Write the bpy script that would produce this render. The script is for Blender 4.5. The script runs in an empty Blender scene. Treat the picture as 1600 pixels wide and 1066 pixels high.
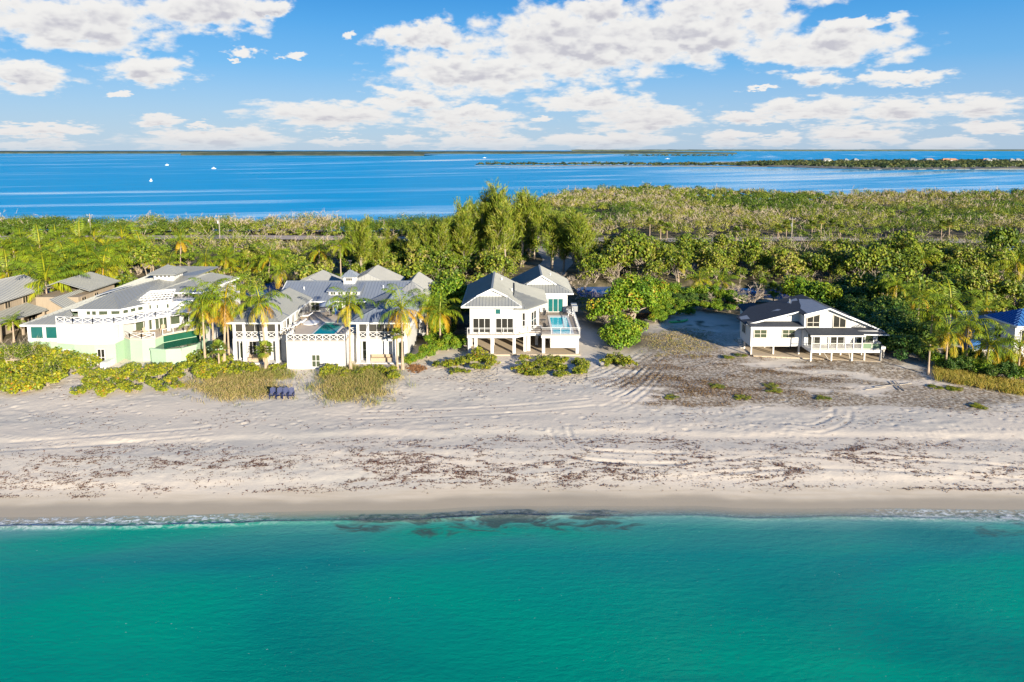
import bpy, math, random
import numpy as np
from mathutils import Vector, Matrix

scene = bpy.context.scene
COL = scene.collection
R = math.radians
rs = np.random.RandomState(7)
random.seed(7)

# ------------------------------------------------------------------ camera
F_PX, CAM_H, PITCH = 1067.0, 30.0, R(6.4)
CX, CY = 800.0, 234.0 + 1067.0 * math.tan(R(6.4))
cam_data = bpy.data.cameras.new('drone_camera')
cam = bpy.data.objects.new('drone_camera', cam_data)
COL.objects.link(cam)
cam.location = (0, 0, CAM_H)
cam.rotation_euler = (R(90) - PITCH, 0, 0)
cam_data.sensor_width = 36.0
cam_data.lens = F_PX / 1600.0 * 36.0
cam_data.shift_y = -(533.0 - CY) / 1600.0
cam_data.clip_start = 0.5
cam_data.clip_end = 40000
scene.camera = cam

# ------------------------------------------------------------------ sun and sky
SUN_EL, SUN_AZ = R(14.5), R(31.0)          # sun low behind the camera, to the right
sun_dir = Vector((math.sin(SUN_AZ) * math.cos(SUN_EL), -math.cos(SUN_AZ) * math.cos(SUN_EL), math.sin(SUN_EL)))
sd = bpy.data.lights.new('sun', 'SUN')
sd.energy = 5.0
sd.angle = R(0.5)
sd.color = (1.0, 0.90, 0.73)
sun = bpy.data.objects.new('sun', sd)
COL.objects.link(sun)
sun.location = (60, -120, 80)
sun.rotation_euler = sun_dir.to_track_quat('Z', 'Y').to_euler()

scene.view_settings.view_transform = 'Standard'
scene.view_settings.look = 'None'
scene.view_settings.exposure = 1.18
scene.view_settings.gamma = 1.0
scene.view_settings.use_curve_mapping = False
cy = scene.cycles
cy.max_bounces = 5
cy.diffuse_bounces = 2
cy.glossy_bounces = 2
cy.transmission_bounces = 2
cy.transparent_max_bounces = 4
cy.caustics_reflective = False
cy.caustics_refractive = False
cy.use_denoising = True
cy.sample_clamp_indirect = 4.0

world = bpy.data.worlds.new('World')
scene.world = world
world.use_nodes = True


class NT:
    """small helper to write node trees in a compact way"""
    def __init__(s, tree):
        s.t = tree
        s.n = tree.nodes
        s.l = tree.links

    def node(s, kind, **kw):
        n = s.n.new(kind)
        for k, v in kw.items():
            setattr(n, k, v)
        return n

    def put(s, sock, v):
        if hasattr(v, 'is_output') or isinstance(v, bpy.types.NodeSocket):
            s.l.new(v, sock)
        elif v is not None:
            try:
                sock.default_value = v
            except Exception:
                sock.default_value = (*v, 1.0) if len(v) == 3 else v

    def m(s, op, a, b=None, c=None, clamp=False):
        n = s.node('ShaderNodeMath', operation=op, use_clamp=clamp)
        s.put(n.inputs[0], a)
        if b is not None: s.put(n.inputs[1], b)
        if c is not None: s.put(n.inputs[2], c)
        return n.outputs[0]

    def vm(s, op, a, b=None, c=None):
        n = s.node('ShaderNodeVectorMath', operation=op)
        s.put(n.inputs[0], a)
        if b is not None: s.put(n.inputs[1], b)
        if c is not None: s.put(n.inputs[2], c)
        return n.outputs['Value'] if op in ('LENGTH', 'DOT_PRODUCT', 'DISTANCE') else n.outputs[0]

    def noise(s, vec, scale=1.0, detail=4.0, rough=0.55, dist=0.0, dim='3D'):
        n = s.node('ShaderNodeTexNoise', noise_dimensions=dim)
        if vec is not None: s.l.new(vec, n.inputs['Vector'])
        n.inputs['Scale'].default_value = scale
        n.inputs['Detail'].default_value = detail
        n.inputs['Roughness'].default_value = rough
        n.inputs['Distortion'].default_value = dist
        return n.outputs['Fac']

    def ss(s, v, lo, hi, a=0.0, b=1.0):
        n = s.node('ShaderNodeMapRange', interpolation_type='SMOOTHSTEP')
        s.put(n.inputs['Value'], v)
        s.put(n.inputs['From Min'], lo); s.put(n.inputs['From Max'], hi)
        s.put(n.inputs['To Min'], a); s.put(n.inputs['To Max'], b)
        return n.outputs['Result']

    def mix(s, f, a, b, mode='MIX'):
        n = s.node('ShaderNodeMix', data_type='RGBA', blend_type=mode)
        s.put(n.inputs[0], f)
        s.put(n.inputs[6], a if not isinstance(a, tuple) or len(a) == 4 else (*a, 1))
        s.put(n.inputs[7], b if not isinstance(b, tuple) or len(b) == 4 else (*b, 1))
        return n.outputs[2]

    def ramp(s, f, stops, interp='LINEAR'):
        n = s.node('ShaderNodeValToRGB')
        n.color_ramp.interpolation = interp
        e = n.color_ramp.elements
        while len(e) < len(stops): e.new(0.5)
        for el, (p, c) in zip(e, stops):
            el.position = p
            el.color = (*c, 1) if len(c) == 3 else c
        s.put(n.inputs[0], f)
        return n.outputs[0]

    def xyz(s, x, y, z):
        n = s.node('ShaderNodeCombineXYZ')
        for i, v in enumerate((x, y, z)): s.put(n.inputs[i], v)
        return n.outputs[0]

    def sep(s, v):
        n = s.node('ShaderNodeSeparateXYZ')
        s.l.new(v, n.inputs[0])
        return n.outputs


# cumulus banks: azimuth (deg), elevation of the base line (deg), half width (deg), height (deg), weight
def _ae(px, py):
    u = (px - CX) / F_PX
    v = -(py - CY) / F_PX
    d = Vector((u, math.cos(PITCH) + v * math.sin(PITCH), v * math.cos(PITCH) - math.sin(PITCH))).normalized()
    return math.degrees(math.atan2(d.x, d.y)), math.degrees(math.asin(d.z))

CLOUDS = [  # seen banks, as x, base y, half width, height
    (110, 66, 165, 85), (330, 36, 120, 60), (40, 136, 95, 42), (228, 122, 76, 42), (182, 150, 18, 10), (420, 24, 42, 26),
    (380, 86, 30, 14), (372, 98, 14, 5), (458, 93, 22, 9), (549, 60, 14, 14),
    (740, 138, 150, 66), (900, 110, 200, 110), (660, 72, 80, 40), (1080, 84, 180, 80), (1290, 94, 165, 56), (1340, 42, 70, 20),
    (1130, 22, 160, 40), (930, 30, 60, 40), (1420, 130, 75, 22), (1285, 132, 52, 24), (1190, 140, 24, 6),
    (520, 192, 130, 38), (640, 166, 70, 30), (730, 186, 90, 22), (920, 172, 100, 34), (1010, 200, 100, 38), (740, 206, 90, 20),
    (1170, 190, 70, 22), (1270, 184, 90, 36), (1400, 184, 100, 34), (1530, 180, 90, 34), (250, 196, 45, 18), (315, 200, 14, 12),
    (70, 208, 100, 18), (340, 230, 130, 34), (530, 226, 42, 14), (620, 226, 40, 16), (750, 230, 110, 22), (950, 230, 110, 28), (60, 232, 90, 20),
    (1140, 228, 44, 26), (1215, 226, 40, 22), (1340, 222, 95, 32), (1560, 208, 70, 20), (1480, 232, 70, 18), (1330, 234, 60, 10), (845, 190, 30, 8),
]


def build_world():
    w = NT(world.node_tree)
    w.n.clear()
    out = w.node('ShaderNodeOutputWorld')
    bg = w.node('ShaderNodeBackground')
    geo = w.node('ShaderNodeTexCoord')
    d = w.vm('NORMALIZE', geo.outputs['Generated'])
    x, y, z = w.sep(d)
    az = w.m('MULTIPLY', w.m('ARCTAN2', x, y), 57.29578)
    el = w.m('MULTIPLY', w.m('ARCSINE', z), 57.29578)
    sky = w.node('ShaderNodeTexSky', sky_type='NISHITA')
    sky.sun_disc = False
    sky.sun_elevation = SUN_EL
    sky.sun_rotation = math.pi - SUN_AZ
    sky.altitude = 30
    sky.air_density = 1.0
    sky.dust_density = 0.3
    sky.ozone_density = 2.5
    hs = w.node('ShaderNodeHueSaturation')
    hs.inputs['Saturation'].default_value = 1.25
    w.l.new(sky.outputs[0], hs.inputs['Color'])
    # deep clean blue by height above the horizon; unseen zenith darkened to cut ambient
    blue = w.ramp(w.ss(el, -2.0, 40.0), [(0.0, (3.2, 4.4, 5.9)), (0.04, (2.5, 4.1, 6.2)), (0.11, (1.15, 3.4, 6.4)), (0.20, (0.55, 2.75, 6.1)), (0.32, (0.06, 1.75, 5.1)), (1.0, (0.03, 0.95, 3.5))])
    base = w.mix(0.85, hs.outputs[0], blue)

    def field(dv):
        e2 = w.m('ADD', el, dv) if dv else el
        P = w.xyz(az, e2, 0.0)
        # finer, flatter texture towards the horizon
        per = w.m('DIVIDE', 30.0, w.m('ADD', w.m('MAXIMUM', e2, 0.0), 7.0))
        Q = w.xyz(w.m('MULTIPLY', az, 0.19), w.m('MULTIPLY', w.m('LOGARITHM', w.m('ADD', w.m('MAXIMUM', e2, 0.0), 4.0), 2.718), 4.6), 0.0)
        warp = w.noise(Q, 1.6, 2.0, 0.6, dim='2D')
        warp2 = w.noise(w.vm('ADD', Q, (7.7, 3.1, 1.0)), 1.6, 2.0, 0.6, dim='2D')
        P = w.vm('ADD', P, w.xyz(w.m('MULTIPLY', w.m('SUBTRACT', warp, 0.5), 3.0), w.m('MULTIPLY', w.m('SUBTRACT', warp2, 0.5), 1.1), 0.0))
        hi = w.noise(Q, 7.5, 2.0, 0.6, dim='2D'); hj = w.noise(w.vm('ADD', Q, (3.3, 9.1, 0.0)), 7.5, 2.0, 0.6, dim='2D')
        P = w.vm('ADD', P, w.xyz(w.m('MULTIPLY', w.m('SUBTRACT', hi, 0.5), 1.5), w.m('MULTIPLY', w.m('SUBTRACT', hj, 0.5), 0.75), 0.0))
        best = None
        for (px, pyb, hw, hh) in CLOUDS:
            a0, e0 = _ae(px, pyb - hh * 0.36)
            a1, _ = _ae(px + hw, pyb - hh * 0.36)
            _, e1 = _ae(px, pyb - hh)
            sa, se = 1.0 / max(abs(a1 - a0), 0.2), 1.0 / max(abs(e1 - e0), 0.12)
            ln = w.vm('LENGTH', w.vm('MULTIPLY_ADD', P, (sa, se, 0), (-a0 * sa, -e0 * se, 0)))
            best = ln if best is None else w.m('SMOOTH_MIN', best, ln, 0.25)
        D = w.m('SUBTRACT', 1.0, best)
        # outside the view the clouds are thinned out to lower the ambient light
        inside = w.m('MULTIPLY', w.ss(w.m('ABSOLUTE', az), 36.0, 44.0, 1.0, 0.0), w.ss(el, 11.5, 14.5, 1.0, 0.0))
        far = w.noise(w.vm('ADD', Q, (31.0, 11.0, 5.0)), 0.9, 2.0, 0.5, dim='2D')
        Dfar = w.m('MULTIPLY', w.m('SUBTRACT', far, 0.66), 5.0)
        D = w.m('ADD', w.m('MULTIPLY', D, inside), w.m('MULTIPLY', Dfar, w.m('SUBTRACT', 1.0, inside)))
        n1 = w.noise(Q, 2.2, 5.0, 0.56, 0.0, dim='2D')
        vo = w.node('ShaderNodeTexVoronoi', feature='SMOOTH_F1', voronoi_dimensions='2D')
        w.l.new(w.vm('ADD', Q, w.xyz(w.m('MULTIPLY', w.m('SUBTRACT', n1, 0.5), 0.25), 0.0, 0.0)), vo.inputs['Vector'])
        vo.inputs['Scale'].default_value = 2.3; vo.inputs['Detail'].default_value = 2.0; vo.inputs['Roughness'].default_value = 0.55
        vo.inputs['Smoothness'].default_value = 0.35; vo.normalize = True
        puff = w.m('SUBTRACT', 0.42, vo.outputs['Distance'])
        return w.m('ADD', w.m('ADD', D, w.m('MULTIPLY', w.m('SUBTRACT', n1, 0.5), 1.25)), w.m('MULTIPLY', puff, 0.85)), puff

    f0, u0 = field(0.0)
    f1, u1 = field(0.5)
    mask = w.ss(f0, -0.02, 0.50)
    mask = w.m('MULTIPLY', mask, w.ss(el, -0.3, 1.2, 0.35, 1.0))
    thick = w.ss(f1, 0.1, 1.3)               # how much cloud lies above: greyer bases
    thick = w.m('MULTIPLY', thick, w.ss(f0, 0.25, 0.75))
    # rounded heads catch the low sun, hollows are a little greyer
    lit = w.ss(w.m('SUBTRACT', u0, u1), -0.14, 0.16)
    thick = w.m('MULTIPLY', thick, w.m('SUBTRACT', 1.15, w.m('MULTIPLY', lit, 0.9)), clamp=True)
    ccol = w.mix(thick, (6.8, 6.65, 6.4), (4.35, 4.25, 4.6))
    hz = w.ss(el, 0.0, 6.0, 1.0, 0.0)
    ccol = w.mix(w.m('MULTIPLY', hz, 0.35), ccol, (5.0, 4.9, 5.2))
    allc = w.mix(w.m('MULTIPLY', mask, 0.96), base, ccol)
    w.l.new(allc, bg.inputs['Color'])
    bg.inputs['Strength'].default_value = 0.06
    w.l.new(bg.outputs[0], out.inputs['Surface'])


build_world()

# ------------------------------------------------------------------ pixel <-> place

def ray(px, py):
    u = (px - CX) / F_PX
    v = -(py - CY) / F_PX
    return (u, math.cos(PITCH) + v * math.sin(PITCH), v * math.cos(PITCH) - math.sin(PITCH))


def at_z(px, py, z):
    d = ray(px, py)
    t = (z - CAM_H) / d[2]
    return d[0] * t, d[1] * t


def at_y(px, py, y):
    d = ray(px, py)
    t = y / d[1]
    return d[0] * t, CAM_H + d[2] * t


# ------------------------------------------------------------------ numpy noise and the lie of the land

def vnoise(x, y, seed=0):
    xi = np.floor(x).astype(np.int64); yi = np.floor(y).astype(np.int64)
    xf = x - xi; yf = y - yi
    u = xf * xf * (3 - 2 * xf); v = yf * yf * (3 - 2 * yf)

    def h(a, b):
        n = (a * 374761393 + b * 668265263 + seed * 974711) & 0x7fffffff
        n = ((n ^ (n >> 13)) * 1274126177) & 0x7fffffff
        n = (n ^ (n >> 16)) & 0xffff
        return n / 65535.0
    a = h(xi, yi); b = h(xi + 1, yi); c = h(xi, yi + 1); d = h(xi + 1, yi + 1)
    return (a + (b - a) * u) * (1 - v) + (c + (d - c) * u) * v


def fbm(x, y, seed=0, octv=4):
    s = 0.0; a = 0.5; t = 0.0
    for o in range(octv):
        s = s + a * vnoise(x * 2 ** o + 17.3 * o, y * 2 ** o - 9.1 * o, seed + o)
        t += a
        a *= 0.5
    return s / t


def sstep(a, b, x):
    t = np.clip((x - a) / (b - a), 0, 1)
    return t * t * (3 - 2 * t)


def shore_y(x):
    return np.interp(x, [-400, -60, -42, -25, -12, 0, 14, 28, 42, 60, 400], [52.5, 53.2, 53.3, 53.7, 54.3, 55.0, 54.8, 54.2, 54.3, 54.0, 54.5]) + 0.7 * (fbm(x / 7.0, x * 0, 5, 4) - 0.5) + 0.9 * (fbm(x / 26.0, x * 0, 15, 2) - 0.5)


BAY_X = [-15000, -700, -181, -45, -30, -16, -5, 18, 45, 93, 120, 142, 177, 210, 244, 314, 700, 15000]
BAY_Y = [200, 236, 246, 243, 247, 262, 300, 372, 430, 478, 450, 420, 392, 398, 404, 414, 430, 430]


def bay_y(x):
    return np.interp(x, BAY_X, BAY_Y) + 5.0 * (fbm(x / 14.0, x * 0 + 3, 8, 3) - 0.5)


def smooth_land(x, y):
    s = y - shore_y(x)
    z = np.where(s < 0, 0.10 * s, 0.105 * np.minimum(s, 9) + 0.012 * np.clip(s - 9, 0, 25))
    z = np.maximum(z, -3.0)
    # canal behind the houses
    cn = 139.0 + 2.0 * np.sin(x / 19.0) - 0.02 * x
    z = z - 2.6 * (1 - sstep(4.0, 7.5, np.abs(y - cn))) * (1 - sstep(120, 150, np.abs(x))) * sstep(5, 8, np.abs(x - 7.5))
    # little ponds in the wood
    for (qx, qy, qa, qb) in ((34, 290, 20, 7), (-58, 148, 9, 5)):
        z = z - 2.2 * (1 - sstep(0.6, 1.2, ((x - qx) / qa) ** 2 + ((y - qy) / qb) ** 2))
    e = y - bay_y(x)
    return np.where(e > -2, np.maximum(z - 0.5 * (e + 2), -3.0), z)


def gz1(x, y):
    return float(smooth_land(np.array([x], float), np.array([y], float))[0])


def ground_at(px, py):
    z = 1.2
    for _ in range(4):
        x, y = at_z(px, py, z)
        z = gz1(x, y)
    return x, y, z


def wrack(x, s_):
    """how much old seaweed lies at distance s_ above the waterline: wandering contour lines of a stretched field"""
    wob = 2.2 * (fbm(x / 13.0, s_ * 0 + 2, 600, 3) - 0.5)
    q = s_ + wob
    n1 = fbm(x / 10.0, q / 2.3, 601, 5); n2 = fbm(x / 7.0 + 31, q / 1.7, 602, 5); n3 = fbm(x / 3.2, q / 0.9, 603, 4)
    d = np.exp(-((n1 - 0.50) / 0.014) ** 2) + np.exp(-((n1 - 0.60) / 0.012) ** 2) + 0.8 * np.exp(-((n2 - 0.46) / 0.012) ** 2) + 0.8 * np.exp(-((n2 - 0.56) / 0.012) ** 2)
    d = d + 0.45 * np.exp(-((n3 - 0.5) / 0.02) ** 2)
    gate = sstep(0.40, 0.62, fbm(x / 6.0, q / 2.6, 604, 3))
    band = sstep(2.2, 3.6, s_) * (1 - sstep(10.2, 12.4, s_))
    edge = np.exp(-((s_ - 2.9 - 0.9 * (fbm(x / 5.0, s_ * 0, 605, 4) - 0.5)) / 0.16) ** 2) * sstep(0.42, 0.6, fbm(x / 4.0, s_ * 0 + 5, 606, 3))
    return np.clip(d * (0.15 + 0.95 * gate) * band + 0.8 * edge, 0, 1.3)

# ------------------------------------------------------------------ materials
MATS = {}


def mat(name, color, rough=0.6, spec=0.3, metal=0.0, var=0.10, scale=1.2, bump=0.0, bscale=20.0, streak=None):
    if name in MATS: return MATS[name]
    m = bpy.data.materials.new(name)
    m.use_nodes = True
    w = NT(m.node_tree)
    b = w.n['Principled BSDF']
    tc = w.node('ShaderNodeTexCoord')
    v = tc.outputs['Object']
    if streak: v = w.vm('MULTIPLY', v, streak)
    n = w.noise(v, scale, 5.0, 0.6)
    c = w.mix(n, tuple(max(0, k * (1 - var * 2)) for k in color), tuple(min(1, k * (1 + var)) for k in color))
    w.l.new(c, b.inputs['Base Color'])
    b.inputs['Roughness'].default_value = rough
    b.inputs['Specular IOR Level'].default_value = spec
    b.inputs['Metallic'].default_value = metal
    if bump:
        bn = w.node('ShaderNodeBump')
        bn.inputs['Strength'].default_value = bump
        bn.inputs['Distance'].default_value = 0.05
        w.l.new(w.noise(tc.outputs['Object'], bscale, 3.0), bn.inputs['Height'])
        w.l.new(bn.outputs[0], b.inputs['Normal'])
    MATS[name] = m
    return m


WHITE = mat('white_paint', (0.62, 0.61, 0.59), 0.55, var=0.09, scale=0.45)
TRIM = mat('white_trim', (0.74, 0.74, 0.73), 0.45, var=0.03)
MINT = mat('mint_stucco', (0.33, 0.46, 0.32), 0.7, var=0.05, scale=0.5, bump=0.2)
CREAM = mat('beige_wall', (0.36, 0.31, 0.25), 0.75, var=0.08)
TANBOARD = mat('tan_boards', (0.34, 0.275, 0.20), 0.75, var=0.15, streak=(6, 6, 0.4))
SEAM = mat('grey_metal_roof', (0.30, 0.305, 0.285), 0.42, 0.4, 0.25, var=0.07, scale=0.5)
SEAMBLUE = mat('blue_grey_metal_roof', (0.235, 0.265, 0.31), 0.42, 0.4, 0.25, var=0.07, scale=0.5)
SEAMLIGHT = mat('pale_metal_roof', (0.34, 0.34, 0.32), 0.45, 0.4, 0.2, var=0.06, scale=0.5)
SHINGLE = mat('dark_shingle', (0.06, 0.065, 0.075), 0.85, 0.2, var=0.25, scale=3.0, bump=0.3, bscale=14)
UNDERLAY = mat('roof_underlay', (0.30, 0.32, 0.35), 0.8, var=0.15, scale=3)
BLUEROOF = mat('blue_roof', (0.035, 0.13, 0.34), 0.5, var=0.08)
DECKWOOD = mat('deck_wood', (0.34, 0.28, 0.22), 0.7, var=0.15, streak=(12, 0.6, 1))
SHELLDECK = mat('shell_stone_deck', (0.55, 0.46, 0.36), 0.75, var=0.08, scale=1.5)
SLAB = mat('tan_concrete', (0.48, 0.39, 0.28), 0.85, var=0.10, scale=0.8)
STEEL = mat('steel', (0.55, 0.56, 0.57), 0.35, 0.5, 0.8, var=0.03)
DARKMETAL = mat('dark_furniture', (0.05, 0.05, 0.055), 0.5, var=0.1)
CUSHION = mat('white_cushion', (0.75, 0.74, 0.72), 0.8, var=0.04)
NAVY = mat('navy_plastic', (0.004, 0.014, 0.085), 0.45, 0.4, var=0.1)
UMBRELLA = mat('umbrella_cloth', (0.26, 0.31, 0.40), 0.8, var=0.06)
POLEWOOD = mat('weathered_pole', (0.28, 0.25, 0.21), 0.8, var=0.2, streak=(8, 8, 0.3))
STILT = mat('weathered_white_post', (0.66, 0.62, 0.55), 0.7, var=0.12, scale=2)
DRIFT = mat('grey_driftwood', (0.40, 0.36, 0.31), 0.85, var=0.2, scale=4)
BOATWHITE = mat('boat_gelcoat', (0.80, 0.80, 0.80), 0.3, 0.5, var=0.02)
TEAK = mat('bench_wood', (0.42, 0.32, 0.22), 0.7, var=0.15)
KAYAKG = mat('green_kayak_plastic', (0.10, 0.50, 0.14), 0.4, 0.4, var=0.05)
TILEROOF = mat('orange_tile_roof', (0.46, 0.22, 0.12), 0.8, var=0.15)
ASPHALT = mat('sunbleached_asphalt', (0.40, 0.34, 0.30), 0.9, var=0.12, scale=0.4)
SHELLPATH = mat('shell_driveway', (0.36, 0.33, 0.29), 0.9, var=0.15, scale=0.6)
BLUECHAIRC = mat('blue_cushion', (0.03, 0.10, 0.35), 0.8)
GLASSG = mat('green_rail_glass', (0.16, 0.24, 0.15), 0.08, 0.6, var=0.1)


def glass(name, color, rough=0.06):
    m = bpy.data.materials.new(name); m.use_nodes = True
    w = NT(m.node_tree); b = w.n['Principled BSDF']
    g = w.node('ShaderNodeTexCoord')
    n = w.noise(g.outputs['Object'], 0.9, 2.0)
    w.l.new(w.mix(n, tuple(k * 0.55 for k in color), tuple(k * 1.3 for k in color)), b.inputs['Base Color'])
    b.inputs['Roughness'].default_value = rough
    b.inputs['Specular IOR Level'].default_value = 0.5
    return m


PANE_DARK = glass('dark_glass', (0.022, 0.022, 0.018))
PANE_GREEN = glass('green_glass', (0.055, 0.07, 0.042))
PANE_TEAL = glass('teal_glass', (0.012, 0.10, 0.095))
PANE_BLUE = glass('blue_glass', (0.01, 0.12, 0.17))


def pool_mat(name, col):
    m = bpy.data.materials.new(name); m.use_nodes = True
    w = NT(m.node_tree); b = w.n['Principled BSDF']
    g = w.node('ShaderNodeTexCoord')
    n = w.noise(g.outputs['Object'], 1.3, 3.0, 0.5, 1.0)
    w.l.new(w.mix(n, tuple(k * 0.75 for k in col), tuple(min(1, k * 1.2) for k in col)), b.inputs['Base Color'])
    b.inputs['Roughness'].default_value = 0.05
    bm = w.node('ShaderNodeBump'); bm.inputs['Strength'].default_value = 0.1; bm.inputs['Distance'].default_value = 0.05
    w.l.new(w.noise(g.outputs['Object'], 4.0, 2.0), bm.inputs['Height']); w.l.new(bm.outputs[0], b.inputs['Normal'])
    return m


POOL_TEAL = pool_mat('teal_pool_water', (0.0, 0.22, 0.17))
POOL_BLUE = pool_mat('bright_pool_water', (0.06, 0.48, 0.60))
POOL_DARK = pool_mat('dark_green_pool_water', (0.015, 0.085, 0.05))


def leaf_mat(name, stops, trans=0.28, rough=0.5, hue=0.02):
    """leaf colour runs along the leaf's own 'tint' attribute and a little per plant"""
    m = bpy.data.materials.new(name); m.use_nodes = True
    w = NT(m.node_tree); w.n.clear()
    out = w.node('ShaderNodeOutputMaterial')
    at = w.node('ShaderNodeAttribute', attribute_name='tint')
    oi = w.node('ShaderNodeObjectInfo')
    f = w.m('ADD', at.outputs['Fac'], w.m('MULTIPLY', w.m('SUBTRACT', oi.outputs['Random'], 0.5), 0.16), clamp=True)
    c = w.ramp(f, stops)
    b = w.node('ShaderNodeBsdfPrincipled')
    c = w.mix(1.0, c, (1.34, 1.28, 1.0), 'MULTIPLY')
    w.l.new(c, b.inputs['Base Color'])
    b.inputs['Roughness'].default_value = rough
    b.inputs['Specular IOR Level'].default_value = 0.25
    t = w.node('ShaderNodeBsdfTranslucent')
    w.l.new(w.mix(0.5, c, w.mix(1.0, c, (1.0, 0.95, 0.45), 'MULTIPLY')), t.inputs['Color'])
    mx = w.node('ShaderNodeMixShader'); mx.inputs[0].default_value = trans * 0.5
    w.l.new(b.outputs[0], mx.inputs[1]); w.l.new(t.outputs[0], mx.inputs[2])
    w.l.new(mx.outputs[0], out.inputs['Surface'])
    MATS[name] = m
    return m


LEAF_PALM = leaf_mat('coconut_frond', [(0.0, (0.24, 0.13, 0.02)), (0.12, (0.36, 0.22, 0.012)), (0.28, (0.26, 0.255, 0.016)), (0.6, (0.135, 0.195, 0.012)), (1.0, (0.055, 0.105, 0.012))], 0.3)
LEAF_SABAL = leaf_mat('sabal_fan', [(0.0, (0.24, 0.17, 0.08)), (0.25, (0.17, 0.17, 0.03)), (0.6, (0.11, 0.16, 0.02)), (1.0, (0.06, 0.11, 0.015))], 0.2)
LEAF_GRAPE = leaf_mat('sea_grape_leaf', [(0.0, (0.30, 0.15, 0.02)), (0.05, (0.22, 0.24, 0.02)), (0.45, (0.12, 0.20, 0.015)), (1.0, (0.05, 0.12, 0.012))], 0.25)
LEAF_DUNE = leaf_mat('dune_shrub_leaf', [(0.0, (0.34, 0.15, 0.02)), (0.05, (0.28, 0.24, 0.02)), (0.4, (0.21, 0.23, 0.018)), (0.75, (0.11, 0.155, 0.015)), (1.0, (0.05, 0.085, 0.015))], 0.25)
LEAF_DARK = leaf_mat('dark_broad_leaf', [(0.0, (0.13, 0.16, 0.03)), (0.5, (0.045, 0.10, 0.02)), (1.0, (0.02, 0.06, 0.016))], 0.15)
LEAF_MANG = leaf_mat('mangrove_leaf', [(0.0, (0.21, 0.18, 0.07)), (0.25, (0.18, 0.20, 0.022)), (0.65, (0.10, 0.15, 0.014)), (1.0, (0.035, 0.075, 0.012))], 0.22)
LEAF_PINE = leaf_mat('casuarina_needle', [(0.0, (0.20, 0.20, 0.035)), (0.5, (0.125, 0.175, 0.016)), (1.0, (0.05, 0.095, 0.012))], 0.25)
LEAF_ISLE = leaf_mat('island_leaf', [(0.0, (0.10, 0.095, 0.045)), (0.4, (0.075, 0.09, 0.03)), (1.0, (0.025, 0.045, 0.018))], 0.1)
LEAF_GRASS = leaf_mat('dune_grass', [(0.0, (0.33, 0.25, 0.15)), (0.4, (0.26, 0.21, 0.10)), (0.7, (0.17, 0.175, 0.05)), (1.0, (0.08, 0.12, 0.02))], 0.2)
LEAF_DEAD = leaf_mat('dead_ground_cover', [(0.0, (0.09, 0.055, 0.03)), (0.6, (0.16, 0.105, 0.055)), (1.0, (0.16, 0.15, 0.05))], 0.1)
LEAF_GOLD = leaf_mat('golden_grass', [(0.0, (0.40, 0.28, 0.09)), (0.5, (0.30, 0.24, 0.05)), (0.75, (0.20, 0.20, 0.04)), (1.0, (0.10, 0.14, 0.02))], 0.2)
BARK = mat('grey_bark', (0.36, 0.30, 0.23), 0.9, 0.1, var=0.2, scale=2)
PALMBARK = mat('palm_bark', (0.42, 0.32, 0.23), 0.85, 0.1, var=0.25, scale=1.5, streak=(1, 1, 14))
DEADWOOD = mat('bare_branch', (0.42, 0.345, 0.265), 0.9, 0.1, var=0.22, scale=2)
WEED = mat('dry_seaweed', (0.135, 0.07, 0.05), 0.95, 0.1, var=0.3, scale=3)
DEADVEG = mat('dead_ground_cover_stem', (0.20, 0.125, 0.07), 0.95, 0.1, var=0.3, scale=2)
NEEDLES = mat('fallen_orange_needles', (0.27, 0.14, 0.065), 0.95, 0.1, var=0.25, scale=3)


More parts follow.
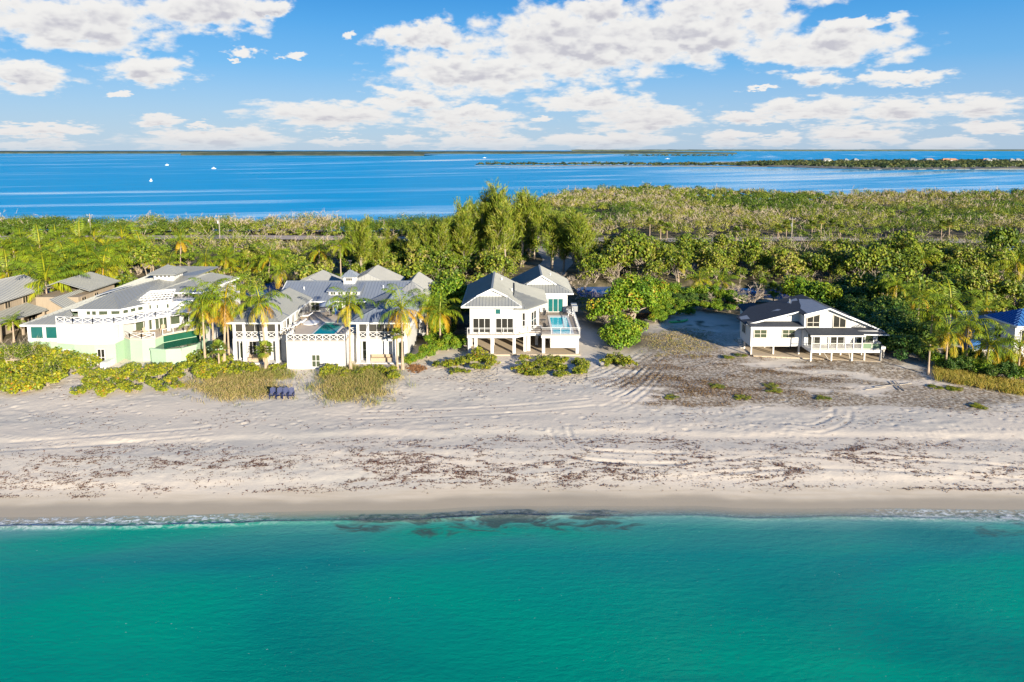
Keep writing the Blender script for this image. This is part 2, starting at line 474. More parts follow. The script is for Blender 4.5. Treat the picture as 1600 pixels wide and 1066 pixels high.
# ------------------------------------------------------------------ mesh building
class MB:
    def __init__(s):
        s.v = []; s.f = []

    def quad(s, a, b, c, d):
        n = len(s.v); s.v += [tuple(a), tuple(b), tuple(c), tuple(d)]; s.f.append((n, n + 1, n + 2, n + 3)); return s

    def poly(s, pts):
        n = len(s.v); s.v += [tuple(p) for p in pts]; s.f.append(tuple(range(n, n + len(pts)))); return s

    def box(s, x0, x1, y0, y1, z0, z1):
        n = len(s.v)
        s.v += [(x0, y0, z0), (x1, y0, z0), (x1, y1, z0), (x0, y1, z0), (x0, y0, z1), (x1, y0, z1), (x1, y1, z1), (x0, y1, z1)]
        s.f += [tuple(n + i for i in q) for q in ((0, 3, 2, 1), (4, 5, 6, 7), (0, 1, 5, 4), (1, 2, 6, 5), (2, 3, 7, 6), (3, 0, 4, 7))]
        return s

    def prism(s, pts, z0, z1):
        """upright prism over a plan polygon (counter-clockwise)"""
        n = len(s.v); k = len(pts)
        s.v += [(p[0], p[1], z0) for p in pts] + [(p[0], p[1], z1) for p in pts]
        s.f.append(tuple(n + i for i in reversed(range(k))))
        s.f.append(tuple(n + k + i for i in range(k)))
        for i in range(k):
            j = (i + 1) % k
            s.f.append((n + i, n + j, n + k + j, n + k + i))
        return s

    def bar(s, a, b, w, h=None):
        a = Vector(a); b = Vector(b); h = h or w
        d = (b - a).normalized()
        up = Vector((0, 0, 1)) if abs(d.z) < 0.95 else Vector((0, 1, 0))
        r = d.cross(up).normalized() * (w / 2); u = r.cross(d).normalized() * (h / 2)
        n = len(s.v)
        for p in (a, b):
            s.v += [tuple(p - r - u), tuple(p + r - u), tuple(p + r + u), tuple(p - r + u)]
        s.f += [tuple(n + i for i in q) for q in ((3, 2, 1, 0), (4, 5, 6, 7), (0, 1, 5, 4), (1, 2, 6, 5), (2, 3, 7, 6), (3, 0, 4, 7))]
        return s

    def tube(s, pts, rads, k=6, cap=True):
        pts = [Vector(p) for p in pts]; n0 = len(s.v)
        for i, p in enumerate(pts):
            d = (pts[min(i + 1, len(pts) - 1)] - pts[max(i - 1, 0)]).normalized()
            up = Vector((0, 1, 0.01)) if abs(d.z) > 0.8 else Vector((0, 0, 1))
            r = d.cross(up).normalized(); u = r.cross(d)
            for j in range(k):
                a = 2 * math.pi * j / k
                s.v.append(tuple(p + (r * math.cos(a) + u * math.sin(a)) * rads[i]))
        for i in range(len(pts) - 1):
            for j in range(k):
                a = n0 + i * k + j; b = n0 + i * k + (j + 1) % k
                s.f.append((a, b, b + k, a + k))
        if cap:
            s.f.append(tuple(n0 + (len(pts) - 1) * k + j for j in range(k)))
        return s

    def slopes(s, faces, seam=0.5, thick=0.14, rib=0.06):
        """roof planes with a thickness and standing seams running down each slope"""
        for pts in faces:
            P = [Vector(p) for p in pts]
            nrm = Vector((0, 0, 0))
            for i in range(len(P)):
                nrm += (P[i] - P[0]).cross(P[(i + 1) % len(P)] - P[0])
            nrm.normalize()
            if nrm.z < 0:
                P.reverse(); nrm = -nrm
            n = len(s.v); k = len(P)
            s.v += [tuple(p) for p in P] + [tuple(p - Vector((0, 0, thick))) for p in P]
            s.f.append(tuple(range(n, n + k)))
            s.f.append(tuple(n + k + i for i in reversed(range(k))))
            for i in range(k):
                j = (i + 1) % k
                s.f.append((n + i, n + k + i, n + k + j, n + j))
            if not seam: continue
            down = Vector((nrm.x, nrm.y, 0))
            if down.length < 1e-4: continue
            h = Vector((-down.y, down.x, 0)).normalized()
            sl = nrm.cross(h).normalized()
            cs = [p.dot(h) for p in P]
            q = math.ceil((min(cs) + 0.12) / seam) * seam
            while q < max(cs) - 0.1:
                hits = []
                for i in range(k):
                    a, b = P[i], P[(i + 1) % k]
                    da, db = a.dot(h) - q, b.dot(h) - q
                    if da * db < 0:
                        hits.append(a + (b - a) * (da / (da - db)))
                if len(hits) >= 2:
                    hits.sort(key=lambda p: p.dot(sl))
                    a, b = hits[0], hits[-1]
                    if (b - a).length > 0.4:
                        off = nrm * (rib * 0.5)
                        s.bar(a + off, b + off, rib, rib)
                q += seam
        return s

    def mesh(s, name, mats, origin=(0, 0, 0)):
        me = bpy.data.meshes.new(name)
        ox, oy, oz = origin
        me.from_pydata([(x - ox, y - oy, z - oz) for x, y, z in s.v], [], s.f)
        me.validate(clean_customdata=False)
        for m in (mats if isinstance(mats, (list, tuple)) else [mats]): me.materials.append(m)
        return me

    def build(s, name, m, parent=None, origin=None, label=None):
        if origin is None:
            origin = parent.matrix_basis.translation if parent is not None and parent.parent is None else (parent.parent.matrix_basis.translation if parent is not None else (0, 0, 0))
        o = bpy.data.objects.new(name, s.mesh(name, m, origin))
        COL.objects.link(o)
        if parent is not None: o.parent = parent
        if label: o['label'] = label
        return o


def np_mesh(name, V, quads=None, tris=None, mats=(), tint=None, smooth=False):
    me = bpy.data.meshes.new(name)
    V = np.asarray(V, np.float32).reshape(-1, 3)
    me.vertices.add(len(V)); me.vertices.foreach_set('co', V.ravel())
    nq = 0 if quads is None else len(quads); ntr = 0 if tris is None else len(tris)
    loops = []
    if nq: loops.append(np.asarray(quads, np.int32).ravel())
    if ntr: loops.append(np.asarray(tris, np.int32).ravel())
    L = np.concatenate(loops)
    me.loops.add(len(L)); me.loops.foreach_set('vertex_index', L)
    starts = np.concatenate([np.arange(nq) * 4, nq * 4 + np.arange(ntr) * 3]).astype(np.int32)
    me.polygons.add(nq + ntr)
    me.polygons.foreach_set('loop_start', starts)
    if smooth: me.polygons.foreach_set('use_smooth', np.ones(nq + ntr, bool))
    me.update(calc_edges=True)
    for m in mats: me.materials.append(m)
    if tint is not None:
        a = me.attributes.new('tint', 'FLOAT', 'POINT')
        a.data.foreach_set('value', np.asarray(tint, np.float32))
    return me


def link(name, me, parent=None, loc=(0, 0, 0)):
    o = bpy.data.objects.new(name, me)
    COL.objects.link(o)
    o.location = loc
    if parent is not None: o.parent = parent
    return o


def tag(o, label=None, cat=None, group=None, kind=None):
    if label: o['label'] = label
    if cat: o['category'] = cat
    if group: o['group'] = group
    if kind: o['kind'] = kind
    return o


def thing(name, loc, label, cat, group=None):
    o = bpy.data.objects.new(name, None)
    COL.objects.link(o)
    o.location = loc
    o.empty_display_size = 0.5
    return tag(o, label, cat, group)


# ------------------------------------------------------------------ ground
def axis(parts):
    out = []
    for a, b, st in parts:
        out.append(np.arange(a, b, st))
    return np.concatenate(out + [[parts[-1][1]]])


TRACKS = []   # tyre tracks pressed into the sand, as points in the photograph


def seg_dist(X, Y, pts):
    best = np.full(X.shape, 1e9)
    for (ax, ay), (bx, by) in zip(pts[:-1], pts[1:]):
        dx, dy = bx - ax, by - ay
        t = np.clip(((X - ax) * dx + (Y - ay) * dy) / (dx * dx + dy * dy), 0, 1)
        best = np.minimum(best, np.hypot(X - ax - t * dx, Y - ay - t * dy))
    return best


def spl(pts, n=24):
    P = np.array(pts, float); t = np.linspace(0, len(P) - 1, n)
    i = np.clip(t.astype(int), 0, len(P) - 2); f = t - i
    p0 = P[np.maximum(i - 1, 0)]; p1 = P[i]; p2 = P[i + 1]; p3 = P[np.minimum(i + 2, len(P) - 1)]
    f = f[:, None]
    return 0.5 * ((2 * p1) + (-p0 + p2) * f + (2 * p0 - 5 * p1 + 4 * p2 - p3) * f ** 2 + (-p0 + 3 * p1 - 3 * p2 + p3) * f ** 3)


def build_ground():
    xs = axis([(-15000, -1000, 3500), (-1000, -120, 40), (-120, -62, 1.0), (-62, 62, 0.22), (62, 110, 0.8), (110, 1000, 30), (1000, 15000, 3500)])
    ys = axis([(-3000, 0, 500), (0, 46, 8), (46, 94, 0.22), (94, 130, 0.8), (130, 300, 2.0), (300, 520, 5.0), (520, 1000, 120), (1000, 15000, 3500)])
    X, Y = np.meshgrid(xs, ys)
    Z = smooth_land(X, Y)
    s = Y - shore_y(X)
    near = (np.abs(X) < 75) & (s > -1) & (Y < 120)
    dry = sstep(2.6, 5, s) * (1 - sstep(60, 75, s))
    land = sstep(3, 20, s)
    # dunes, drifts and trampling
    Z = Z + land * np.where(Y < 215, 1, 0.3) * (0.30 * (fbm(X / 16, Y / 7, 1, 3) - 0.5) * dry)
    Z = Z + near * dry * ((0.05 * (fbm(X / 2.2, Y / 1.1, 21, 3) - 0.5) + 0.035 * (fbm(X / 0.55, Y / 0.5, 22, 2) - 0.5)) * (0.3 + 1.4 * sstep(0.35, 0.65, fbm(X / 9, Y / 3, 24, 3))))
    # low scarp at the berm where the wrack starts
    brm = 4.4 + 1.0 * (fbm(X / 9, X * 0, 40, 3) - 0.5)
    Z = Z + near * 0.07 * sstep(brm - 0.5, brm + 0.6, s) * (1 - sstep(6, 12, s))
    br2 = 12.6 + 1.6 * (fbm(X / 13, X * 0 + 4, 41, 3) - 0.5)
    Z = Z + near * 0.12 * sstep(br2 - 0.5, br2 + 0.9, s) * (1 - sstep(br2 + 0.5, br2 + 9, s))
    # footprints
    k = 700
    fx = rs.uniform(-62, 62, k); fy = rs.uniform(68, 90, k)
    r2 = np.random.RandomState(3)
    dent = np.zeros_like(Z)
    x0i = np.searchsorted(xs, -62); y0i = np.searchsorted(ys, 46)

    def press(px, py, rx, ry, dep):
        i0 = np.searchsorted(xs, px - 3 * rx); i1 = np.searchsorted(xs, px + 3 * rx)
        j0 = np.searchsorted(ys, py - 3 * ry); j1 = np.searchsorted(ys, py + 3 * ry)
        sub = np.s_[j0:j1, i0:i1]
        q = ((X[sub] - px) / rx) ** 2 + ((Y[sub] - py) / ry) ** 2
        dent[sub] += -dep * np.exp(-q) + 0.4 * dep * np.exp(-(np.sqrt(q) - 1.7) ** 2 * 3)
    for a, b in zip(fx, fy):
        press(a, b, r2.uniform(0.22, 0.4), r2.uniform(0.18, 0.3), r2.uniform(0.03, 0.08) * (0.4 + 0.9 * r2.rand()))
    for t in range(26):                                  # trails of steps
        a, b = r2.uniform(-60, 60), r2.uniform(64, 86)
        ang = r2.uniform(-0.5, 0.5) + (math.pi if r2.rand() < 0.5 else 0)
        for j in range(r2.randint(10, 26)):
            a += 0.75 * math.cos(ang); b += 0.75 * math.sin(ang); ang += r2.normal(0, 0.08)
            if abs(a) < 61 and 60 < b < 92: press(a, b, 0.2, 0.16, 0.055)
    Z += dent
    track = np.zeros_like(Z)
    sets = [
        ([(860, 668), (872, 690), (905, 708), (990, 715), (1075, 715)], [0.0, 1.9]),
        ([(960, 640), (985, 630), (1010, 612), (1035, 585)], [0.0, 1.8]),
        ([(935, 598), (965, 590), (1000, 570), (1035, 545), (1048, 520)], [0, 1.7, 2.6, 4.2]),
        ([(945, 610), (985, 596), (1020, 570), (1042, 552)], [0, 0.9, 2.0]),
        ([(975, 622), (1005, 606), (1032, 575)], [0, 0.8, 1.5, 2.4]),
        ([(560, 652), (700, 648), (840, 640), (930, 632)], [0, 2.0]),
        ([(0, 700), (160, 690), (330, 676)], [0, 2.0]),
        ([(1090, 730), (1250, 722), (1420, 726), (1600, 735)], [0, 2.1]),
        ([(1230, 668), (1285, 672), (1325, 656), (1330, 640)], [0, 1.8]),
    ]
    for si, (pix, offs) in enumerate(sets):
        deep = 1.8 if si == 0 else 1.0
        base = np.array([at_z(p[0], p[1], 1.3) for p in pix])
        c = spl(base, 18)
        tn = np.gradient(c, axis=0); tn /= np.linalg.norm(tn, axis=1)[:, None]
        nr = np.stack([-tn[:, 1], tn[:, 0]], 1)
        for o in offs:
            pp = c + nr * o
            lo = pp.min(0) - 1; hi = pp.max(0) + 1
            i0, i1 = np.searchsorted(xs, [lo[0], hi[0]]); j0, j1 = np.searchsorted(ys, [lo[1], hi[1]])
            sub = np.s_[j0:j1, i0:i1]
            dd = seg_dist(X[sub], Y[sub], [tuple(q) for q in pp])
            Z[sub] += (0.35 + 0.9 * fbm(X[sub] / 3.0, Y[sub] / 3.0, 88, 2)) * deep * (-0.05 * np.exp(-(dd / 0.2) ** 2) + 0.025 * np.exp(-((dd - 0.42) / 0.15) ** 2))
            track[sub] = np.maximum(track[sub], np.exp(-(dd / 0.3) ** 2))
    # masks of what covers the ground
    wet = (1 - sstep(0.9, 2.2, s + 1.6 * (fbm(X / 5, Y / 3, 60, 3) - 0.5))) * (s > -3)
    damp = (1 - sstep(2.3, 4.0, s + 1.5 * (fbm(X / 6, Y / 4, 61, 3) - 0.5)))
    wx = fbm(X / 30, Y / 14, 62, 3)
    brown = np.zeros_like(Z)
    for (px, py, ax, ay, wgt) in ((1085, 575, 120, 38, 1.0), (1180, 592, 120, 30, .8), (1120, 615, 110, 22, 1.0), (1290, 600, 150, 26, .55), (1480, 622, 130, 18, 1.0), (1400, 585, 60, 14, 0.8), (1240, 625, 160, 14, 0.9), (1060, 540, 80, 26, 1.0), (1330, 570, 110, 16, .7)):
        bx, by, _ = ground_at(px, py)
        rx = ax / F_PX * by * 1.02; ry = abs(ground_at(px, py - ay)[1] - by)
        brown = np.maximum(brown, wgt * np.exp(-(((X - bx) / rx) ** 2 + ((Y - by) / ry) ** 2) * 0.9))
    bn = fbm(X / 4.5 + 0.4 * Y, Y / 1.6, 70, 4)
    brown = sstep(0.02, 0.20, brown * 0.72 - (1.0 - bn) * 0.62 + 0.10)
    # forest floor behind the beach
    edge = 97 + 6 * (fbm(X / 11, X * 0 + 9, 71, 3) - 0.5)
    floor = sstep(edge - 2, edge + 4, Y)
    yard = np.exp(-(((X - 29) / 9.5) ** 2 + ((Y - 108) / 14) ** 2) ** 2)      # open sandy yard beside the right house
    right_lot = ((X > 30) & (X < 58)).astype(float) * (1 - sstep(103, 108, Y))
    lot3 = np.exp(-(((X - 10.5) / 3.2) ** 2 + ((Y - 100) / 12) ** 2) ** 2)
    yn = fbm(X / 3.5, Y / 2.2, 73, 4)
    yard = yard * sstep(0.24, 0.40, yn + 0.05)
    floor = np.maximum(floor * (1 - np.clip(yard * 0.9 + right_lot + lot3, 0, 1)), 0)
    brown = np.maximum(brown, np.exp(-(((X - 26) / 9) ** 2 + ((Y - 103) / 8) ** 2)) * sstep(0.42, 0.58, fbm(X / 3.0, Y / 1.8, 74, 4)))
    me_v = np.stack([X, Y, Z], -1).reshape(-1, 3)
    ny, nx = X.shape
    idx = np.arange(ny * nx).reshape(ny, nx)
    q = np.stack([idx[:-1, :-1], idx[:-1, 1:], idx[1:, 1:], idx[1:, :-1]], -1).reshape(-1, 4)
    me = np_mesh('ground', me_v, quads=q, smooth=True)
    for nm, arr in (('wet', wet), ('damp', damp), ('brown', brown), ('floor', floor), ('track', track), ('wrack', np.where(s < 16, wrack(X, s), 0))):
        a = me.attributes.new(nm, 'FLOAT', 'POINT')
        a.data.foreach_set('value', arr.astype(np.float32).ravel())
    m = bpy.data.materials.new('sand_and_soil'); m.use_nodes = True
    w = NT(m.node_tree); b = w.n['Principled BSDF']
    g = w.node('ShaderNodeNewGeometry').outputs['Position']
    A = lambda n: w.node('ShaderNodeAttribute', attribute_name=n).outputs['Fac']
    big = w.noise(w.vm('MULTIPLY', g, (0.05, 0.16, 0.1)), 1.0, 4.0, 0.55)
    mid = w.noise(w.vm('MULTIPLY', g, (0.5, 1.1, 0.5)), 1.0, 6.0, 0.65)
    fine = w.noise(g, 6.0, 4.0, 0.7)
    sand = w.mix(w.ss(big, 0.36, 0.64), (0.63, 0.545, 0.44), (0.51, 0.465, 0.395))
    sand = w.mix(w.m('MULTIPLY', w.ss(mid, 0.42, 0.75), 0.6), sand, (0.71, 0.615, 0.49))
    sand = w.mix(w.m('MULTIPLY', w.ss(fine, 0.62, 0.8), 0.35), sand, (0.27, 0.22, 0.18))
    # scattered dark bits of weed and twig
    bits = w.m('MULTIPLY', w.ss(w.noise(w.vm('MULTIPLY', g, (2.2, 4.0, 1.0)), 1.0, 5.0, 0.75), 0.66, 0.72), w.ss(w.noise(w.vm('MULTIPLY', g, (0.12, 0.3, 0.1)), 1.0, 3.0), 0.42, 0.6))
    sand = w.mix(w.m('MULTIPLY', bits, 0.5), sand, (0.22, 0.145, 0.11))
    stn = w.m('MULTIPLY', A('wrack'), w.ss(w.noise(g, 3.2, 5.0, 0.75), 0.40, 0.62))
    sand = w.mix(w.m('MULTIPLY', stn, 0.62), sand, (0.20, 0.115, 0.085))
    strk = w.noise(w.vm('MULTIPLY', g, (0.22, 1.9, 0.5)), 1.0, 5.0, 0.6, 0.4)
    sand = w.mix(w.m('MULTIPLY', A('damp'), w.ss(strk, 0.25, 0.7, 0.95, 0.45)), sand, w.mix(strk, (0.44, 0.37, 0.275), (0.55, 0.465, 0.355)))
    sand = w.mix(w.m('MULTIPLY', A('wet'), 0.85), sand, (0.31, 0.265, 0.20))
    bm = w.m('MULTIPLY', A('brown'), w.ss(w.noise(g, 2.6, 5.0, 0.7), 0.33, 0.6))
    veg = w.mix(w.noise(g, 1.5, 4.0), (0.115, 0.07, 0.04), (0.20, 0.145, 0.075))
    sand = w.mix(w.m('MULTIPLY', bm, 0.9), sand, veg)
    fl = w.mix(w.ss(w.noise(g, 0.35, 5.0, 0.6), 0.35, 0.7), (0.055, 0.05, 0.025), (0.20, 0.16, 0.10))
    sand = w.mix(A('floor'), sand, fl)
    w.l.new(sand, b.inputs['Base Color'])
    w.l.new(w.ss(A('wet'), 0.3, 1.0, 0.9, 0.35), b.inputs['Roughness'])
    b.inputs['Specular IOR Level'].default_value = 0.2
    bp = w.node('ShaderNodeBump'); bp.inputs['Strength'].default_value = 0.55; bp.inputs['Distance'].default_value = 0.05
    hgt = w.m('ADD', w.noise(w.vm('MULTIPLY', g, (2.0, 3.4, 2.0)), 1.0, 5.0, 0.65), w.m('MULTIPLY', fine, 0.25))
    w.l.new(w.m('MULTIPLY', hgt, w.m('SUBTRACT', 1.0, w.m('MULTIPLY', A('damp'), 0.85))), bp.inputs['Height'])
    w.l.new(bp.outputs[0], b.inputs['Normal'])
    me.materials.append(m)
    o = link('ground', me)
    tag(o, 'pale beach sand rising to dunes and wooded ground', kind='structure')


build_ground()


# ------------------------------------------------------------------ water
def grid_sheet(name, xs, ys, z, attr=None):
    X, Y = np.meshgrid(xs, ys)
    ny, nx = X.shape
    idx = np.arange(ny * nx).reshape(ny, nx)
    q = np.stack([idx[:-1, :-1], idx[:-1, 1:], idx[1:, 1:], idx[1:, :-1]], -1).reshape(-1, 4)
    me = np_mesh(name, np.stack([X, Y, np.full_like(X, z)], -1).reshape(-1, 3), quads=q, smooth=True)
    if attr:
        a = me.attributes.new(attr[0], 'FLOAT', 'POINT')
        a.data.foreach_set('value', attr[1](X, Y).astype(np.float32).ravel())
    return me


def build_sea():
    xs = axis([(-6000, -200, 1450), (-200, -60, 10), (-60, 60, 0.5), (60, 200, 10), (200, 6000, 1450)])
    ys = axis([(-6000, -200, 1450), (-200, 20, 20), (20, 44, 2.0), (44, 58, 0.12)])
    me = grid_sheet('sea', xs, ys, 0.0, ('depth', lambda X, Y: shore_y(X) - Y))
    # small swash wave at the edge, real relief
    co = np.zeros(len(me.vertices) * 3, np.float32); me.vertices.foreach_get('co', co); co = co.reshape(-1, 3)
    d = shore_y(co[:, 0]) - co[:, 1]
    d0 = 0.9 + 1.0 * fbm(co[:, 0] / 9.0, co[:, 0] * 0, 91, 3)
    amp = 0.11 * np.clip(fbm(co[:, 0] / 14.0, co[:, 0] * 0 + 5, 92, 2) * 2.4 - 0.5, 0.15, 1)
    co[:, 2] += np.where(d > -1, amp * np.exp(-((d - d0) / np.where(d > d0, 0.28, 0.10)) ** 2), 0)
    me.vertices.foreach_set('co', co.ravel())
    m = bpy.data.materials.new('turquoise_sea_water'); m.use_nodes = True
    w = NT(m.node_tree); w.n.clear()
    out = w.node('ShaderNodeOutputMaterial')
    b = w.node('ShaderNodeBsdfPrincipled')
    g = w.node('ShaderNodeNewGeometry').outputs['Position']
    dep = w.node('ShaderNodeAttribute', attribute_name='depth').outputs['Fac']
    big = w.noise(w.vm('MULTIPLY', g, (0.030, 0.075, 0.1)), 1.0, 3.0, 0.5, 0.6)
    mid = w.noise(w.vm('MULTIPLY', g, (0.10, 0.22, 0.1)), 1.0, 4.0, 0.55)
    wob = w.m('ADD', dep, w.m('MULTIPLY', w.m('SUBTRACT', mid, 0.5), 1.6))
    c = w.ramp(w.ss(wob, 0.0, 24.0), [(0.0, (0.30, 0.34, 0.28)), (0.02, (0.13, 0.32, 0.28)), (0.06, (0.04, 0.23, 0.205)), (0.2, (0.008, 0.20, 0.19)), (0.5, (0.002, 0.225, 0.18)), (1.0, (0.0, 0.185, 0.14))])
    c = w.mix(w.ss(big, 0.42, 0.66), c, (0.0, 0.27, 0.175))
    c = w.mix(w.m('MULTIPLY', w.ss(big, 0.5, 0.28), 0.55), c, (0.0, 0.12, 0.125))
    # drifting dark weed in the shallows
    wn = w.noise(w.vm('MULTIPLY', g, (0.35, 0.8, 0.2)), 1.0, 5.0, 0.6, 1.0)
    px, py, pz = w.sep(g)
    zone = w.m('MULTIPLY', w.ss(px, -18.0, -11.0), w.ss(px, 13.0, 8.0))
    zone2 = w.m('MULTIPLY', w.ss(px, 34.0, 38.0), w.m('MULTIPLY', w.ss(px, 47.0, 43.0), 0.8))
    zone = w.m('MAXIMUM', zone, zone2)
    zone = w.m('MULTIPLY', zone, w.m('MULTIPLY', w.ss(dep, 0.25, 0.9), w.ss(dep, 6.5, 2.0)))
    wm = w.ss(w.m('MULTIPLY', wn, w.m('ADD', 0.55, w.m('MULTIPLY', zone, 0.70))), 0.46, 0.70)
    wm = w.m('MULTIPLY', wm, w.ss(zone, 0.02, 0.3))
    c = w.mix(w.m('MULTIPLY', wm, 0.85), c, (0.055, 0.062, 0.052))
    # lacy foam wash at the edge, plus scattered flecks painting glints into the colour
    fo = w.noise(w.vm('MULTIPLY', g, (1.6, 2.6, 1.0)), 1.0, 6.0, 0.7, 0.8)
    wash = w.m('MULTIPLY', w.ss(dep, -0.2, 0.3), w.ss(dep, 2.4, 1.0))
    side = w.m('MAXIMUM', w.ss(px, -17.0, -24.0), w.m('MULTIPLY', w.ss(px, 26.0, 34.0), 0.85))
    foam = w.m('MULTIPLY', w.ss(fo, 0.40, 0.62), w.m('MULTIPLY', wash, w.m('ADD', 0.18, w.m('MULTIPLY', side, 0.72))))
    glint_fleck = w.m('MULTIPLY', w.ss(w.noise(w.vm('MULTIPLY', g, (3.2, 9.0, 1.0)), 1.0, 3.0, 0.6), 0.69, 0.73), w.ss(w.noise(w.vm('MULTIPLY', g, (0.10, 0.22, 1.0)), 1.0, 3.0), 0.46, 0.62))
    foam = w.m('MAXIMUM', foam, w.m('MULTIPLY', glint_fleck, 0.45))  # from here the mask also carries the painted glints
    c = w.mix(foam, c, (0.78, 0.80, 0.80))
    w.l.new(c, b.inputs['Base Color'])
    w.l.new(w.m('ADD', 0.10, w.m('MULTIPLY', foam, 0.6)), b.inputs['Roughness'])
    b.inputs['IOR'].default_value = 1.33
    b.inputs['Specular IOR Level'].default_value = 0.35
    bp = w.node('ShaderNodeBump'); bp.inputs['Strength'].default_value = 0.35; bp.inputs['Distance'].default_value = 0.12
    wav = w.m('ADD', w.noise(w.vm('MULTIPLY', g, (0.9, 2.4, 1.0)), 1.0, 4.0, 0.6, 0.3), w.m('MULTIPLY', w.noise(w.vm('MULTIPLY', g, (3.5, 8.0, 1.0)), 1.0, 3.0, 0.6), 0.25))
    w.l.new(wav, bp.inputs['Height']); w.l.new(bp.outputs[0], b.inputs['Normal'])
    tr = w.node('ShaderNodeBsdfTransparent')
    mx = w.node('ShaderNodeMixShader')
    op = w.m('MAXIMUM', w.ss(w.m('ADD', dep, w.m('MULTIPLY', w.m('SUBTRACT', fo, 0.5), 0.5)), 0.05, 2.2, 0.12, 1.0), foam)
    op = w.m('MAXIMUM', op, w.m('MULTIPLY', wm, 0.9))
    w.l.new(op, mx.inputs[0]); w.l.new(tr.outputs[0], mx.inputs[1]); w.l.new(b.outputs[0], mx.inputs[2])
    w.l.new(mx.outputs[0], out.inputs['Surface'])
    me.materials.append(m)
    tag(link('sea', me), 'clear turquoise sea along the beach', kind='structure')


def build_bay():
    xs = np.array([-15000, -4000, -1000, -300, 0, 300, 1000, 4000, 15000.]); ys = np.array([200., 400, 800, 1600, 4000, 15000, 30000])
    me = grid_sheet('bay_water', xs, ys, 0.0)
    m = bpy.data.materials.new('blue_bay_water'); m.use_nodes = True
    w = NT(m.node_tree); b = w.n['Principled BSDF']
    g = w.node('ShaderNodeNewGeometry').outputs['Position']
    px, py, pz = w.sep(g)
    # calm slicks lie in long bands, slightly turned from the shore
    u = w.vm('MULTIPLY', g, (0.0009, 0.0075, 0.0))
    sl = w.noise(w.xyz(w.m('MULTIPLY', px, 0.0012), w.m('SUBTRACT', w.m('MULTIPLY', w.m('LOGARITHM', py, 2.718), 5.5), w.m('MULTIPLY', px, 0.0036)), 0.0), 1.0, 4.0, 0.55, 0.5)
    s2 = w.noise(w.xyz(w.m('MULTIPLY', px, 0.004), w.m('SUBTRACT', w.m('MULTIPLY', w.m('LOGARITHM', py, 2.718), 14.0), w.m('MULTIPLY', px, 0.010)), 3.0), 1.0, 4.0, 0.6, 0.4)
    cloud_refl = w.ss(w.m('SUBTRACT', px, w.m('MULTIPLY', py, 0.12)), 0.0, 160.0)  # broad pale patch at right paints cloud reflection into the water colour
    cloud_refl = w.m('MULTIPLY', cloud_refl, w.ss(py, 1300.0, 1000.0))
    slick_refl = w.m('MAXIMUM', w.m('MULTIPLY', w.ss(sl, 0.53, 0.68), w.ss(s2, 0.34, 0.6)), w.m('MULTIPLY', w.ss(s2, 0.55, 0.72), 0.6))
    slick_refl = w.m('MAXIMUM', slick_refl, w.m('MULTIPLY', cloud_refl, w.ss(w.m('ADD', sl, w.m('MULTIPLY', s2, 0.5)), 0.66, 0.86, 1.0, 0.1)), clamp=True)
    c = w.mix(w.noise(w.vm('MULTIPLY', g, (0.02, 0.06, 0.1)), 1.0, 4.0), (0.0, 0.27, 0.52), (0.0, 0.36, 0.68))
    c = w.mix(w.m('MULTIPLY', slick_refl, 0.85), c, (0.20, 0.56, 0.84))
    w.l.new(c, b.inputs['Base Color'])
    w.l.new(w.m('SUBTRACT', 0.42, w.m('MULTIPLY', slick_refl, 0.30)), b.inputs['Roughness'])
    b.inputs['IOR'].default_value = 1.33
    w.l.new(w.m('ADD', 0.06, w.m('MULTIPLY', slick_refl, 0.26)), b.inputs['Specular IOR Level'])
    bp = w.node('ShaderNodeBump'); bp.inputs['Distance'].default_value = 0.4
    w.l.new(w.m('SUBTRACT', 0.75, w.m('MULTIPLY', slick_refl, 0.7)), bp.inputs['Strength'])
    w.l.new(w.noise(w.vm('MULTIPLY', g, (0.35, 0.9, 1.0)), 1.0, 3.0, 0.6), bp.inputs['Height'])
    w.l.new(bp.outputs[0], b.inputs['Normal'])
    me.materials.append(m)
    tag(link('bay_water', me), 'wide deep blue bay behind the wooded strip', kind='structure')
    for nm, z, (x0, x1, y0, y1) in (('canal_water', 0.28, (-160, 160, 126, 152)), ('pond_water', 0.25, (8, 62, 279, 301))):
        c = bpy.data.materials.get('canal_water') or bpy.data.materials.new('canal_water'); c.use_nodes = True
        cb = c.node_tree.nodes['Principled BSDF']
        cb.inputs['Base Color'].default_value = (0.004, 0.11, 0.36, 1); cb.inputs['Roughness'].default_value = 0.06
        cm = grid_sheet(nm, np.linspace(x0, x1, 9), np.linspace(y0, y1, 4), z); cm.materials.append(c)
        tag(link(nm, cm), 'still blue water between the trees', kind='structure')


build_sea()
build_bay()


def ribbon(name, pts, width, m, lift, label, kerb=False):
    c = spl(pts, 40)
    tn = np.gradient(c, axis=0); tn /= np.linalg.norm(tn, axis=1)[:, None]
    nr = np.stack([-tn[:, 1], tn[:, 0]], 1)
    rows = []
    for o in (-0.5, -0.25, 0, 0.25, 0.5):
        p = c + nr * o * width
        z = smooth_land(p[:, 0], p[:, 1]) + lift
        rows.append(np.stack([p[:, 0], p[:, 1], z], 1))
    V = np.stack(rows, 1).reshape(-1, 3)
    n = len(c); idx = np.arange(n * 5).reshape(n, 5)
    q = np.stack([idx[:-1, :-1], idx[1:, :-1], idx[1:, 1:], idx[:-1, 1:]], -1).reshape(-1, 4)
    me = np_mesh(name, V, quads=q, mats=[m], smooth=True)
    return tag(link(name, me), label, kind='structure')


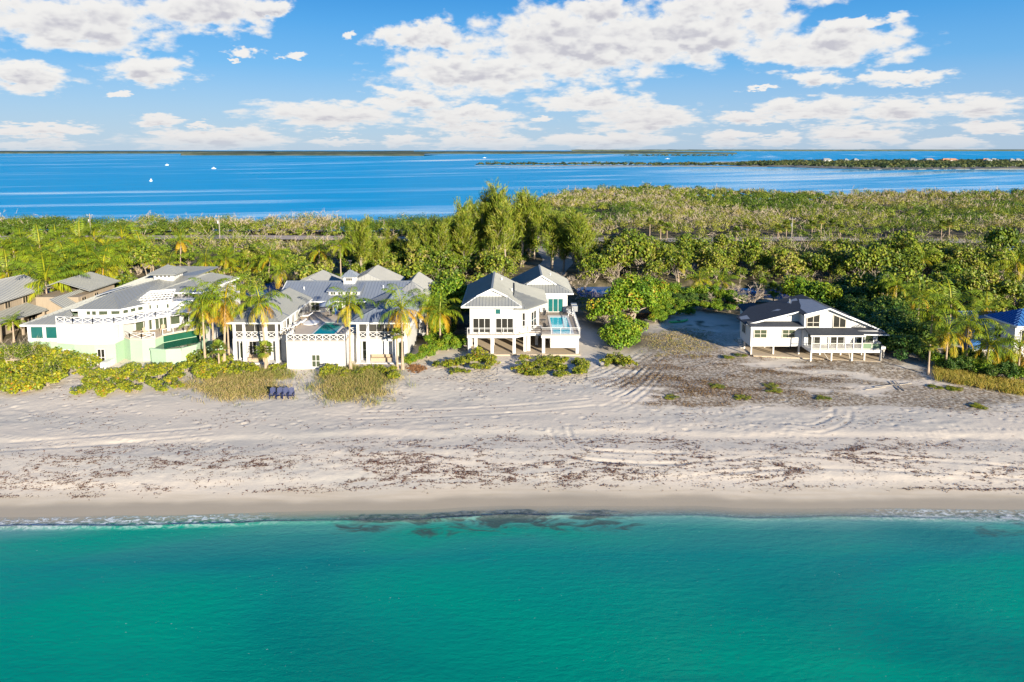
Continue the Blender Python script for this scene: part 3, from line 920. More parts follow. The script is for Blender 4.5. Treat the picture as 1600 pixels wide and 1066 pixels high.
ribbon('road', [(-700, 214), (-330, 217), (-163, 216.5), (-87, 218), (-40, 214.5), (30, 212), (50, 211), (94, 214), (130, 209), (300, 206), (700, 204)], 9.5, ASPHALT, 0.8, 'sun bleached road through the mangrove wood')
ribbon('road_line', [(-700, 214), (-330, 217), (-163, 216.5), (-87, 218), (-40, 214.5), (30, 212), (50, 211), (94, 214), (130, 209), (300, 206), (700, 204)], 0.25, mat('road_paint', (0.6, 0.45, 0.08), 0.8), 0.806, 'faded yellow centre line of the road')
ribbon('driveway', [(5.5, 120), (7, 135), (8.5, 158), (12.0, 176), (11, 195), (12, 212)], 8.0, SHELLPATH, 0.05, 'shell driveway in tree shade behind the stilt house')
ribbon('canal_path', [(20, 129.5), (32, 129), (44, 129), (60, 128)], 3.2, SLAB, 0.06, 'tan path along the canal bank')

# ------------------------------------------------------------------ house parts
PANE_MESH = MB().box(-0.5, 0.5, -0.5, 0.5, -0.5, 0.5)
PANE_CACHE = {}
SCREEN = glass('insect_screen', (0.05, 0.047, 0.04), 0.35)


def window(house, A, u, w_, h_, nx, ny, glassm, frame=WHITE, fw=0.09, name='window', tops=None, label=None):
    """window in an upright wall: A = lower left corner, u = direction along the wall; tops = height at left and right"""
    A = Vector(A); u = Vector((u[0], u[1], 0)).normalized(); n = Vector((u.y, -u.x, 0)); zv = Vector((0, 0, 1))
    hl, hr = tops if tops else (h_, h_)
    P = lambda a, b, o: A + u * a + zv * b + n * o
    top = lambda a: hl + (hr - hl) * a / w_
    mb = MB()
    d = 0.05
    mb.bar(P(-fw / 2, -fw / 2, d), P(w_ + fw / 2, -fw / 2, d), 0.10, fw)
    mb.bar(P(0, hl + fw / 2, d), P(w_, hr + fw / 2, d), 0.10, fw)
    for a in (0, w_):
        mb.bar(P(a, 0, d), P(a, top(a), d), fw, 0.10)
    for i in range(1, nx):
        a = w_ * i / nx
        mb.bar(P(a, 0, d - 0.006), P(a, top(a), d - 0.006), fw * 0.8, 0.09)
    for j in range(1, ny):
        b = min(hl, hr) * j / ny
        mb.bar(P(0, b, d - 0.012), P(w_, b, d - 0.012), 0.08, fw * 0.7)
    fr = mb.build(name, frame, house, label=label)
    org = house.matrix_basis.translation
    for i in range(nx):
        for j in range(ny):
            a0, a1 = w_ * i / nx + fw * 0.4, w_ * (i + 1) / nx - fw * 0.4
            lo = min(hl, hr)
            if tops and j == ny - 1:
                b0 = lo * j / ny + (fw * 0.35 if j else 0)
                pm = MB()
                for o in (0.012, 0.03):
                    pm.quad(P(a0, b0, o), P(a1, b0, o), P(a1, top(a1) - 0.02, o), P(a0, top(a0) - 0.02, o))
                pm.build('pane', glassm, fr, origin=org)
                continue
            b0, b1 = lo * j / ny + fw * 0.35, lo * (j + 1) / ny - fw * 0.35
            if glassm.name not in PANE_CACHE: PANE_CACHE[glassm.name] = PANE_MESH.mesh('pane', glassm)
            o = link('pane', PANE_CACHE[glassm.name], fr)
            o.location = P((a0 + a1) / 2, (b0 + b1) / 2, 0.02) - org
            o.rotation_euler = (0, 0, math.atan2(u.y, u.x))
            o.scale = (a1 - a0, 0.02, b1 - b0)
    return fr


def railing(house, pts, h=0.95, gap=1.2, m=WHITE, cross=False, bal=0.0, cable=0, name='railing', glassm=None, pw=0.09):
    """railing along a polyline of 3-D points; crossed panels are pieces of their own"""
    mb = MB(); org = house.matrix_basis.translation
    pts = [Vector(p) for p in pts]
    rail = None; panels = []
    for a, b in zip(pts[:-1], pts[1:]):
        L = (b - a).length; k = max(1, round(L / gap)); d = (b - a).normalized()
        up = Vector((0, 0, 1))
        mb.bar(a + up * h, b + up * h, 0.09, 0.07)
        mb.bar(a + up * 0.10, b + up * 0.10, 0.06, 0.06)
        for i in range(k + 1):
            p = a + (b - a) * i / k
            mb.bar(p, p + up * (h + 0.03), pw, pw)
        for i in range(k):
            panels.append((a + (b - a) * i / k, a + (b - a) * (i + 1) / k))
        if bal:
            q = int(L / bal)
            for i in range(1, q):
                p = a + (b - a) * i / q
                mb.bar(p + up * 0.1, p + up * h, 0.035, 0.035)
        for c in range(cable):
            z = up * (0.2 + (h - 0.25) * (c + 0.5) / cable)
            mb.bar(a + z, b + z, 0.02, 0.02)
    r = mb.build(name, m, house)
    up = Vector((0, 0, 1))
    for a, b in panels:
        if cross:
            x = MB()
            x.bar(a + up * 0.13, b + up * (h - 0.04), 0.06, 0.075)
            x.bar(a + up * (h - 0.04), b + up * 0.13, 0.05, 0.075)
            x.bar((a + b) / 2 + up * 0.12, (a + b) / 2 + up * (h - 0.03), 0.04, 0.04) if cross == 2 else None
            x.build('cross_panel', m, r, origin=org)
        if glassm:
            d = (b - a).normalized() * 0.06; n = Vector((d.y, -d.x, 0)).normalized() * 0.008
            x = MB()
            x.bar(a + d + up * (h * 0.55), b - d + up * (h * 0.55), 0.016, h * 0.75)
            x.build('glass_panel', glassm, r, origin=org)
    return r


def part(house, name, m, mb, label=None):
    return mb.build(name, m, house, label=label)


def posts(house, pts, z0, z1, w_, m, name='post'):
    cache = None
    for (x, y) in pts:
        if cache is None:
            cache = MB().box(-w_ / 2, w_ / 2, -w_ / 2, w_ / 2, 0, 1).mesh(name, m)
        o = link(name, cache, house)
        z = z0 if z0 is not None else gz1(x, y) - 0.15
        o.location = Vector((x, y, z)) - house.matrix_basis.translation
        o.scale = (1, 1, z1 - z)


# ================================================================== white stilt house with pool (centre)
def stilt_house():
    H = thing('stilt_house', (1.8, 99, 1.2), 'white stilt house with grey metal gable roofs and pool deck on tall white posts', 'house')
    part(H, 'ground_slab', SLAB, MB().box(-6.4, 9.6, 93.2, 116, 0.9, 1.44))
    posts(H, [(-6.0, 94), (-2.8, 93.9), (0.3, 93.9), (1.85, 94.9), (2.4, 95.1), (4.45, 94.0), (9.2, 93.9), (-6.0, 97.5), (-2.8, 98), (0.3, 98), (3.6, 98), (9.3, 100), (-5.1, 94.2),
              (-6.0, 102), (-2.8, 102), (0.3, 102), (3.9, 102), (9.3, 106), (-6, 107), (0.3, 107), (8.5, 112)], 1.1, 3.85, 0.42, WHITE)
    d = MB()
    d.prism([(-6.3, 93.45), (0.55, 93.45), (2.2, 94.7), (4.1, 94.7), (4.1, 93.4), (9.55, 93.4), (9.7, 107), (-6.3, 107)], 4.06, 4.2)
    part(H, 'deck', DECKWOOD, d)
    f = MB().prism([(-6.25, 93.5), (0.52, 93.5), (2.15, 94.75), (4.15, 94.75), (4.15, 93.45), (9.5, 93.45), (9.65, 107), (-6.25, 107)], 3.72, 4.057)
    f.bar((-6.3, 93.44, 3.93), (0.55, 93.44, 3.93), 0.05, 0.34); f.bar((0.55, 93.44, 3.93), (2.2, 94.69, 3.93), 0.05, 0.34)
    f.bar((2.2, 94.69, 3.93), (4.1, 94.69, 3.93), 0.05, 0.34); f.bar((4.1, 93.39, 3.93), (9.55, 93.39, 3.93), 0.05, 0.34)
    part(H, 'deck_beam', WHITE, f)
    part(H, 'pool_shell', WHITE, MB().box(5.4, 9.1, 93.36, 104.6, 2.35, 3.715))
    part(H, 'pool_coping', WHITE, MB().box(5.55, 8.75, 93.75, 94.0, 4.2, 4.26).box(5.55, 8.75, 103.4, 104.5, 4.2, 4.26).box(5.55, 5.85, 94.0, 103.4, 4.2, 4.26).box(8.45, 8.75, 94.0, 103.4, 4.2, 4.26))
    part(H, 'pool_water', POOL_BLUE, MB().box(5.85, 8.45, 94.0, 103.4, 4.2, 4.235))
    wl = MB()
    wl.box(-5.95, 0.9, 94.15, 107.8, 4.2, 8.2)
    part(H, 'main_wall', WHITE, wl)
    part(H, 'bay_wall', WHITE, MB().prism([(0.905, 94.75), (2.35, 94.75), (4.0, 98.8), (4.0, 106.9), (0.905, 106.9)], 4.2, 7.62))
    part(H, 'rear_wall', WHITE, MB().box(0.4, 8.85, 107.0, 117.5, 4.2, 7.3))
    # lower store room behind the posts
    part(H, 'store_wall', WHITE, MB().box(0.6, 5.0, 104.5, 110, 1.44, 3.72))
    m_ = MB()
    R0 = -2.84; ez = 8.3; rz = 10.45
    eL, eR = -7.05, 1.37
    gl, gr = -4.95, -0.73                                   # skirt meets the gable
    gz = 9.35
    m_.slopes([[(eL, 93.0, ez), (eR, 93.0, ez), (gr, 95.0, gz), (gl, 95.0, gz)],
               [(eL, 93.0, ez), (gl, 95.0, gz), (R0, 94.6, rz), (R0, 108.4, rz), (eL, 109.0, ez)],
               [(eR, 93.0, ez), (gr, 95.0, gz), (R0, 94.6, rz), (R0, 108.4, rz), (eR, 109.0, ez)],
               [(eL, 109.0, ez), (eR, 109.0, ez), (R0, 108.4, rz)]], 0.45)
    m_.bar((R0, 94.6, rz + 0.03), (R0, 108.4, rz + 0.03), 0.30, 0.06)
    part(H, 'main_roof', SEAM, m_)
    g = MB()
    g.poly([(gl, 95.02, gz - 0.05), (gr, 95.02, gz - 0.05), (R0, 95.02, rz - 0.1)])
    g.poly([(gl, 95.3, gz - 0.05), (R0, 95.3, rz - 0.1), (gr, 95.3, gz - 0.05)])
    part(H, 'gable', WHITE, g)
    t = MB()
    for q in (gl - 0.05, gr + 0.05):
        t.bar((q, 94.75, gz + 0.03), (R0, 94.56, rz + 0.02), 0.10, 0.22)
    t.bar((eL, 92.98, ez - 0.07), (eR, 92.98, ez - 0.07), 0.05, 0.2)
    t.bar((eL - 0.02, 93.0, ez - 0.07), (eL - 0.02, 109.0, ez - 0.07), 0.05, 0.2)
    t.bar((eL, 93.0, ez), (gl, 95.0, gz), 0.09, 0.1); t.bar((eR, 93.0, ez), (gr, 95.0, gz), 0.09, 0.1)
    part(H, 'fascia', TRIM, t)
    b_ = MB()
    b_.slopes([[(0.3, 93.95, 7.75), (2.1, 93.95, 7.75), (0.3, 97.2, 9.0)],
               [(2.1, 93.95, 7.75), (5.2, 98.3, 7.75), (0.4, 100.5, 9.05), (0.3, 97.2, 9.0)],
               [(5.2, 98.3, 7.75), (5.2, 107.0, 7.75), (0.4, 107.0, 9.05), (0.4, 100.5, 9.05)]], 0.45)
    part(H, 'bay_roof', SEAM, b_)
    r_ = MB(); RX = 4.75; rz2 = 9.95
    r_.slopes([[(-0.2, 106.0, 7.4), (9.7, 106.0, 7.4), (7.0, 107.8, 8.5), (2.5, 107.8, 8.5)],
               [(-0.2, 106.0, 7.4), (2.5, 107.8, 8.5), (RX, 107.5, rz2), (RX, 118, rz2), (-0.2, 118.4, 7.4)],
               [(9.7, 106.0, 7.4), (7.0, 107.8, 8.5), (RX, 107.5, rz2), (RX, 118, rz2), (9.7, 118.4, 7.4)]], 0.45)
    r_.bar((RX, 107.5, rz2 + 0.03), (RX, 118, rz2 + 0.03), 0.28, 0.06)
    part(H, 'rear_roof', SEAM, r_)
    g = MB().poly([(2.5, 107.82, 8.45), (7.0, 107.82, 8.45), (RX, 107.82, rz2 - 0.1)]).poly([(2.5, 108.0, 8.45), (RX, 108.0, rz2 - 0.1), (7.0, 108.0, 8.45)])
    part(H, 'gable', WHITE, g)
    t = MB()
    for q in (2.4, 7.1): t.bar((q, 107.65, 8.5), (RX, 107.45, rz2 + 0.02), 0.10, 0.2)
    t.bar((-0.2, 105.98, 7.33), (9.7, 105.98, 7.33), 0.05, 0.2)
    t.bar((9.72, 106, 7.33), (9.72, 118.4, 7.33), 0.05, 0.2)
    part(H, 'fascia', TRIM, t)
    for x0 in (-5.5, -2.28):
        window(H, (x0, 94.15, 4.32), (1, 0), 2.45, 2.05, 3, 1, PANE_DARK, name='sliding_window')
        window(H, (x0, 94.10, 4.28), (1, 0), 2.45, 0.02, 1, 1, PANE_DARK, name='window_sill')if False else None
    window(H, (-2.35, 94.15, 7.0), (1, 0), 0.75, 0.72, 1, 1, PANE_TEAL, name='small_window')
    window(H, (1.45, 94.75, 4.9), (1, 0), 0.42, 2.1, 1, 2, PANE_DARK)
    uu = Vector((1.65, 4.05, 0)).normalized()
    a = Vector((2.35, 94.75, 0)) + uu * 0.9
    window(H, (a.x, a.y, 4.5), uu, 2.2, 2.3, 2, 2, PANE_DARK)
    window(H, (5.75, 107.0, 4.25), (1, 0), 2.4, 2.1, 3, 1, PANE_TEAL, name='sliding_door')
    window(H, (8.85, 108.2, 5.0), (0, 1), 0.6, 1.4, 1, 1, PANE_DARK)
    railing(H, [(-6.25, 93.5, 4.2), (0.5, 93.5, 4.2)], 0.95, 1.6, WHITE, cable=2, pw=0.06)
    railing(H, [(0.55, 93.5, 4.2), (2.2, 94.75, 4.2), (4.1, 94.75, 4.2), (4.15, 93.45, 4.2), (9.5, 93.45, 4.2)], 1.0, 1.35, WHITE, cable=2, pw=0.06)
    railing(H, [(9.5, 93.5, 4.2), (9.65, 106.9, 4.2)], 1.0, 1.5, WHITE, cable=2, pw=0.08)
    st = MB()
    for i in range(9):
        st.box(-6.9, -6.35, 98 - i * 0.28, 98.28 - i * 0.28, 3.9 - i * 0.3, 4.0 - i * 0.3)
    part(H, 'side_stair', DECKWOOD, st)
    for (vx, vy, vz) in ((-1.6, 104.5, 9.9), (0.0, 100.2, 9.1), (6.4, 112.5, 9.2)):
        part(H, 'roof_vent', TRIM, MB().tube([(vx, vy, vz - 0.3), (vx, vy, vz + 0.35)], [0.09, 0.09], 8))
    part(H, 'air_conditioner', STEEL, MB().box(9.75, 10.65, 108.5, 109.4, 3.9, 4.8))
    part(H, 'air_conditioner', STEEL, MB().box(9.75, 10.65, 110.0, 110.9, 3.9, 4.8))
    return H


def chair_mb(cx, cy, z, rot, s=1.0):
    """low deck chair: seat, slanted back, four legs, arms"""
    mb = MB(); c, n = math.cos(rot), math.sin(rot)
    T = lambda x, y, h: (cx + (x * c - y * n) * s, cy + (x * n + y * c) * s, z + h * s)
    for x in (-0.27, 0.27):
        mb.bar(T(x, -0.28, 0), T(x, -0.28, 0.62), 0.05 * s); mb.bar(T(x, 0.30, 0), T(x, 0.30, 0.6), 0.05 * s)
        mb.bar(T(x, -0.32, 0.62), T(x, 0.32, 0.60), 0.07 * s, 0.04 * s)
    for k in range(5):
        y = -0.28 + 0.13 * k
        mb.bar(T(-0.27, y, 0.40 - 0.02 * k), T(0.27, y, 0.40 - 0.02 * k), 0.10 * s, 0.03 * s)
    for k in range(5):
        x = -0.22 + 0.11 * k
        mb.bar(T(x, 0.26, 0.36), T(x, 0.46, 0.95 + 0.05 * (2 - abs(k - 2))), 0.09 * s, 0.03 * s)
    return mb


def simple_chair(name, x, y, z, rot, m, label, cat='chair', group=None, s=1.0):
    t = thing(name, (x, y, z), label, cat, group)
    full = chair_mb(0, 0, 0, rot, s)
    n = 0
    # split into legs / seat / backrest by building again with masks
    c, q = math.cos(rot), math.sin(rot)
    T = lambda a, b, h: (x + (a * c - b * q) * s, y + (a * q + b * c) * s, z + h * s)
    for a in (-0.27, 0.27):
        for b, hh in ((-0.28, 0.62), (0.30, 0.60)):
            MB().bar(T(a, b, 0), T(a, b, hh), 0.05 * s).build('leg', m, t)
        MB().bar(T(a, -0.34, 0.62), T(a, 0.34, 0.60), 0.10 * s, 0.04 * s).build('armrest', m, t)
    sb = MB()
    for k in range(5):
        b = -0.28 + 0.13 * k
        sb.bar(T(-0.27, b, 0.42 - 0.03 * k), T(0.27, b, 0.42 - 0.03 * k), 0.11 * s, 0.03 * s)
    sb.build('seat', m, t)
    bb = MB()
    for k in range(5):
        a = -0.22 + 0.11 * k
        bb.bar(T(a, 0.26, 0.33), T(a, 0.52, 0.98 + 0.05 * (2 - abs(k - 2))), 0.10 * s, 0.03 * s)
    bb.bar(T(-0.26, 0.40, 0.66), T(0.26, 0.40, 0.66), 0.05 * s)
    bb.build('backrest', m, t)
    return t


def table(x, y, z, r, h, m, label, top_m=None):
    t = thing('table', (x, y, z), label, 'table')
    MB().tube([(x, y, z + h - 0.04), (x, y, z + h)], [r, r], 14).build('tabletop', top_m or m, t)
    for i in range(3):
        a = i * 2.094 + 0.4
        MB().bar((x + r * 0.7 * math.cos(a), y + r * 0.7 * math.sin(a), z), (x + r * 0.4 * math.cos(a), y + r * 0.4 * math.sin(a), z + h - 0.04), 0.05).build('leg', m, t)


def lounger(x, y, z, rot, label, group, m=CUSHION):
    t = thing('sun_lounger', (x, y, z), label, 'lounger', group)
    c, q = math.cos(rot), math.sin(rot)
    T = lambda a, b, h: (x + a * c - b * q, y + a * q + b * c, z + h)
    MB().bar(T(0, -0.9, 0.36), T(0, 0.25, 0.36), 0.62, 0.12).build('seat', m, t)
    MB().bar(T(0, 0.27, 0.38), T(0, 0.9, 0.80), 0.62, 0.10).build('backrest', m, t)
    for a in (-0.26, 0.26):
        for b in (-0.8, 0.2): MB().bar(T(a, b, 0), T(a, b, 0.3), 0.05).build('leg', TEAK, t)


# ================================================================== white pool house with two pavilions (left of centre)
def pavilion_house():
    H = thing('pavilion_house', (-26, 98, 1.2), 'white house with two crossed rail pavilions either side of a raised pool', 'house')
    g0 = 1.0
    # raised pool terrace
    part(H, 'terrace_wall', WHITE, MB().box(-29.7, -22.0, 87.6, 91.0, g0, 4.86).box(-31.6, -21.0, 91.0, 104, g0, 4.86))
    part(H, 'shade_backing', DARKMETAL, MB().box(-29.5, -22.15, 87.74, 87.77, 5.0, 5.82))  # added dark sheet, stands in for shade in the rail gaps
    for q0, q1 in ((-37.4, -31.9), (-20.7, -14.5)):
        part(H, 'shade_backing', DARKMETAL, MB().box(q0, q1, 90.18, 90.21, 4.66, 5.5))  # same added dark sheet, for the shaded porch behind the rails
    part(H, 'terrace_deck', SHELLDECK, MB().box(-29.75, -21.95, 87.55, 91.05, 4.862, 5.0).box(-31.7, -20.95, 91.05, 104, 4.862, 5.0))
    part(H, 'pool_coping', WHITE, MB().box(-27.3, -24.0, 90.5, 90.7, 5.0, 5.07).box(-27.3, -24.0, 97.1, 97.3, 5.0, 5.07).box(-27.3, -27.1, 90.7, 97.1, 5.0, 5.07).box(-24.2, -24.0, 90.7, 97.1, 5.0, 5.07))
    part(H, 'pool_water', POOL_TEAL, MB().box(-27.1, -24.2, 90.7, 97.1, 5.0, 5.04))
    part(H, 'spa_rim', CUSHION, MB().tube([(-29.2, 96.9, 5.0), (-29.2, 96.9, 5.12)], [1.2, 1.2], 20))
    railing(H, [(-29.65, 87.65, 5.0), (-22.05, 87.65, 5.0)], 0.86, 0.95, WHITE, cross=True)
    railing(H, [(-22.05, 87.7, 5.0), (-22.05, 91, 5.0), (-21.1, 91.1, 5.0)], 0.86, 0.95, WHITE, cross=True)
    railing(H, [(-31.6, 91.1, 5.0), (-29.7, 91.1, 5.0), (-29.65, 87.7, 5.0)], 0.86, 0.95, WHITE, cross=True)
    # garden door low in the terrace wall
    window(H, (-26.4, 87.6, 1.5), (1, 0), 1.1, 1.6, 2, 2, PANE_GREEN, name='garden_gate')
    # two pavilions, each an open upper porch over a lower room
    for (x0, x1, tagname) in ((-37.7, -31.6, 'left'), (-21.0, -14.2, 'right')):
        w = MB()
        w.box(x0 + 0.25, x1 - 0.25, 91.2, 101.5, g0, 4.3)
        part(H, 'lower_wall', WHITE, w)
        part(H, 'porch_floor', WHITE, MB().box(x0, x1, 89.9, 101.5, 4.3, 4.65))
        pw = MB().box(x0 + 0.3, x1 - 0.3, 92.6, 103.5, 4.65, 6.85)
        part(H, 'upper_wall', WHITE, pw)
        part(H, 'porch_beam', WHITE, MB().box(x0, x1, 89.95, 90.2, 6.62, 6.95).box(x0, x0 + 0.25, 90.2, 101, 6.62, 6.95).box(x1 - 0.25, x1, 90.2, 101, 6.62, 6.95))
        if tagname == 'left': px = [x0 + 0.18, x0 + 1.5, x0 + 4.45, x1 - 0.18]
        else: px = [x0 + 0.18, x0 + 1.5, x0 + 5.05, x1 - 0.18]
        posts(H, [(p, 90.1) for p in px], 4.65, 6.62, 0.3, WHITE, 'porch_post')
        posts(H, [(px[0], 90.15), (px[1], 90.15), (px[2], 90.15), (px[3], 90.15)], g0 - 0.1, 4.3, 0.42, WHITE, 'post')
        for a, b in zip(px[:-1], px[1:]):
            window(H, (a + 0.17, 90.14, 5.58), (1, 0), b - a - 0.34, 1.0, 1 if b - a < 2 else (2 if b - a < 3.2 else 3), 1, SCREEN, TRIM, fw=0.04, name='screen_opening')
            railing(H, [(a + 0.16, 90.1, 4.65), (b - 0.16, 90.1, 4.65)], 0.88, 0.98, WHITE, cross=True)
        part(H, 'plinth', WHITE, MB().box(x0 - 0.1, x1 + 0.1, 89.6, 91.15, g0 - 0.4, g0 + 0.35))
        n = 3
        window(H, (px[1] + 0.25, 92.6, 4.7), (1, 0), px[2] - px[1] - 0.5, 1.85, 4, 1, PANE_GREEN, name='sliding_door')
        window(H, (px[0] + 0.2, 92.6, 4.9), (1, 0), 0.9, 1.6, 2, 1, PANE_DARK)
        window(H, (px[2] + 0.2, 92.6, 4.9), (1, 0), max(0.5, px[3] - px[2] - 0.5), 1.6, 1, 1, PANE_DARK)
        part(H, 'bench', TEAK, MB().box(px[1] + 0.3, px[2] - 0.2, 90.3, 90.75, 1.35, 1.85).box(px[1] + 0.3, px[2] - 0.2, 90.75, 90.87, 1.35, 2.2))
        xc = (x0 + x1) / 2; e0, e1 = x0 - 0.75, x1 + 0.65
        rf = MB(); ez = 7.02; rz = 8.75
        pk = 93.0 if tagname == 'left' else 93.4
        bk = 104.6 if tagname == 'left' else 103.5
        rf.slopes([[(e0, 89.2, ez), (e1, 89.2, ez), (xc, pk, rz)],
                   [(e0, 89.2, ez), (xc, pk, rz), (xc, bk, rz), (e0, bk, ez)],
                   [(e1, 89.2, ez), (xc, pk, rz), (xc, bk, rz), (e1, bk, ez)]], 0.5)
        for q in (e0, e1): rf.bar((q, 89.2, ez + 0.03), (xc, pk, rz + 0.03), 0.16, 0.06)
        rf.bar((xc, pk, rz + 0.03), (xc, bk, rz + 0.03), 0.2, 0.06)
        part(H, 'pavilion_roof', SEAMBLUE if tagname == 'right' else SEAM, rf)
        part(H, 'fascia', TRIM, MB().bar((e0, 89.18, ez - 0.07), (e1, 89.18, ez - 0.07), 0.05, 0.2).bar((e1 + 0.02, 89.2, ez - 0.07), (e1 + 0.02, bk, ez - 0.07), 0.05, 0.2).bar((e0 - 0.02, 89.2, ez - 0.07), (e0 - 0.02, bk, ez - 0.07), 0.05, 0.2))
    window(H, (-36.0, 91.2, 1.9), (1, 0), 1.0, 2.0, 2, 1, PANE_DARK, name='tall_window')
    window(H, (-34.6, 91.2, 1.9), (1, 0), 1.6, 2.0, 2, 1, PANE_DARK, name='tall_window')
    window(H, (-37.3, 91.2, 1.6), (1, 0), 0.4, 2.1, 1, 1, PANE_GREEN, name='tall_window')
    window(H, (-20.5, 91.2, 1.5), (1, 0), 0.7, 2.4, 1, 2, PANE_GREEN, name='tall_window')
    window(H, (-15.6, 91.2, 1.5), (1, 0), 0.6, 2.3, 1, 1, PANE_GREEN, name='tall_window')
    # wing walls that face the terrace
    for i, yy in enumerate((92.9, 94.4, 96.5, 98.6, 100.4)):
        window(H, (-31.9, yy, 5.05), (0, 1), 1.2, 1.65, 2 if i != 1 else 1, 1, PANE_DARK if i < 3 else PANE_GREEN, name='terrace_door')
    for yy in (92.5, 95.0, 98.0):
        window(H, (-14.5, yy, 4.9), (0, 1), 0.8, 1.3, 1, 2, PANE_GREEN)
    # main range across the back
    part(H, 'main_wall', WHITE, MB().box(-35.8, -16.8, 104.3, 114, g0, 6.75))
    part(H, 'terrace_pier', WHITE, MB().box(-31.9, -31.5, 103.4, 104.25, 5.0, 6.7).box(-29.0, -28.75, 103.9, 104.25, 5.0, 6.7).box(-26.4, -26.15, 103.9, 104.25, 5.0, 6.7).box(-23.4, -23.15, 103.9, 104.25, 5.0, 6.7))
    window(H, (-31.3, 104.3, 5.1), (1, 0), 1.3, 1.5, 2, 2, PANE_GREEN)
    window(H, (-28.5, 104.3, 5.05), (1, 0), 2.0, 1.6, 3, 1, PANE_DARK, name='sliding_door')
    window(H, (-26.0, 104.3, 5.05), (1, 0), 2.4, 1.6, 3, 1, PANE_DARK, name='sliding_door')
    rf = MB()
    rf.slopes([[(-36.4, 103.4, 6.75), (-16.2, 103.4, 6.75), (-16.2, 108.9, 8.85), (-36.4, 108.9, 8.85)],
               [(-36.4, 114.6, 6.75), (-16.2, 114.6, 6.75), (-16.2, 108.9, 8.85), (-36.4, 108.9, 8.85)]], 0.5)
    rf.bar((-36.4, 108.9, 8.88), (-16.2, 108.9, 8.88), 0.3, 0.06)
    part(H, 'main_roof', SEAMBLUE, rf)
    part(H, 'fascia', TRIM, MB().bar((-36.4, 103.37, 6.68), (-16.2, 103.37, 6.68), 0.05, 0.2).bar((-16.17, 103.4, 6.72), (-16.17, 108.9, 8.82), 0.05, 0.22).bar((-36.43, 103.4, 6.72), (-36.43, 108.9, 8.82), 0.05, 0.22))
    part(H, 'gable', WHITE, MB().poly([(-16.3, 104.3, 6.75), (-16.3, 113.9, 6.75), (-16.3, 108.9, 8.72)]).poly([(-36.3, 104.3, 6.75), (-36.3, 108.9, 8.72), (-36.3, 113.9, 6.75)]))
    # shed dormer
    part(H, 'dormer_wall', WHITE, MB().box(-28.7, -23.9, 105.1, 107.4, 7.0, 8.05))
    part(H, 'dormer_roof', SEAMBLUE, MB().slopes([[(-29.0, 104.8, 8.05), (-23.6, 104.8, 8.05), (-23.6, 108.2, 8.75), (-29.0, 108.2, 8.75)]], 0.45))
    for k in range(4): window(H, (-28.4 + k * 1.15, 105.1, 7.42), (1, 0), 0.8, 0.42, 2, 1, PANE_GREEN, name='dormer_window', fw=0.07)
    # cupola with a spire vane
    part(H, 'cupola_wall', WHITE, MB().box(-26.95, -25.15, 107.6, 109.4, 8.2, 9.85))
    part(H, 'cupola_roof', SEAMBLUE, MB().slopes([[(-27.25, 107.3, 9.85), (-24.85, 107.3, 9.85), (-26.05, 108.5, 10.85)], [(-24.85, 107.3, 9.85), (-24.85, 109.7, 9.85), (-26.05, 108.5, 10.85)],
                                                  [(-24.85, 109.7, 9.85), (-27.25, 109.7, 9.85), (-26.05, 108.5, 10.85)], [(-27.25, 109.7, 9.85), (-27.25, 107.3, 9.85), (-26.05, 108.5, 10.85)]], 0.4, 0.1))
    window(H, (-26.55, 107.6, 9.15), (1, 0), 1.0, 0.45, 3, 1, PANE_DARK, name='cupola_window', fw=0.07)
    window(H, (-25.15, 108.0, 9.15), (0, 1), 1.0, 0.45, 3, 1, PANE_DARK, name='cupola_window', fw=0.07)
    for (vx, vy, vz) in ((-33.0, 106.6, 8.0), (-20.5, 107.0, 8.15), (-19.2, 105.4, 7.6)):
        part(H, 'roof_vent', TRIM, MB().tube([(vx, vy, vz - 0.2), (vx, vy, vz + 0.4)], [0.09, 0.09], 8))
    part(H, 'weather_vane', DARKMETAL, MB().bar((-26.05, 108.5, 10.8), (-26.05, 108.5, 12.3), 0.06).bar((-26.4, 108.5, 11.7), (-25.6, 108.5, 11.7), 0.05).bar((-26.05, 108.2, 11.95), (-26.05, 108.9, 11.95), 0.05).bar((-26.4, 108.5, 12.25), (-25.75, 108.5, 12.25), 0.04, 0.18))
    # wings further back
    rf = MB()
    rf.slopes([[(-28.8, 111.5, 7.2), (-24.0, 112.2, 9.45), (-24.0, 121, 9.45), (-28.8, 121, 7.2)], [(-19.2, 111.5, 7.2), (-24.0, 112.2, 9.45), (-24.0, 121, 9.45), (-19.2, 121, 7.2)], [(-28.8, 111.5, 7.2), (-19.2, 111.5, 7.2), (-24.0, 112.2, 9.45)]], 0.5)
    rf.slopes([[(-37, 110, 7.3), (-33.3, 111, 8.9), (-33.3, 119, 8.9), (-37, 119, 7.3)], [(-29.6, 110, 7.3), (-33.3, 111, 8.9), (-33.3, 119, 8.9), (-29.6, 119, 7.3)], [(-37, 110, 7.3), (-29.6, 110, 7.3), (-33.3, 111, 8.9)]], 0.5)
    part(H, 'rear_roof', SEAMLIGHT, rf)
    part(H, 'rear_wall', WHITE, MB().box(-28.2, -19.8, 114.05, 120.5, g0, 7.2).box(-36.5, -30.1, 114.05, 118.5, g0, 7.2))
    rf = MB()
    rf.slopes([[(-18.7, 104.0, 7.0), (-16.1, 108.0, 8.95), (-16.1, 117, 8.95), (-18.7, 117, 7.0)], [(-13.1, 104.0, 7.0), (-16.1, 108.0, 8.95), (-16.1, 117, 8.95), (-13.1, 117, 7.0)], [(-18.7, 104.0, 7.0), (-13.1, 104.0, 7.0), (-16.1, 108.0, 8.95)]], 0.5)
    part(H, 'side_roof', SEAMLIGHT, rf)
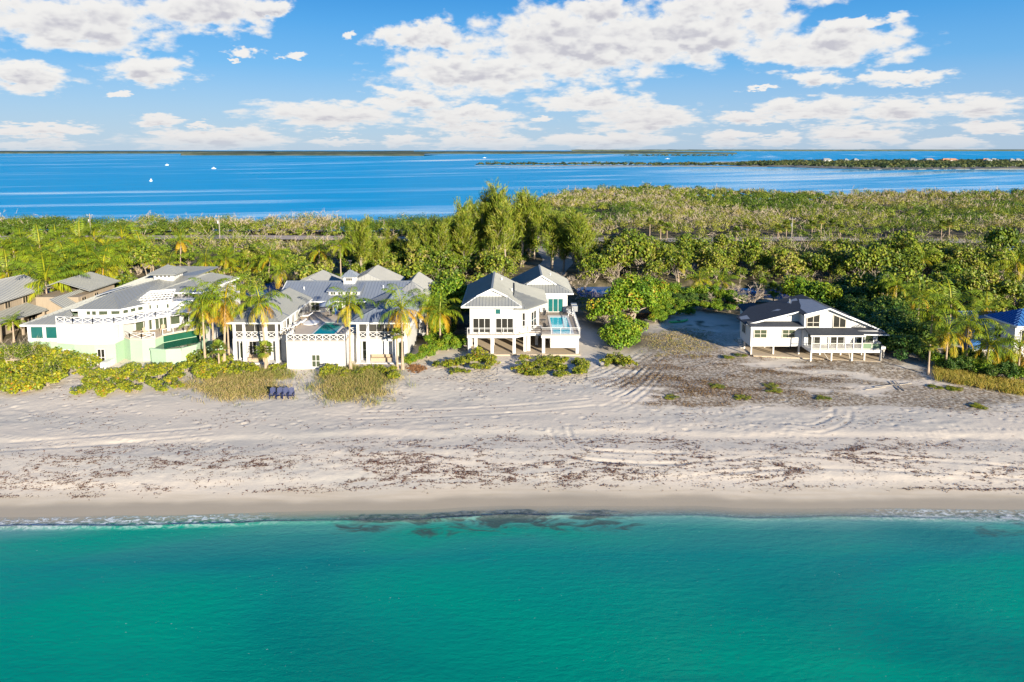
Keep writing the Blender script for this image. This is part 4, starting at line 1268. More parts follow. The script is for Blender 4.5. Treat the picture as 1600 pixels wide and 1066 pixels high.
    part(H, 'side_wall', WHITE, MB().box(-16.6, -13.6, 103.6, 116.5, g0, 7.0))
    for i, (lx, ly) in enumerate(((-31.0, 93.0), (-30.75, 94.5), (-30.5, 96.0))):
        lounger(lx, ly, 5.0, R(-62), ['white sun lounger nearest the crossed rail on the pool terrace', 'white sun lounger in the middle of the three on the pool terrace', 'white sun lounger furthest back of the three on the pool terrace'][i], 'sun loungers on the pool terrace')
    lounger(-30.7, 100.0, 5.0, R(-80), 'white lounger against the side wing wall of the terrace', None)
    u = thing('sun_umbrella', (-27.6, 101.2, 5.0), 'grey blue sun umbrella standing on the terrace behind the pool', 'umbrella')
    MB().bar((-27.6, 101.2, 5.0), (-27.6, 101.2, 7.35), 0.07).build('pole', STEEL, u)
    cn = MB(); k = 8
    ring = [(-27.6 + 1.55 * math.cos(2 * math.pi * i / k), 101.2 + 1.55 * math.sin(2 * math.pi * i / k), 6.85) for i in range(k)]
    for i in range(k): cn.poly([ring[i], ring[(i + 1) % k], (-27.6, 101.2, 7.4)])
    for i in range(k):
        a, b = ring[i], ring[(i + 1) % k]; cn.quad((a[0], a[1], 6.7), (b[0], b[1], 6.7), b, a)
    cn.build('canopy', UMBRELLA, u)
    for i in range(k): MB().bar((-27.6, 101.2, 7.33), (ring[i][0], ring[i][1], 6.8), 0.03).build('rib', STEEL, u)
    MB().tube([(-27.6, 101.2, 5.0), (-27.6, 101.2, 5.12)], [0.35, 0.35], 12).build('base', DARKMETAL, u)
    simple_chair('terrace_chair', -26.4, 101.6, 5.0, R(70), BLUECHAIRC, 'blue terrace chair right of the grey umbrella pole')
    simple_chair('terrace_chair', -25.2, 100.4, 5.0, R(100), DARKMETAL, 'dark terrace chair at the back corner of the raised pool')
    table(-28.6, 101.0, 5.0, 0.45, 0.7, STEEL, 'small round table under the grey umbrella')
    for i, x in enumerate((-22.9, -24.9)):
        p = thing('path_lamp', (x, 86.9, gz1(x, 86.9)), ['small dark path lamp at the right end of the white terrace wall', 'small dark path lamp below the middle of the white terrace wall'][i], 'lamp')
        z = gz1(x, 86.9)
        MB().bar((x, 86.9, z - 0.1), (x, 86.9, z + 0.75), 0.06).build('pole', DARKMETAL, p)
        MB().box(x - 0.14, x + 0.14, 86.76, 87.04, z + 0.75, z + 0.87).build('lamp_head', DARKMETAL, p)


# ================================================================== curved white and mint house (left)
def curved_house():
    H = thing('curved_house', (-55, 98, 1.2), 'large white and mint house with curved terraces and low grey hip roofs', 'house')
    g0 = 0.8
    up = [(-61.4, 90.0), (-58.8, 89.4), (-56.0, 89.2), (-53.4, 89.6), (-51.2, 91.0), (-49.6, 93.0), (-47.4, 95.2), (-45.2, 97.0)]      # edge of the upper terrace
    back = [(-45.2, 104.0), (-61.4, 104.0)]
    # left block, both floors
    part(H, 'lower_wall', MINT, MB().prism(up[:4] + [(-53.4, 96.0), (-61.4, 96.0)], g0, 4.05))
    lw = MB()
    for (a, b) in zip(up[:3], up[1:4]):
        pass
    part(H, 'upper_wall', WHITE, MB().prism([(p[0], p[1] - 0.12) for p in up[:4]] + [(-53.3, 96.1), (-61.4, 96.1)], 4.05, 6.62))
    part(H, 'left_wing_wall', MINT, MB().box(-66.0, -61.42, 91.0, 118.0, g0, 6.35))
    part(H, 'wall_band', TRIM, MB().box(-66.1, -61.42, 90.93, 90.99, 4.0, 4.25).box(-66.1, -61.42, 90.9, 90.99, 6.1, 6.36).box(-64.0, -63.72, 90.92, 90.99, 4.25, 6.1).box(-66.06, -65.8, 90.92, 90.99, 4.25, 6.1).box(-61.75, -61.43, 90.92, 90.99, 4.25, 6.1))
    for x0 in (-65.65, -63.6):
        window(H, (x0, 91.0, 4.4), (1, 0), 1.7, 1.6, 1, 1, PANE_TEAL, name='tall_window')
        window(H, (x0, 91.0, 4.3), (1, 0), 1.7, 0.05, 1, 1, PANE_TEAL) if False else None
    # upper terrace slab
    part(H, 'upper_terrace', WHITE, MB().prism([(p[0], p[1] - 0.15) for p in up] + back, 6.62, 6.86))
    railing(H, [(p[0], p[1], 6.86) for p in up[:4]], 0.85, 1.5, WHITE, cross=True)
    railing(H, [(p[0], p[1], 6.86) for p in up[3:7]], 0.85, 1.5, WHITE, cross=True)
    # core behind the lower terrace
    core = [(-53.3, 94.2), (-51.0, 95.2), (-48.0, 97.2), (-45.4, 98.8), (-45.4, 112), (-61.4, 112), (-61.4, 96.2), (-53.3, 96.15)]
    part(H, 'core_wall', WHITE, MB().prism(core, g0, 6.618))
    def along(a, b, t0, L, z, h, nx, ny, g, nm='window'):
        a = Vector((*a, 0)); b = Vector((*b, 0)); u = (b - a).normalized(); p = a + u * t0
        window(H, (p.x, p.y, z), u, L, h, nx, ny, g, name=nm)
    along((-53.3, 94.2), (-51.0, 95.2), 0.15, 2.1, 4.55, 1.75, 2, 1, PANE_GREEN, 'sliding_door')
    along((-51.0, 95.2), (-48.0, 97.2), 0.1, 1.6, 4.5, 1.75, 3, 1, PANE_GREEN, 'sliding_door')
    along((-51.0, 95.2), (-48.0, 97.2), 1.95, 1.4, 4.9, 1.2, 1, 1, PANE_GREEN)
    along((-48.0, 97.2), (-45.4, 98.8), 0.2, 1.3, 4.9, 1.2, 1, 1, PANE_GREEN)
    along((-48.0, 97.2), (-45.4, 98.8), 1.7, 1.2, 4.9, 1.2, 1, 1, PANE_GREEN)
    posts(H, [(-50.6, 92.6), (-48.6, 94.6), (-46.4, 96.4), (-53.0, 90.6)], 4.5, 6.6, 0.4, WHITE, 'column')
    # lower terrace with its mint drum wall
    low = [(-53.4, 91.6), (-52.0, 90.6), (-50.2, 90.3), (-48.6, 90.7), (-48.3, 92.2), (-46.4, 94.2), (-44.4, 96.0), (-45.4, 98.9), (-48, 97.3), (-51, 95.3), (-53.4, 94.2)]
    part(H, 'drum_wall', MINT, MB().prism(low, g0 - 0.4, 4.3))
    part(H, 'lower_terrace', SHELLDECK, MB().prism(low, 4.302, 4.5))
    railing(H, [(p[0], p[1], 4.5) for p in low[:4]], 0.8, 1.3, WHITE, cross=True)
    railing(H, [(-48.3, 92.2, 4.5), (-46.4, 94.2, 4.5), (-44.4, 96.0, 4.5)], 0.8, 1.3, WHITE)
    # dark green raised pool behind a mint wall
    pb = [(-48.3, 88.9), (-46.0, 88.3), (-44.2, 88.8), (-43.0, 90.6), (-42.9, 93.6), (-44.4, 95.9), (-46.4, 94.15), (-48.25, 92.1)]
    part(H, 'pool_wall', MINT, MB().prism(pb, g0 - 0.4, 3.35))
    part(H, 'pool_rim', MINT, MB().bar((-48.3, 88.9, 3.5), (-46.0, 88.3, 3.5), 0.25, 0.3).bar((-46.0, 88.3, 3.5), (-44.2, 88.8, 3.5), 0.25, 0.3).bar((-44.2, 88.8, 3.5), (-43.0, 90.6, 3.5), 0.25, 0.3).bar((-43, 90.6, 3.5), (-42.9, 93.6, 3.5), 0.25, 0.3))
    part(H, 'pool_water', POOL_DARK, MB().prism([(-48.1, 89.1), (-46.0, 88.6), (-44.3, 89.1), (-43.2, 90.8), (-43.1, 93.4), (-44.6, 95.5), (-46.4, 94.0), (-48.1, 92.0)], 3.351, 3.45))
    part(H, 'glass_screen', POOL_DARK, MB().bar((-48.2, 92.12, 3.95), (-46.4, 94.12, 3.95), 0.05, 0.9).bar((-46.4, 94.12, 3.95), (-44.5, 95.8, 3.95), 0.05, 0.9))
    # arched garden door and low white stair wall
    window(H, (-55.6, 89.16, 1.2), (1, 0), 1.0, 2.2, 2, 2, PANE_DARK, name='garden_door')
    part(H, 'stair_wall', WHITE, MB().box(-54.3, -53.5, 87.4, 89.4, g0 - 0.3, 2.1))
    part(H, 'stair_wall', WHITE, MB().box(-56.6, -56.0, 87.6, 89.2, g0 - 0.3, 2.6))
    part(H, 'garden_wall', MINT, MB().box(-42.9, -40.6, 93.6, 94.0, g0 - 0.4, 3.2))
    part(H, 'garden_wall', MINT, MB().box(-42.5, -39.4, 89.3, 89.6, g0 - 0.4, 1.9))
    for x0 in (-60.4, -58.0):
        window(H, (x0, 89.55, 2.6), (1, 0), 0.9, 0.6, 1, 1, PANE_DARK)
    # clerestory storey under the big roof
    cl = [(-60.6, 93.4), (-57.6, 92.9), (-54.6, 93.6), (-53.0, 96.4), (-49.2, 97.5), (-45.6, 99.5), (-45.6, 111), (-61.3, 111)]
    part(H, 'clerestory_wall', WHITE, MB().prism(cl, 6.862, 8.0))
    def row(a, b, k, w_, g=PANE_GREEN):
        a = Vector((*a, 0)); b = Vector((*b, 0)); u = (b - a).normalized(); L = (b - a).length
        for i in range(k):
            p = a + u * (L * (i + 0.5) / k - w_ / 2)
            window(H, (p.x, p.y, 7.15), u, w_, 0.6, 1, 1, g, name='clerestory_window')
    row((-60.3, 93.4), (-57.6, 92.9), 3, 0.75); row((-57.6, 92.9), (-54.6, 93.6), 2, 1.15); row((-54.6, 93.6), (-53.0, 96.4), 3, 0.8)
    row((-53.0, 96.4), (-49.2, 97.5), 3, 0.7)
    # main roof: low hips climbing to the cupola
    e0 = (-66.4, 90.1, 6.45); e1 = (-61.3, 90.1, 6.45); e2 = (-60.6, 92.3, 8.05); e3 = (-54.2, 92.5, 8.05); e4 = (-52.2, 96.0, 8.05)
    a0 = (-58.2, 98.0, 9.35); c0 = (-54.6, 106.0, 10.0); m0 = (-62.2, 94.0, 7.75); b0 = (-67.4, 120, 6.45); b1 = (-58.5, 116, 10.1); r0 = (-50.5, 108, 10.0); k0 = (-51.9, 99.5, 8.3)
    rf = MB()
    rf.slopes([[e0, e1, m0], [e1, (-60.65, 92.35, 7.4), m0], [m0, (-60.65, 92.35, 8.02), a0], [e0, m0, a0], [e0, a0, c0], [e0, c0, b1], [e0, b1, b0], [e2, e3, a0], [e3, e4, c0], [e3, c0, a0], [e4, k0, c0], [k0, r0, c0], [c0, r0, (-50.5, 116, 10.0)], [c0, (-50.5, 116, 10.0), b1]], 0.5, 0.16)
    rf.bar(e3, a0, 0.2, 0.08); rf.bar(a0, c0, 0.2, 0.08); rf.bar(e0, m0, 0.16, 0.06); rf.bar(c0, b1, 0.2, 0.08)
    part(H, 'main_roof', SEAM, rf)
    part(H, 'roof_skylight', UNDERLAY, MB().slopes([[(-60.6, 97.5, 8.92), (-58.4, 98.4, 9.5), (-57.2, 101.4, 9.78), (-60.2, 100.6, 9.15)]], 0, 0.1))
    part(H, 'fascia', TRIM, MB().bar((e0[0], 90.07, 6.4), (e1[0], 90.07, 6.4), 0.05, 0.22).bar((-60.7, 92.27, 7.97), (-54.2, 92.47, 7.97), 0.06, 0.24).bar((-54.17, 92.45, 7.97), (-52.17, 95.95, 7.97), 0.06, 0.24).bar((-66.43, 90.1, 6.4), (-67.43, 120, 6.4), 0.06, 0.22))
    # right wing
    part(H, 'right_wing_wall', WHITE, MB().box(-52.8, -46.6, 101.3, 112, 6.862, 8.6))
    rf = MB()
    rf.slopes([[(-53.6, 100.4, 8.75), (-46.6, 100.4, 8.75), (-49.4, 104.2, 9.95)], [(-46.6, 100.4, 8.75), (-45.6, 112.5, 8.75), (-49.2, 110.5, 9.95), (-49.4, 104.2, 9.95)],
               [(-53.6, 100.4, 8.75), (-49.4, 104.2, 9.95), (-49.2, 110.5, 9.95), (-53.6, 110.5, 9.3)], [(-45.6, 112.5, 8.75), (-53.6, 112.5, 8.75), (-49.2, 110.5, 9.95)]], 0.5)
    rf.bar((-46.6, 100.4, 8.78), (-49.4, 104.2, 9.98), 0.16, 0.06)
    part(H, 'right_wing_roof', SEAM, rf)
    part(H, 'fascia', TRIM, MB().bar((-53.6, 100.37, 8.68), (-46.6, 100.37, 8.68), 0.05, 0.24).bar((-46.57, 100.4, 8.68), (-45.57, 112.5, 8.68), 0.05, 0.24))
    window(H, (-49.5, 101.3, 6.95), (1, 0), 2.2, 1.45, 3, 1, PANE_GREEN, name='sliding_door')
    window(H, (-51.0, 101.3, 6.95), (1, 0), 0.6, 1.45, 1, 1, PANE_GREEN, name='door')
    # white lattice porch
    pg = MB()
    A = [(-54.0, 95.6, 8.15), (-49.4, 97.3, 8.3), (-50.4, 100.6, 9.2), (-53.6, 99.4, 9.15)]
    for a, b in ((0, 1), (1, 2), (2, 3), (3, 0)): pg.bar(A[a], A[b], 0.16, 0.2)
    for i in range(1, 9):
        t = i / 9
        p = Vector(A[0]).lerp(Vector(A[1]), t); q = Vector(A[3]).lerp(Vector(A[2]), t)
        pg.bar(p, q, 0.14, 0.16)
    for i in range(1, 5):
        t = i / 5
        pg.bar(Vector(A[0]).lerp(Vector(A[3]), t) + Vector((0, 0, 0.13)), Vector(A[1]).lerp(Vector(A[2]), t) + Vector((0, 0, 0.13)), 0.12, 0.10)
    part(H, 'pergola', WHITE, pg)
    posts(H, [(-53.8, 95.8), (-52.4, 96.3), (-50.9, 96.8), (-49.6, 97.3)], 6.86, 8.2, 0.36, WHITE, 'column')
    part(H, 'cupola_wall', WHITE, MB().box(-55.9, -52.8, 105.0, 108.0, 8.9, 10.75))
    px = (-54.35, 106.5, 11.95); q0, q1, y0, y1, ez = -56.6, -52.1, 104.3, 108.7, 10.78
    part(H, 'cupola_roof', SEAM, MB().slopes([[(q0, y0, ez), (q1, y0, ez), px], [(q1, y0, ez), (q1, y1, ez), px], [(q1, y1, ez), (q0, y1, ez), px], [(q0, y1, ez), (q0, y0, ez), px]], 0.5, 0.15))
    for i in range(4):
        window(H, (-55.5 + i * 0.62, 105.0, 10.2), (1, 0), 0.32, 0.32, 1, 1, PANE_DARK, name='cupola_window', fw=0.05)
        window(H, (-52.8, 105.4 + i * 0.62, 10.2), (0, 1), 0.32, 0.32, 1, 1, PANE_DARK, name='cupola_window', fw=0.05)
    table(-51.6, 91.8, 4.5, 0.5, 0.7, TEAK, 'small table on the curved lower terrace')
    simple_chair('terrace_chair', -50.6, 92.0, 4.5, R(40), TEAK, 'wooden chair beside the table on the curved lower terrace')
    simple_chair('terrace_chair', -49.0, 93.6, 4.5, R(20), TEAK, 'wooden chair before the sliding doors of the curved lower terrace')


# ================================================================== weathered white stilt house with dark shingles (right)
def shingle_house():
    H = thing('shingle_house', (43, 96, 1.2), 'low white house on thin posts with patchy dark shingle roof and screened porch', 'house')
    part(H, 'ground_slab', SLAB, MB().prism([(33.8, 93.0), (50.2, 90.2), (52.6, 95.0), (52.6, 101.5), (33.8, 101.5)], 0.8, 1.36))
    fl = 2.75
    part(H, 'floor_beam', WHITE, MB().prism([(33.52, 93.55), (51.3, 93.55), (51.3, 101.0), (36.02, 101.0), (33.52, 97.9)], fl - 0.25, fl))
    part(H, 'left_wall', WHITE, MB().prism([(33.5, 93.5), (40.6, 93.5), (40.6, 101.0), (36.0, 101.0), (33.5, 97.9)], fl + 0.001, 5.55))
    part(H, 'right_wall', WHITE, MB().box(47.2, 51.35, 93.5, 101.2, fl + 0.001, 4.75))
    # roof line: low on the left, steeper on the right
    RX, RZ = 43.8, 8.25
    zl = lambda x: 5.55 + (RZ - 5.55) * (x - 33.0) / (RX - 33.0)
    zr = lambda x: RZ + (4.55 - RZ) * (x - RX) / (52.5 - RX)
    yb = 94.6
    part(H, 'left_gable', WHITE, MB().prism([(33.9, yb), (40.6, yb), (40.6, yb + 0.2), (33.9, yb + 0.2)], 5.4, 5.56).poly([(33.7, yb - 0.01, 5.55), (40.6, yb - 0.01, 5.55), (40.6, yb - 0.01, zl(40.6) - 0.12), (33.7, yb - 0.01, zl(33.7) - 0.1)]))
    part(H, 'right_gable', WHITE, MB().poly([(47.2, yb, 4.6), (52.0, yb, 4.6), (51.9, yb, zr(51.9) - 0.1), (47.2, yb, zr(47.2) - 0.12)]))
    by = 92.8
    part(H, 'bay_wall', WHITE, MB().box(40.62, 47.18, by + 0.12, 100, fl + 0.002, 5.3))
    bay = MB().poly([(40.62, by, 5.0), (47.18, by, 5.0), (47.18, by, zr(47.18) - 0.1), (RX, by, RZ - 0.1), (40.62, by, zl(40.62) - 0.1)])
    bay.poly([(40.62, by, 5.0), (40.62, by, zl(40.62) - 0.1), (40.62, yb + 0.3, zl(40.62) - 0.1), (40.62, yb + 0.3, 5.0)])
    bay.poly([(47.18, by, 5.0), (47.18, yb + 0.3, 5.0), (47.18, yb + 0.3, zr(47.18) - 0.1), (47.18, by, zr(47.18) - 0.1)])
    part(H, 'bay_front', WHITE, bay)
    rf = MB()
    rf.slopes([[(33.0, 94.0, zl(33.0)), (40.3, 94.0, zl(40.3)), (40.3, 92.2, zl(40.3)), (RX, 92.2, RZ), (RX, 101.6, RZ), (36.0, 101.6, zl(36.0)), (33.0, 98.2, zl(33.0))],
               [(52.5, 94.0, zr(52.5)), (47.5, 94.0, zr(47.5)), (47.5, 92.2, zr(47.5)), (RX, 92.2, RZ), (RX, 101.6, RZ), (52.5, 101.6, zr(52.5))]], 0, 0.16)
    part(H, 'main_roof', SHINGLE, rf)
    part(H, 'left_skirt_roof', SHINGLE, MB().slopes([[(33.2, 92.8, 5.5), (40.55, 92.8, 5.5), (40.55, 94.55, 5.86), (33.2, 94.55, 5.86)]], 0, 0.14))
    part(H, 'right_skirt_roof', SHINGLE, MB().slopes([[(47.22, 92.6, 4.55), (52.4, 92.6, 4.45), (52.0, 94.55, 4.9), (47.22, 94.55, 5.05)]], 0, 0.14))
    pt = MB()
    def patch(pts, lift=0.012):
        pt.poly([(x, y, (zl(x) if x < RX else zr(x)) + lift) for x, y in pts])
    patch([(40.8, 92.3), (43.75, 92.3), (43.75, 98.0), (42.6, 99.6), (42.0, 97.9), (41.6, 96.5), (41.0, 95.2)])
    part(H, 'bare_roof_patch', UNDERLAY, pt); pt = MB()
    patch([(40.9, 98.2), (41.5, 99.3), (42.2, 99.0), (42.5, 100.3), (41.4, 100.0), (40.7, 99.2)], 0.016)
    part(H, 'bare_roof_patch', UNDERLAY, pt); pt = MB()
    patch([(37.5, 97.0), (38.6, 97.4), (38.9, 96.8), (38.4, 96.5), (38.0, 96.9)], 0.012)
    part(H, 'bare_roof_patch', UNDERLAY, pt)
    pt = MB()
    patch([(33.1, 96.6), (34.2, 96.0), (34.4, 98.0), (33.3, 98.0)], 0.012)
    part(H, 'bare_roof_patch', UNDERLAY, pt)
    t = MB()
    t.bar((33.0, 93.97, zl(33.0) - 0.05), (40.3, 93.97, zl(40.3) - 0.05), 0.05, 0.2)
    t.bar((40.3, 92.17, zl(40.3) - 0.05), (RX, 92.17, RZ - 0.05), 0.05, 0.2); t.bar((RX, 92.17, RZ - 0.05), (47.5, 92.17, zr(47.5) - 0.05), 0.05, 0.2)
    t.bar((47.5, 93.97, zr(47.5) - 0.05), (52.5, 93.97, zr(52.5) - 0.05), 0.05, 0.2)
    t.bar((33.2, 92.77, 5.43), (40.55, 92.77, 5.43), 0.05, 0.14); t.bar((47.22, 92.57, 4.48), (52.4, 92.57, 4.38), 0.05, 0.14)
    part(H, 'fascia', TRIM, t)
    frame = mat('window_tan_frame', (0.55, 0.50, 0.42), 0.6, var=0.05)
    for x0 in (33.95, 37.9): window(H, (x0, 93.5, 3.8), (1, 0), 1.75, 1.1, 2, 2, PANE_GREEN, frame)
    window(H, (40.95, by, 5.55), (1, 0), 1.75, 1.2, 2, 2, PANE_DARK, frame, tops=(1.2, 1.72), name='gable_window')
    window(H, (44.6, by, 5.5), (1, 0), 1.75, 1.2, 2, 1, PANE_DARK, frame, tops=(1.72, 1.02), name='gable_window')
    window(H, (48.3, 93.5, 2.95), (1, 0), 2.4, 1.4, 2, 1, PANE_GREEN, TRIM, name='sliding_door')
    window(H, (41.2, by + 0.12, 2.9), (1, 0), 1.8, 1.6, 2, 1, PANE_DARK, TRIM, name='sliding_door')
    window(H, (44.4, by + 0.12, 2.9), (1, 0), 1.9, 1.6, 2, 1, PANE_DARK, TRIM, name='sliding_door')
    window(H, (33.5, 96.9, 3.8), (0, -1), 1.4, 1.1, 2, 1, PANE_DARK, frame)
    # porch
    py = 90.7
    part(H, 'porch_deck', WHITE, MB().box(40.7, 50.4, py - 0.15, 93.45, 2.5, 2.9).box(50.4, 51.7, 92.0, 93.45, 2.5, 2.9))
    part(H, 'chimney_vent', STEEL, MB().tube([(41.0, 99.0, 7.3), (41.0, 99.0, 8.1)], [0.1, 0.1], 8))
    part(H, 'porch_roof', SHINGLE, MB().slopes([[(40.5, py - 0.4, 4.98), (47.9, py - 0.4, 4.98), (47.3, by, 5.4), (40.6, by, 5.4)]], 0, 0.12))
    part(H, 'porch_beam', WHITE, MB().box(40.7, 47.75, py - 0.1, py + 0.1, 4.68, 4.86).bar((40.45, py - 0.43, 4.91), (47.95, py - 0.43, 4.91), 0.05, 0.14))
    posts(H, [(40.85 + i * 1.14, py) for i in range(7)], 2.9, 4.68, 0.13, WHITE, 'porch_post')
    for i in range(6):
        a = 40.85 + i * 1.14
        railing(H, [(a + 0.08, py, 2.9), (a + 1.06, py, 2.9)], 0.85, 1.2, STILT, bal=0.16, pw=0.03)
    railing(H, [(47.8, py, 2.9), (50.3, py, 2.9), (50.35, 91.9, 2.9)], 0.9, 1.25, STILT, glassm=GLASSG)
    posts(H, [(40.8, py), (43.6, py), (46.4, py), (48.2, py + 0.2), (50.3, py), (51.5, 92.1), (33.7, 93.7), (36.8, 93.7), (37.0, 94.4), (40.4, 93.7), (43.2, 93.3), (46.1, 93.3), (49.0, 93.3),
              (33.7, 96.5), (36.8, 97), (40.4, 97), (44, 97), (48, 97), (51, 97), (36.3, 100.5), (39, 100.5), (43, 100.5), (48, 100.5)], 0.9, 2.51, 0.2, STILT, 'stilt')
    part(H, 'bracing', STILT, MB().bar((46.3, py, 1.2), (46.7, 92.5, 2.5), 0.08).bar((43.5, py, 1.1), (43.2, 93.2, 2.4), 0.08))
    st = MB()
    for i in range(5): st.box(33.0, 33.45, 96.0 + i * 0.3, 96.28 + i * 0.3, 1.5 + i * 0.25, 1.58 + i * 0.25)
    part(H, 'side_stair', STILT, st)
    part(H, 'rear_shed_roof', SHINGLE, MB().slopes([[(35.8, 102.5, 5.0), (38.5, 102.5, 5.2), (38.5, 106.5, 5.9), (35.8, 106.5, 5.6)]], 0, 0.14))
    part(H, 'rear_shed_wall', WHITE, MB().box(36.3, 38.2, 102.6, 106.4, 1.0, 4.9))


# ================================================================== neighbours at the edges
def timber_house():
    H = thing('timber_house', (-82, 106, 1.2), 'weathered tan board house with grey ribbed metal roofs among palms', 'house')
    part(H, 'wall', TANBOARD, MB().box(-92, -79.0, 99, 113.5, 0.8, 6.85))
    rf = MB()
    rf.slopes([[(-77.7, 97.5, 6.9), (-78.2, 114.5, 6.9), (-83, 114.5, 8.9), (-83, 97.5, 8.9)], [(-92.5, 97.5, 6.9), (-92.5, 114.5, 6.9), (-83, 114.5, 8.9), (-83, 97.5, 8.9)]], 0.55, rib=0.09)
    part(H, 'main_roof', SEAMLIGHT, rf)
    part(H, 'gable', TANBOARD, MB().poly([(-91.5, 98.99, 6.85), (-79.2, 98.99, 6.85), (-83, 98.99, 8.7)]))
    lo = MB().slopes([[(-76.4, 99.5, 4.25), (-75.2, 108.5, 4.25), (-78.95, 109.2, 5.25), (-78.95, 99.5, 5.25)]], 0.5, rib=0.09)
    part(H, 'porch_roof', SEAM, lo)
    posts(H, [(-76.8, 100), (-76.2, 104), (-75.6, 108)], 0.8, 4.3, 0.3, TANBOARD, 'porch_post')
    for yy in (99.6, 101.6, 104.3, 108.2):
        window(H, (-79.0, yy, 5.35), (0, 1), 1.2, 1.0, 2, 1, PANE_DARK, TANBOARD)
    for yy in (101, 105, 109): window(H, (-79.0, yy, 1.6), (0, 1), 1.8, 1.9, 2, 1, PANE_DARK, TANBOARD, name='door')
    B = thing('timber_annex', (-73, 112, 1.2), 'lower grey roofed annex behind the weathered tan house', 'house')
    part(B, 'wall', TANBOARD, MB().box(-78, -71, 109.8, 120, 0.8, 6.0))
    rf = MB().slopes([[(-70.3, 106.5, 4.4), (-70.3, 117, 4.4), (-73.5, 117, 6.4), (-73.5, 106.5, 6.4)]], 0.5, rib=0.09)
    rf.slopes([[(-70.4, 112, 6.6), (-70.4, 121, 6.6), (-75.5, 121, 8.2), (-75.5, 112, 8.2)], [(-80, 112, 6.6), (-80, 121, 6.6), (-75.5, 121, 8.2), (-75.5, 112, 8.2)]], 0.5, rib=0.09)
    part(B, 'roof', SEAM, rf)
    posts(B, [(-70.6, 107), (-70.6, 111), (-70.6, 116)], 0.8, 4.5, 0.25, POLEWOOD, 'post')
    for yy in (110.6, 114): window(B, (-71.0, yy, 4.8), (0, 1), 1.2, 0.9, 2, 1, PANE_DARK, TANBOARD)


def blue_roof_house():
    H = thing('blue_roof_house', (74, 96, 1.2), 'white cottage with a bright blue roof behind palms', 'house')
    part(H, 'wall', WHITE, MB().box(69.8, 84, 92.5, 97.5, 0.8, 5.9))
    part(H, 'roof', BLUEROOF, MB().slopes([[(69.2, 91.4, 5.95), (85, 91.4, 5.95), (82, 94.6, 7.7), (72.2, 94.6, 7.7)], [(69.2, 98, 5.95), (85, 98, 5.95), (82, 94.6, 7.7), (72.2, 94.6, 7.7)], [(69.2, 91.4, 5.95), (72.2, 94.6, 7.7), (69.2, 98, 5.95)], [(85, 91.4, 5.95), (82, 94.6, 7.7), (85, 98, 5.95)]], 0.5))
    part(H, 'fascia', TRIM, MB().bar((69.2, 91.37, 5.88), (85, 91.37, 5.88), 0.05, 0.2).bar((69.17, 91.4, 5.88), (69.17, 98, 5.88), 0.05, 0.2))
    for x0 in (70.6, 72.6, 74.9): window(H, (x0, 92.5, 3.2), (1, 0), 1.3, 1.9, 2, 1, PANE_DARK)
    window(H, (69.8, 96.4, 3.2), (0, -1), 1.4, 1.6, 2, 1, PANE_DARK)
    A = thing('pale_annex', (71, 102, 1.2), 'low pale blue annex roof left of the blue roofed cottage', 'house')
    part(A, 'wall', WHITE, MB().box(68.2, 73.6, 99.6, 105, 0.8, 4.3))
    part(A, 'roof', mat('pale_blue_roof', (0.26, 0.36, 0.48), 0.5), MB().slopes([[(67.6, 98.9, 4.3), (74.2, 98.9, 4.3), (74.2, 102.3, 5.5), (67.6, 102.3, 5.5)], [(67.6, 105.6, 4.3), (74.2, 105.6, 4.3), (74.2, 102.3, 5.5), (67.6, 102.3, 5.5)]], 0.5))
    window(A, (69, 99.6, 2.4), (1, 0), 1.6, 1.4, 2, 1, PANE_DARK)
    W = thing('garden_wall', (65.6, 93, 1.2), 'low grey garden wall under the palms beside the blue roofed cottage', 'wall')
    part(W, 'wall', CREAM, MB().box(63.6, 67.6, 92.8, 93.1, 0.7, 2.1)); part(W, 'coping', TRIM, MB().box(63.5, 67.7, 92.72, 93.18, 2.1, 2.22))
    T = thing('round_tank', (65.8, 95.2, 1.2), 'round blue water tank behind the low grey garden wall', 'tank')
    part(T, 'shell', BLUEROOF, MB().tube([(65.8, 95.2, 0.9), (65.8, 95.2, 2.8)], [1.0, 1.0], 18)); part(T, 'lid', BLUEROOF, MB().tube([(65.8, 95.2, 2.8), (65.8, 95.2, 3.05)], [1.05, 0.3], 18))
    S = thing('boat_shed', (78.8, 108.5, 1.2), 'small blue roofed shed in the trees at the far right of the wood', 'shed')
    x, y, z = 121, 158, 1.2
    S.location = (x, y, z)
    part(S, 'wall', WHITE, MB().box(x - 3, x + 5, y, y + 6, 0.9, 4.6)); part(S, 'roof', BLUEROOF, MB().slopes([[(x - 3.6, y - 0.6, 5.2), (x + 5.6, y - 0.6, 5.2), (x + 5.6, y + 3, 7.2), (x - 3.6, y + 3, 7.2)], [(x - 3.6, y + 6.6, 5.2), (x + 5.6, y + 6.6, 5.2), (x + 5.6, y + 3, 7.2), (x - 3.6, y + 3, 7.2)]], 0.5))
    window(S, (x, y, 2.6), (1, 0), 1.6, 1.4, 2, 1, PANE_DARK)


stilt_house()
pavilion_house()
curved_house()
shingle_house()
timber_house()
blue_roof_house()

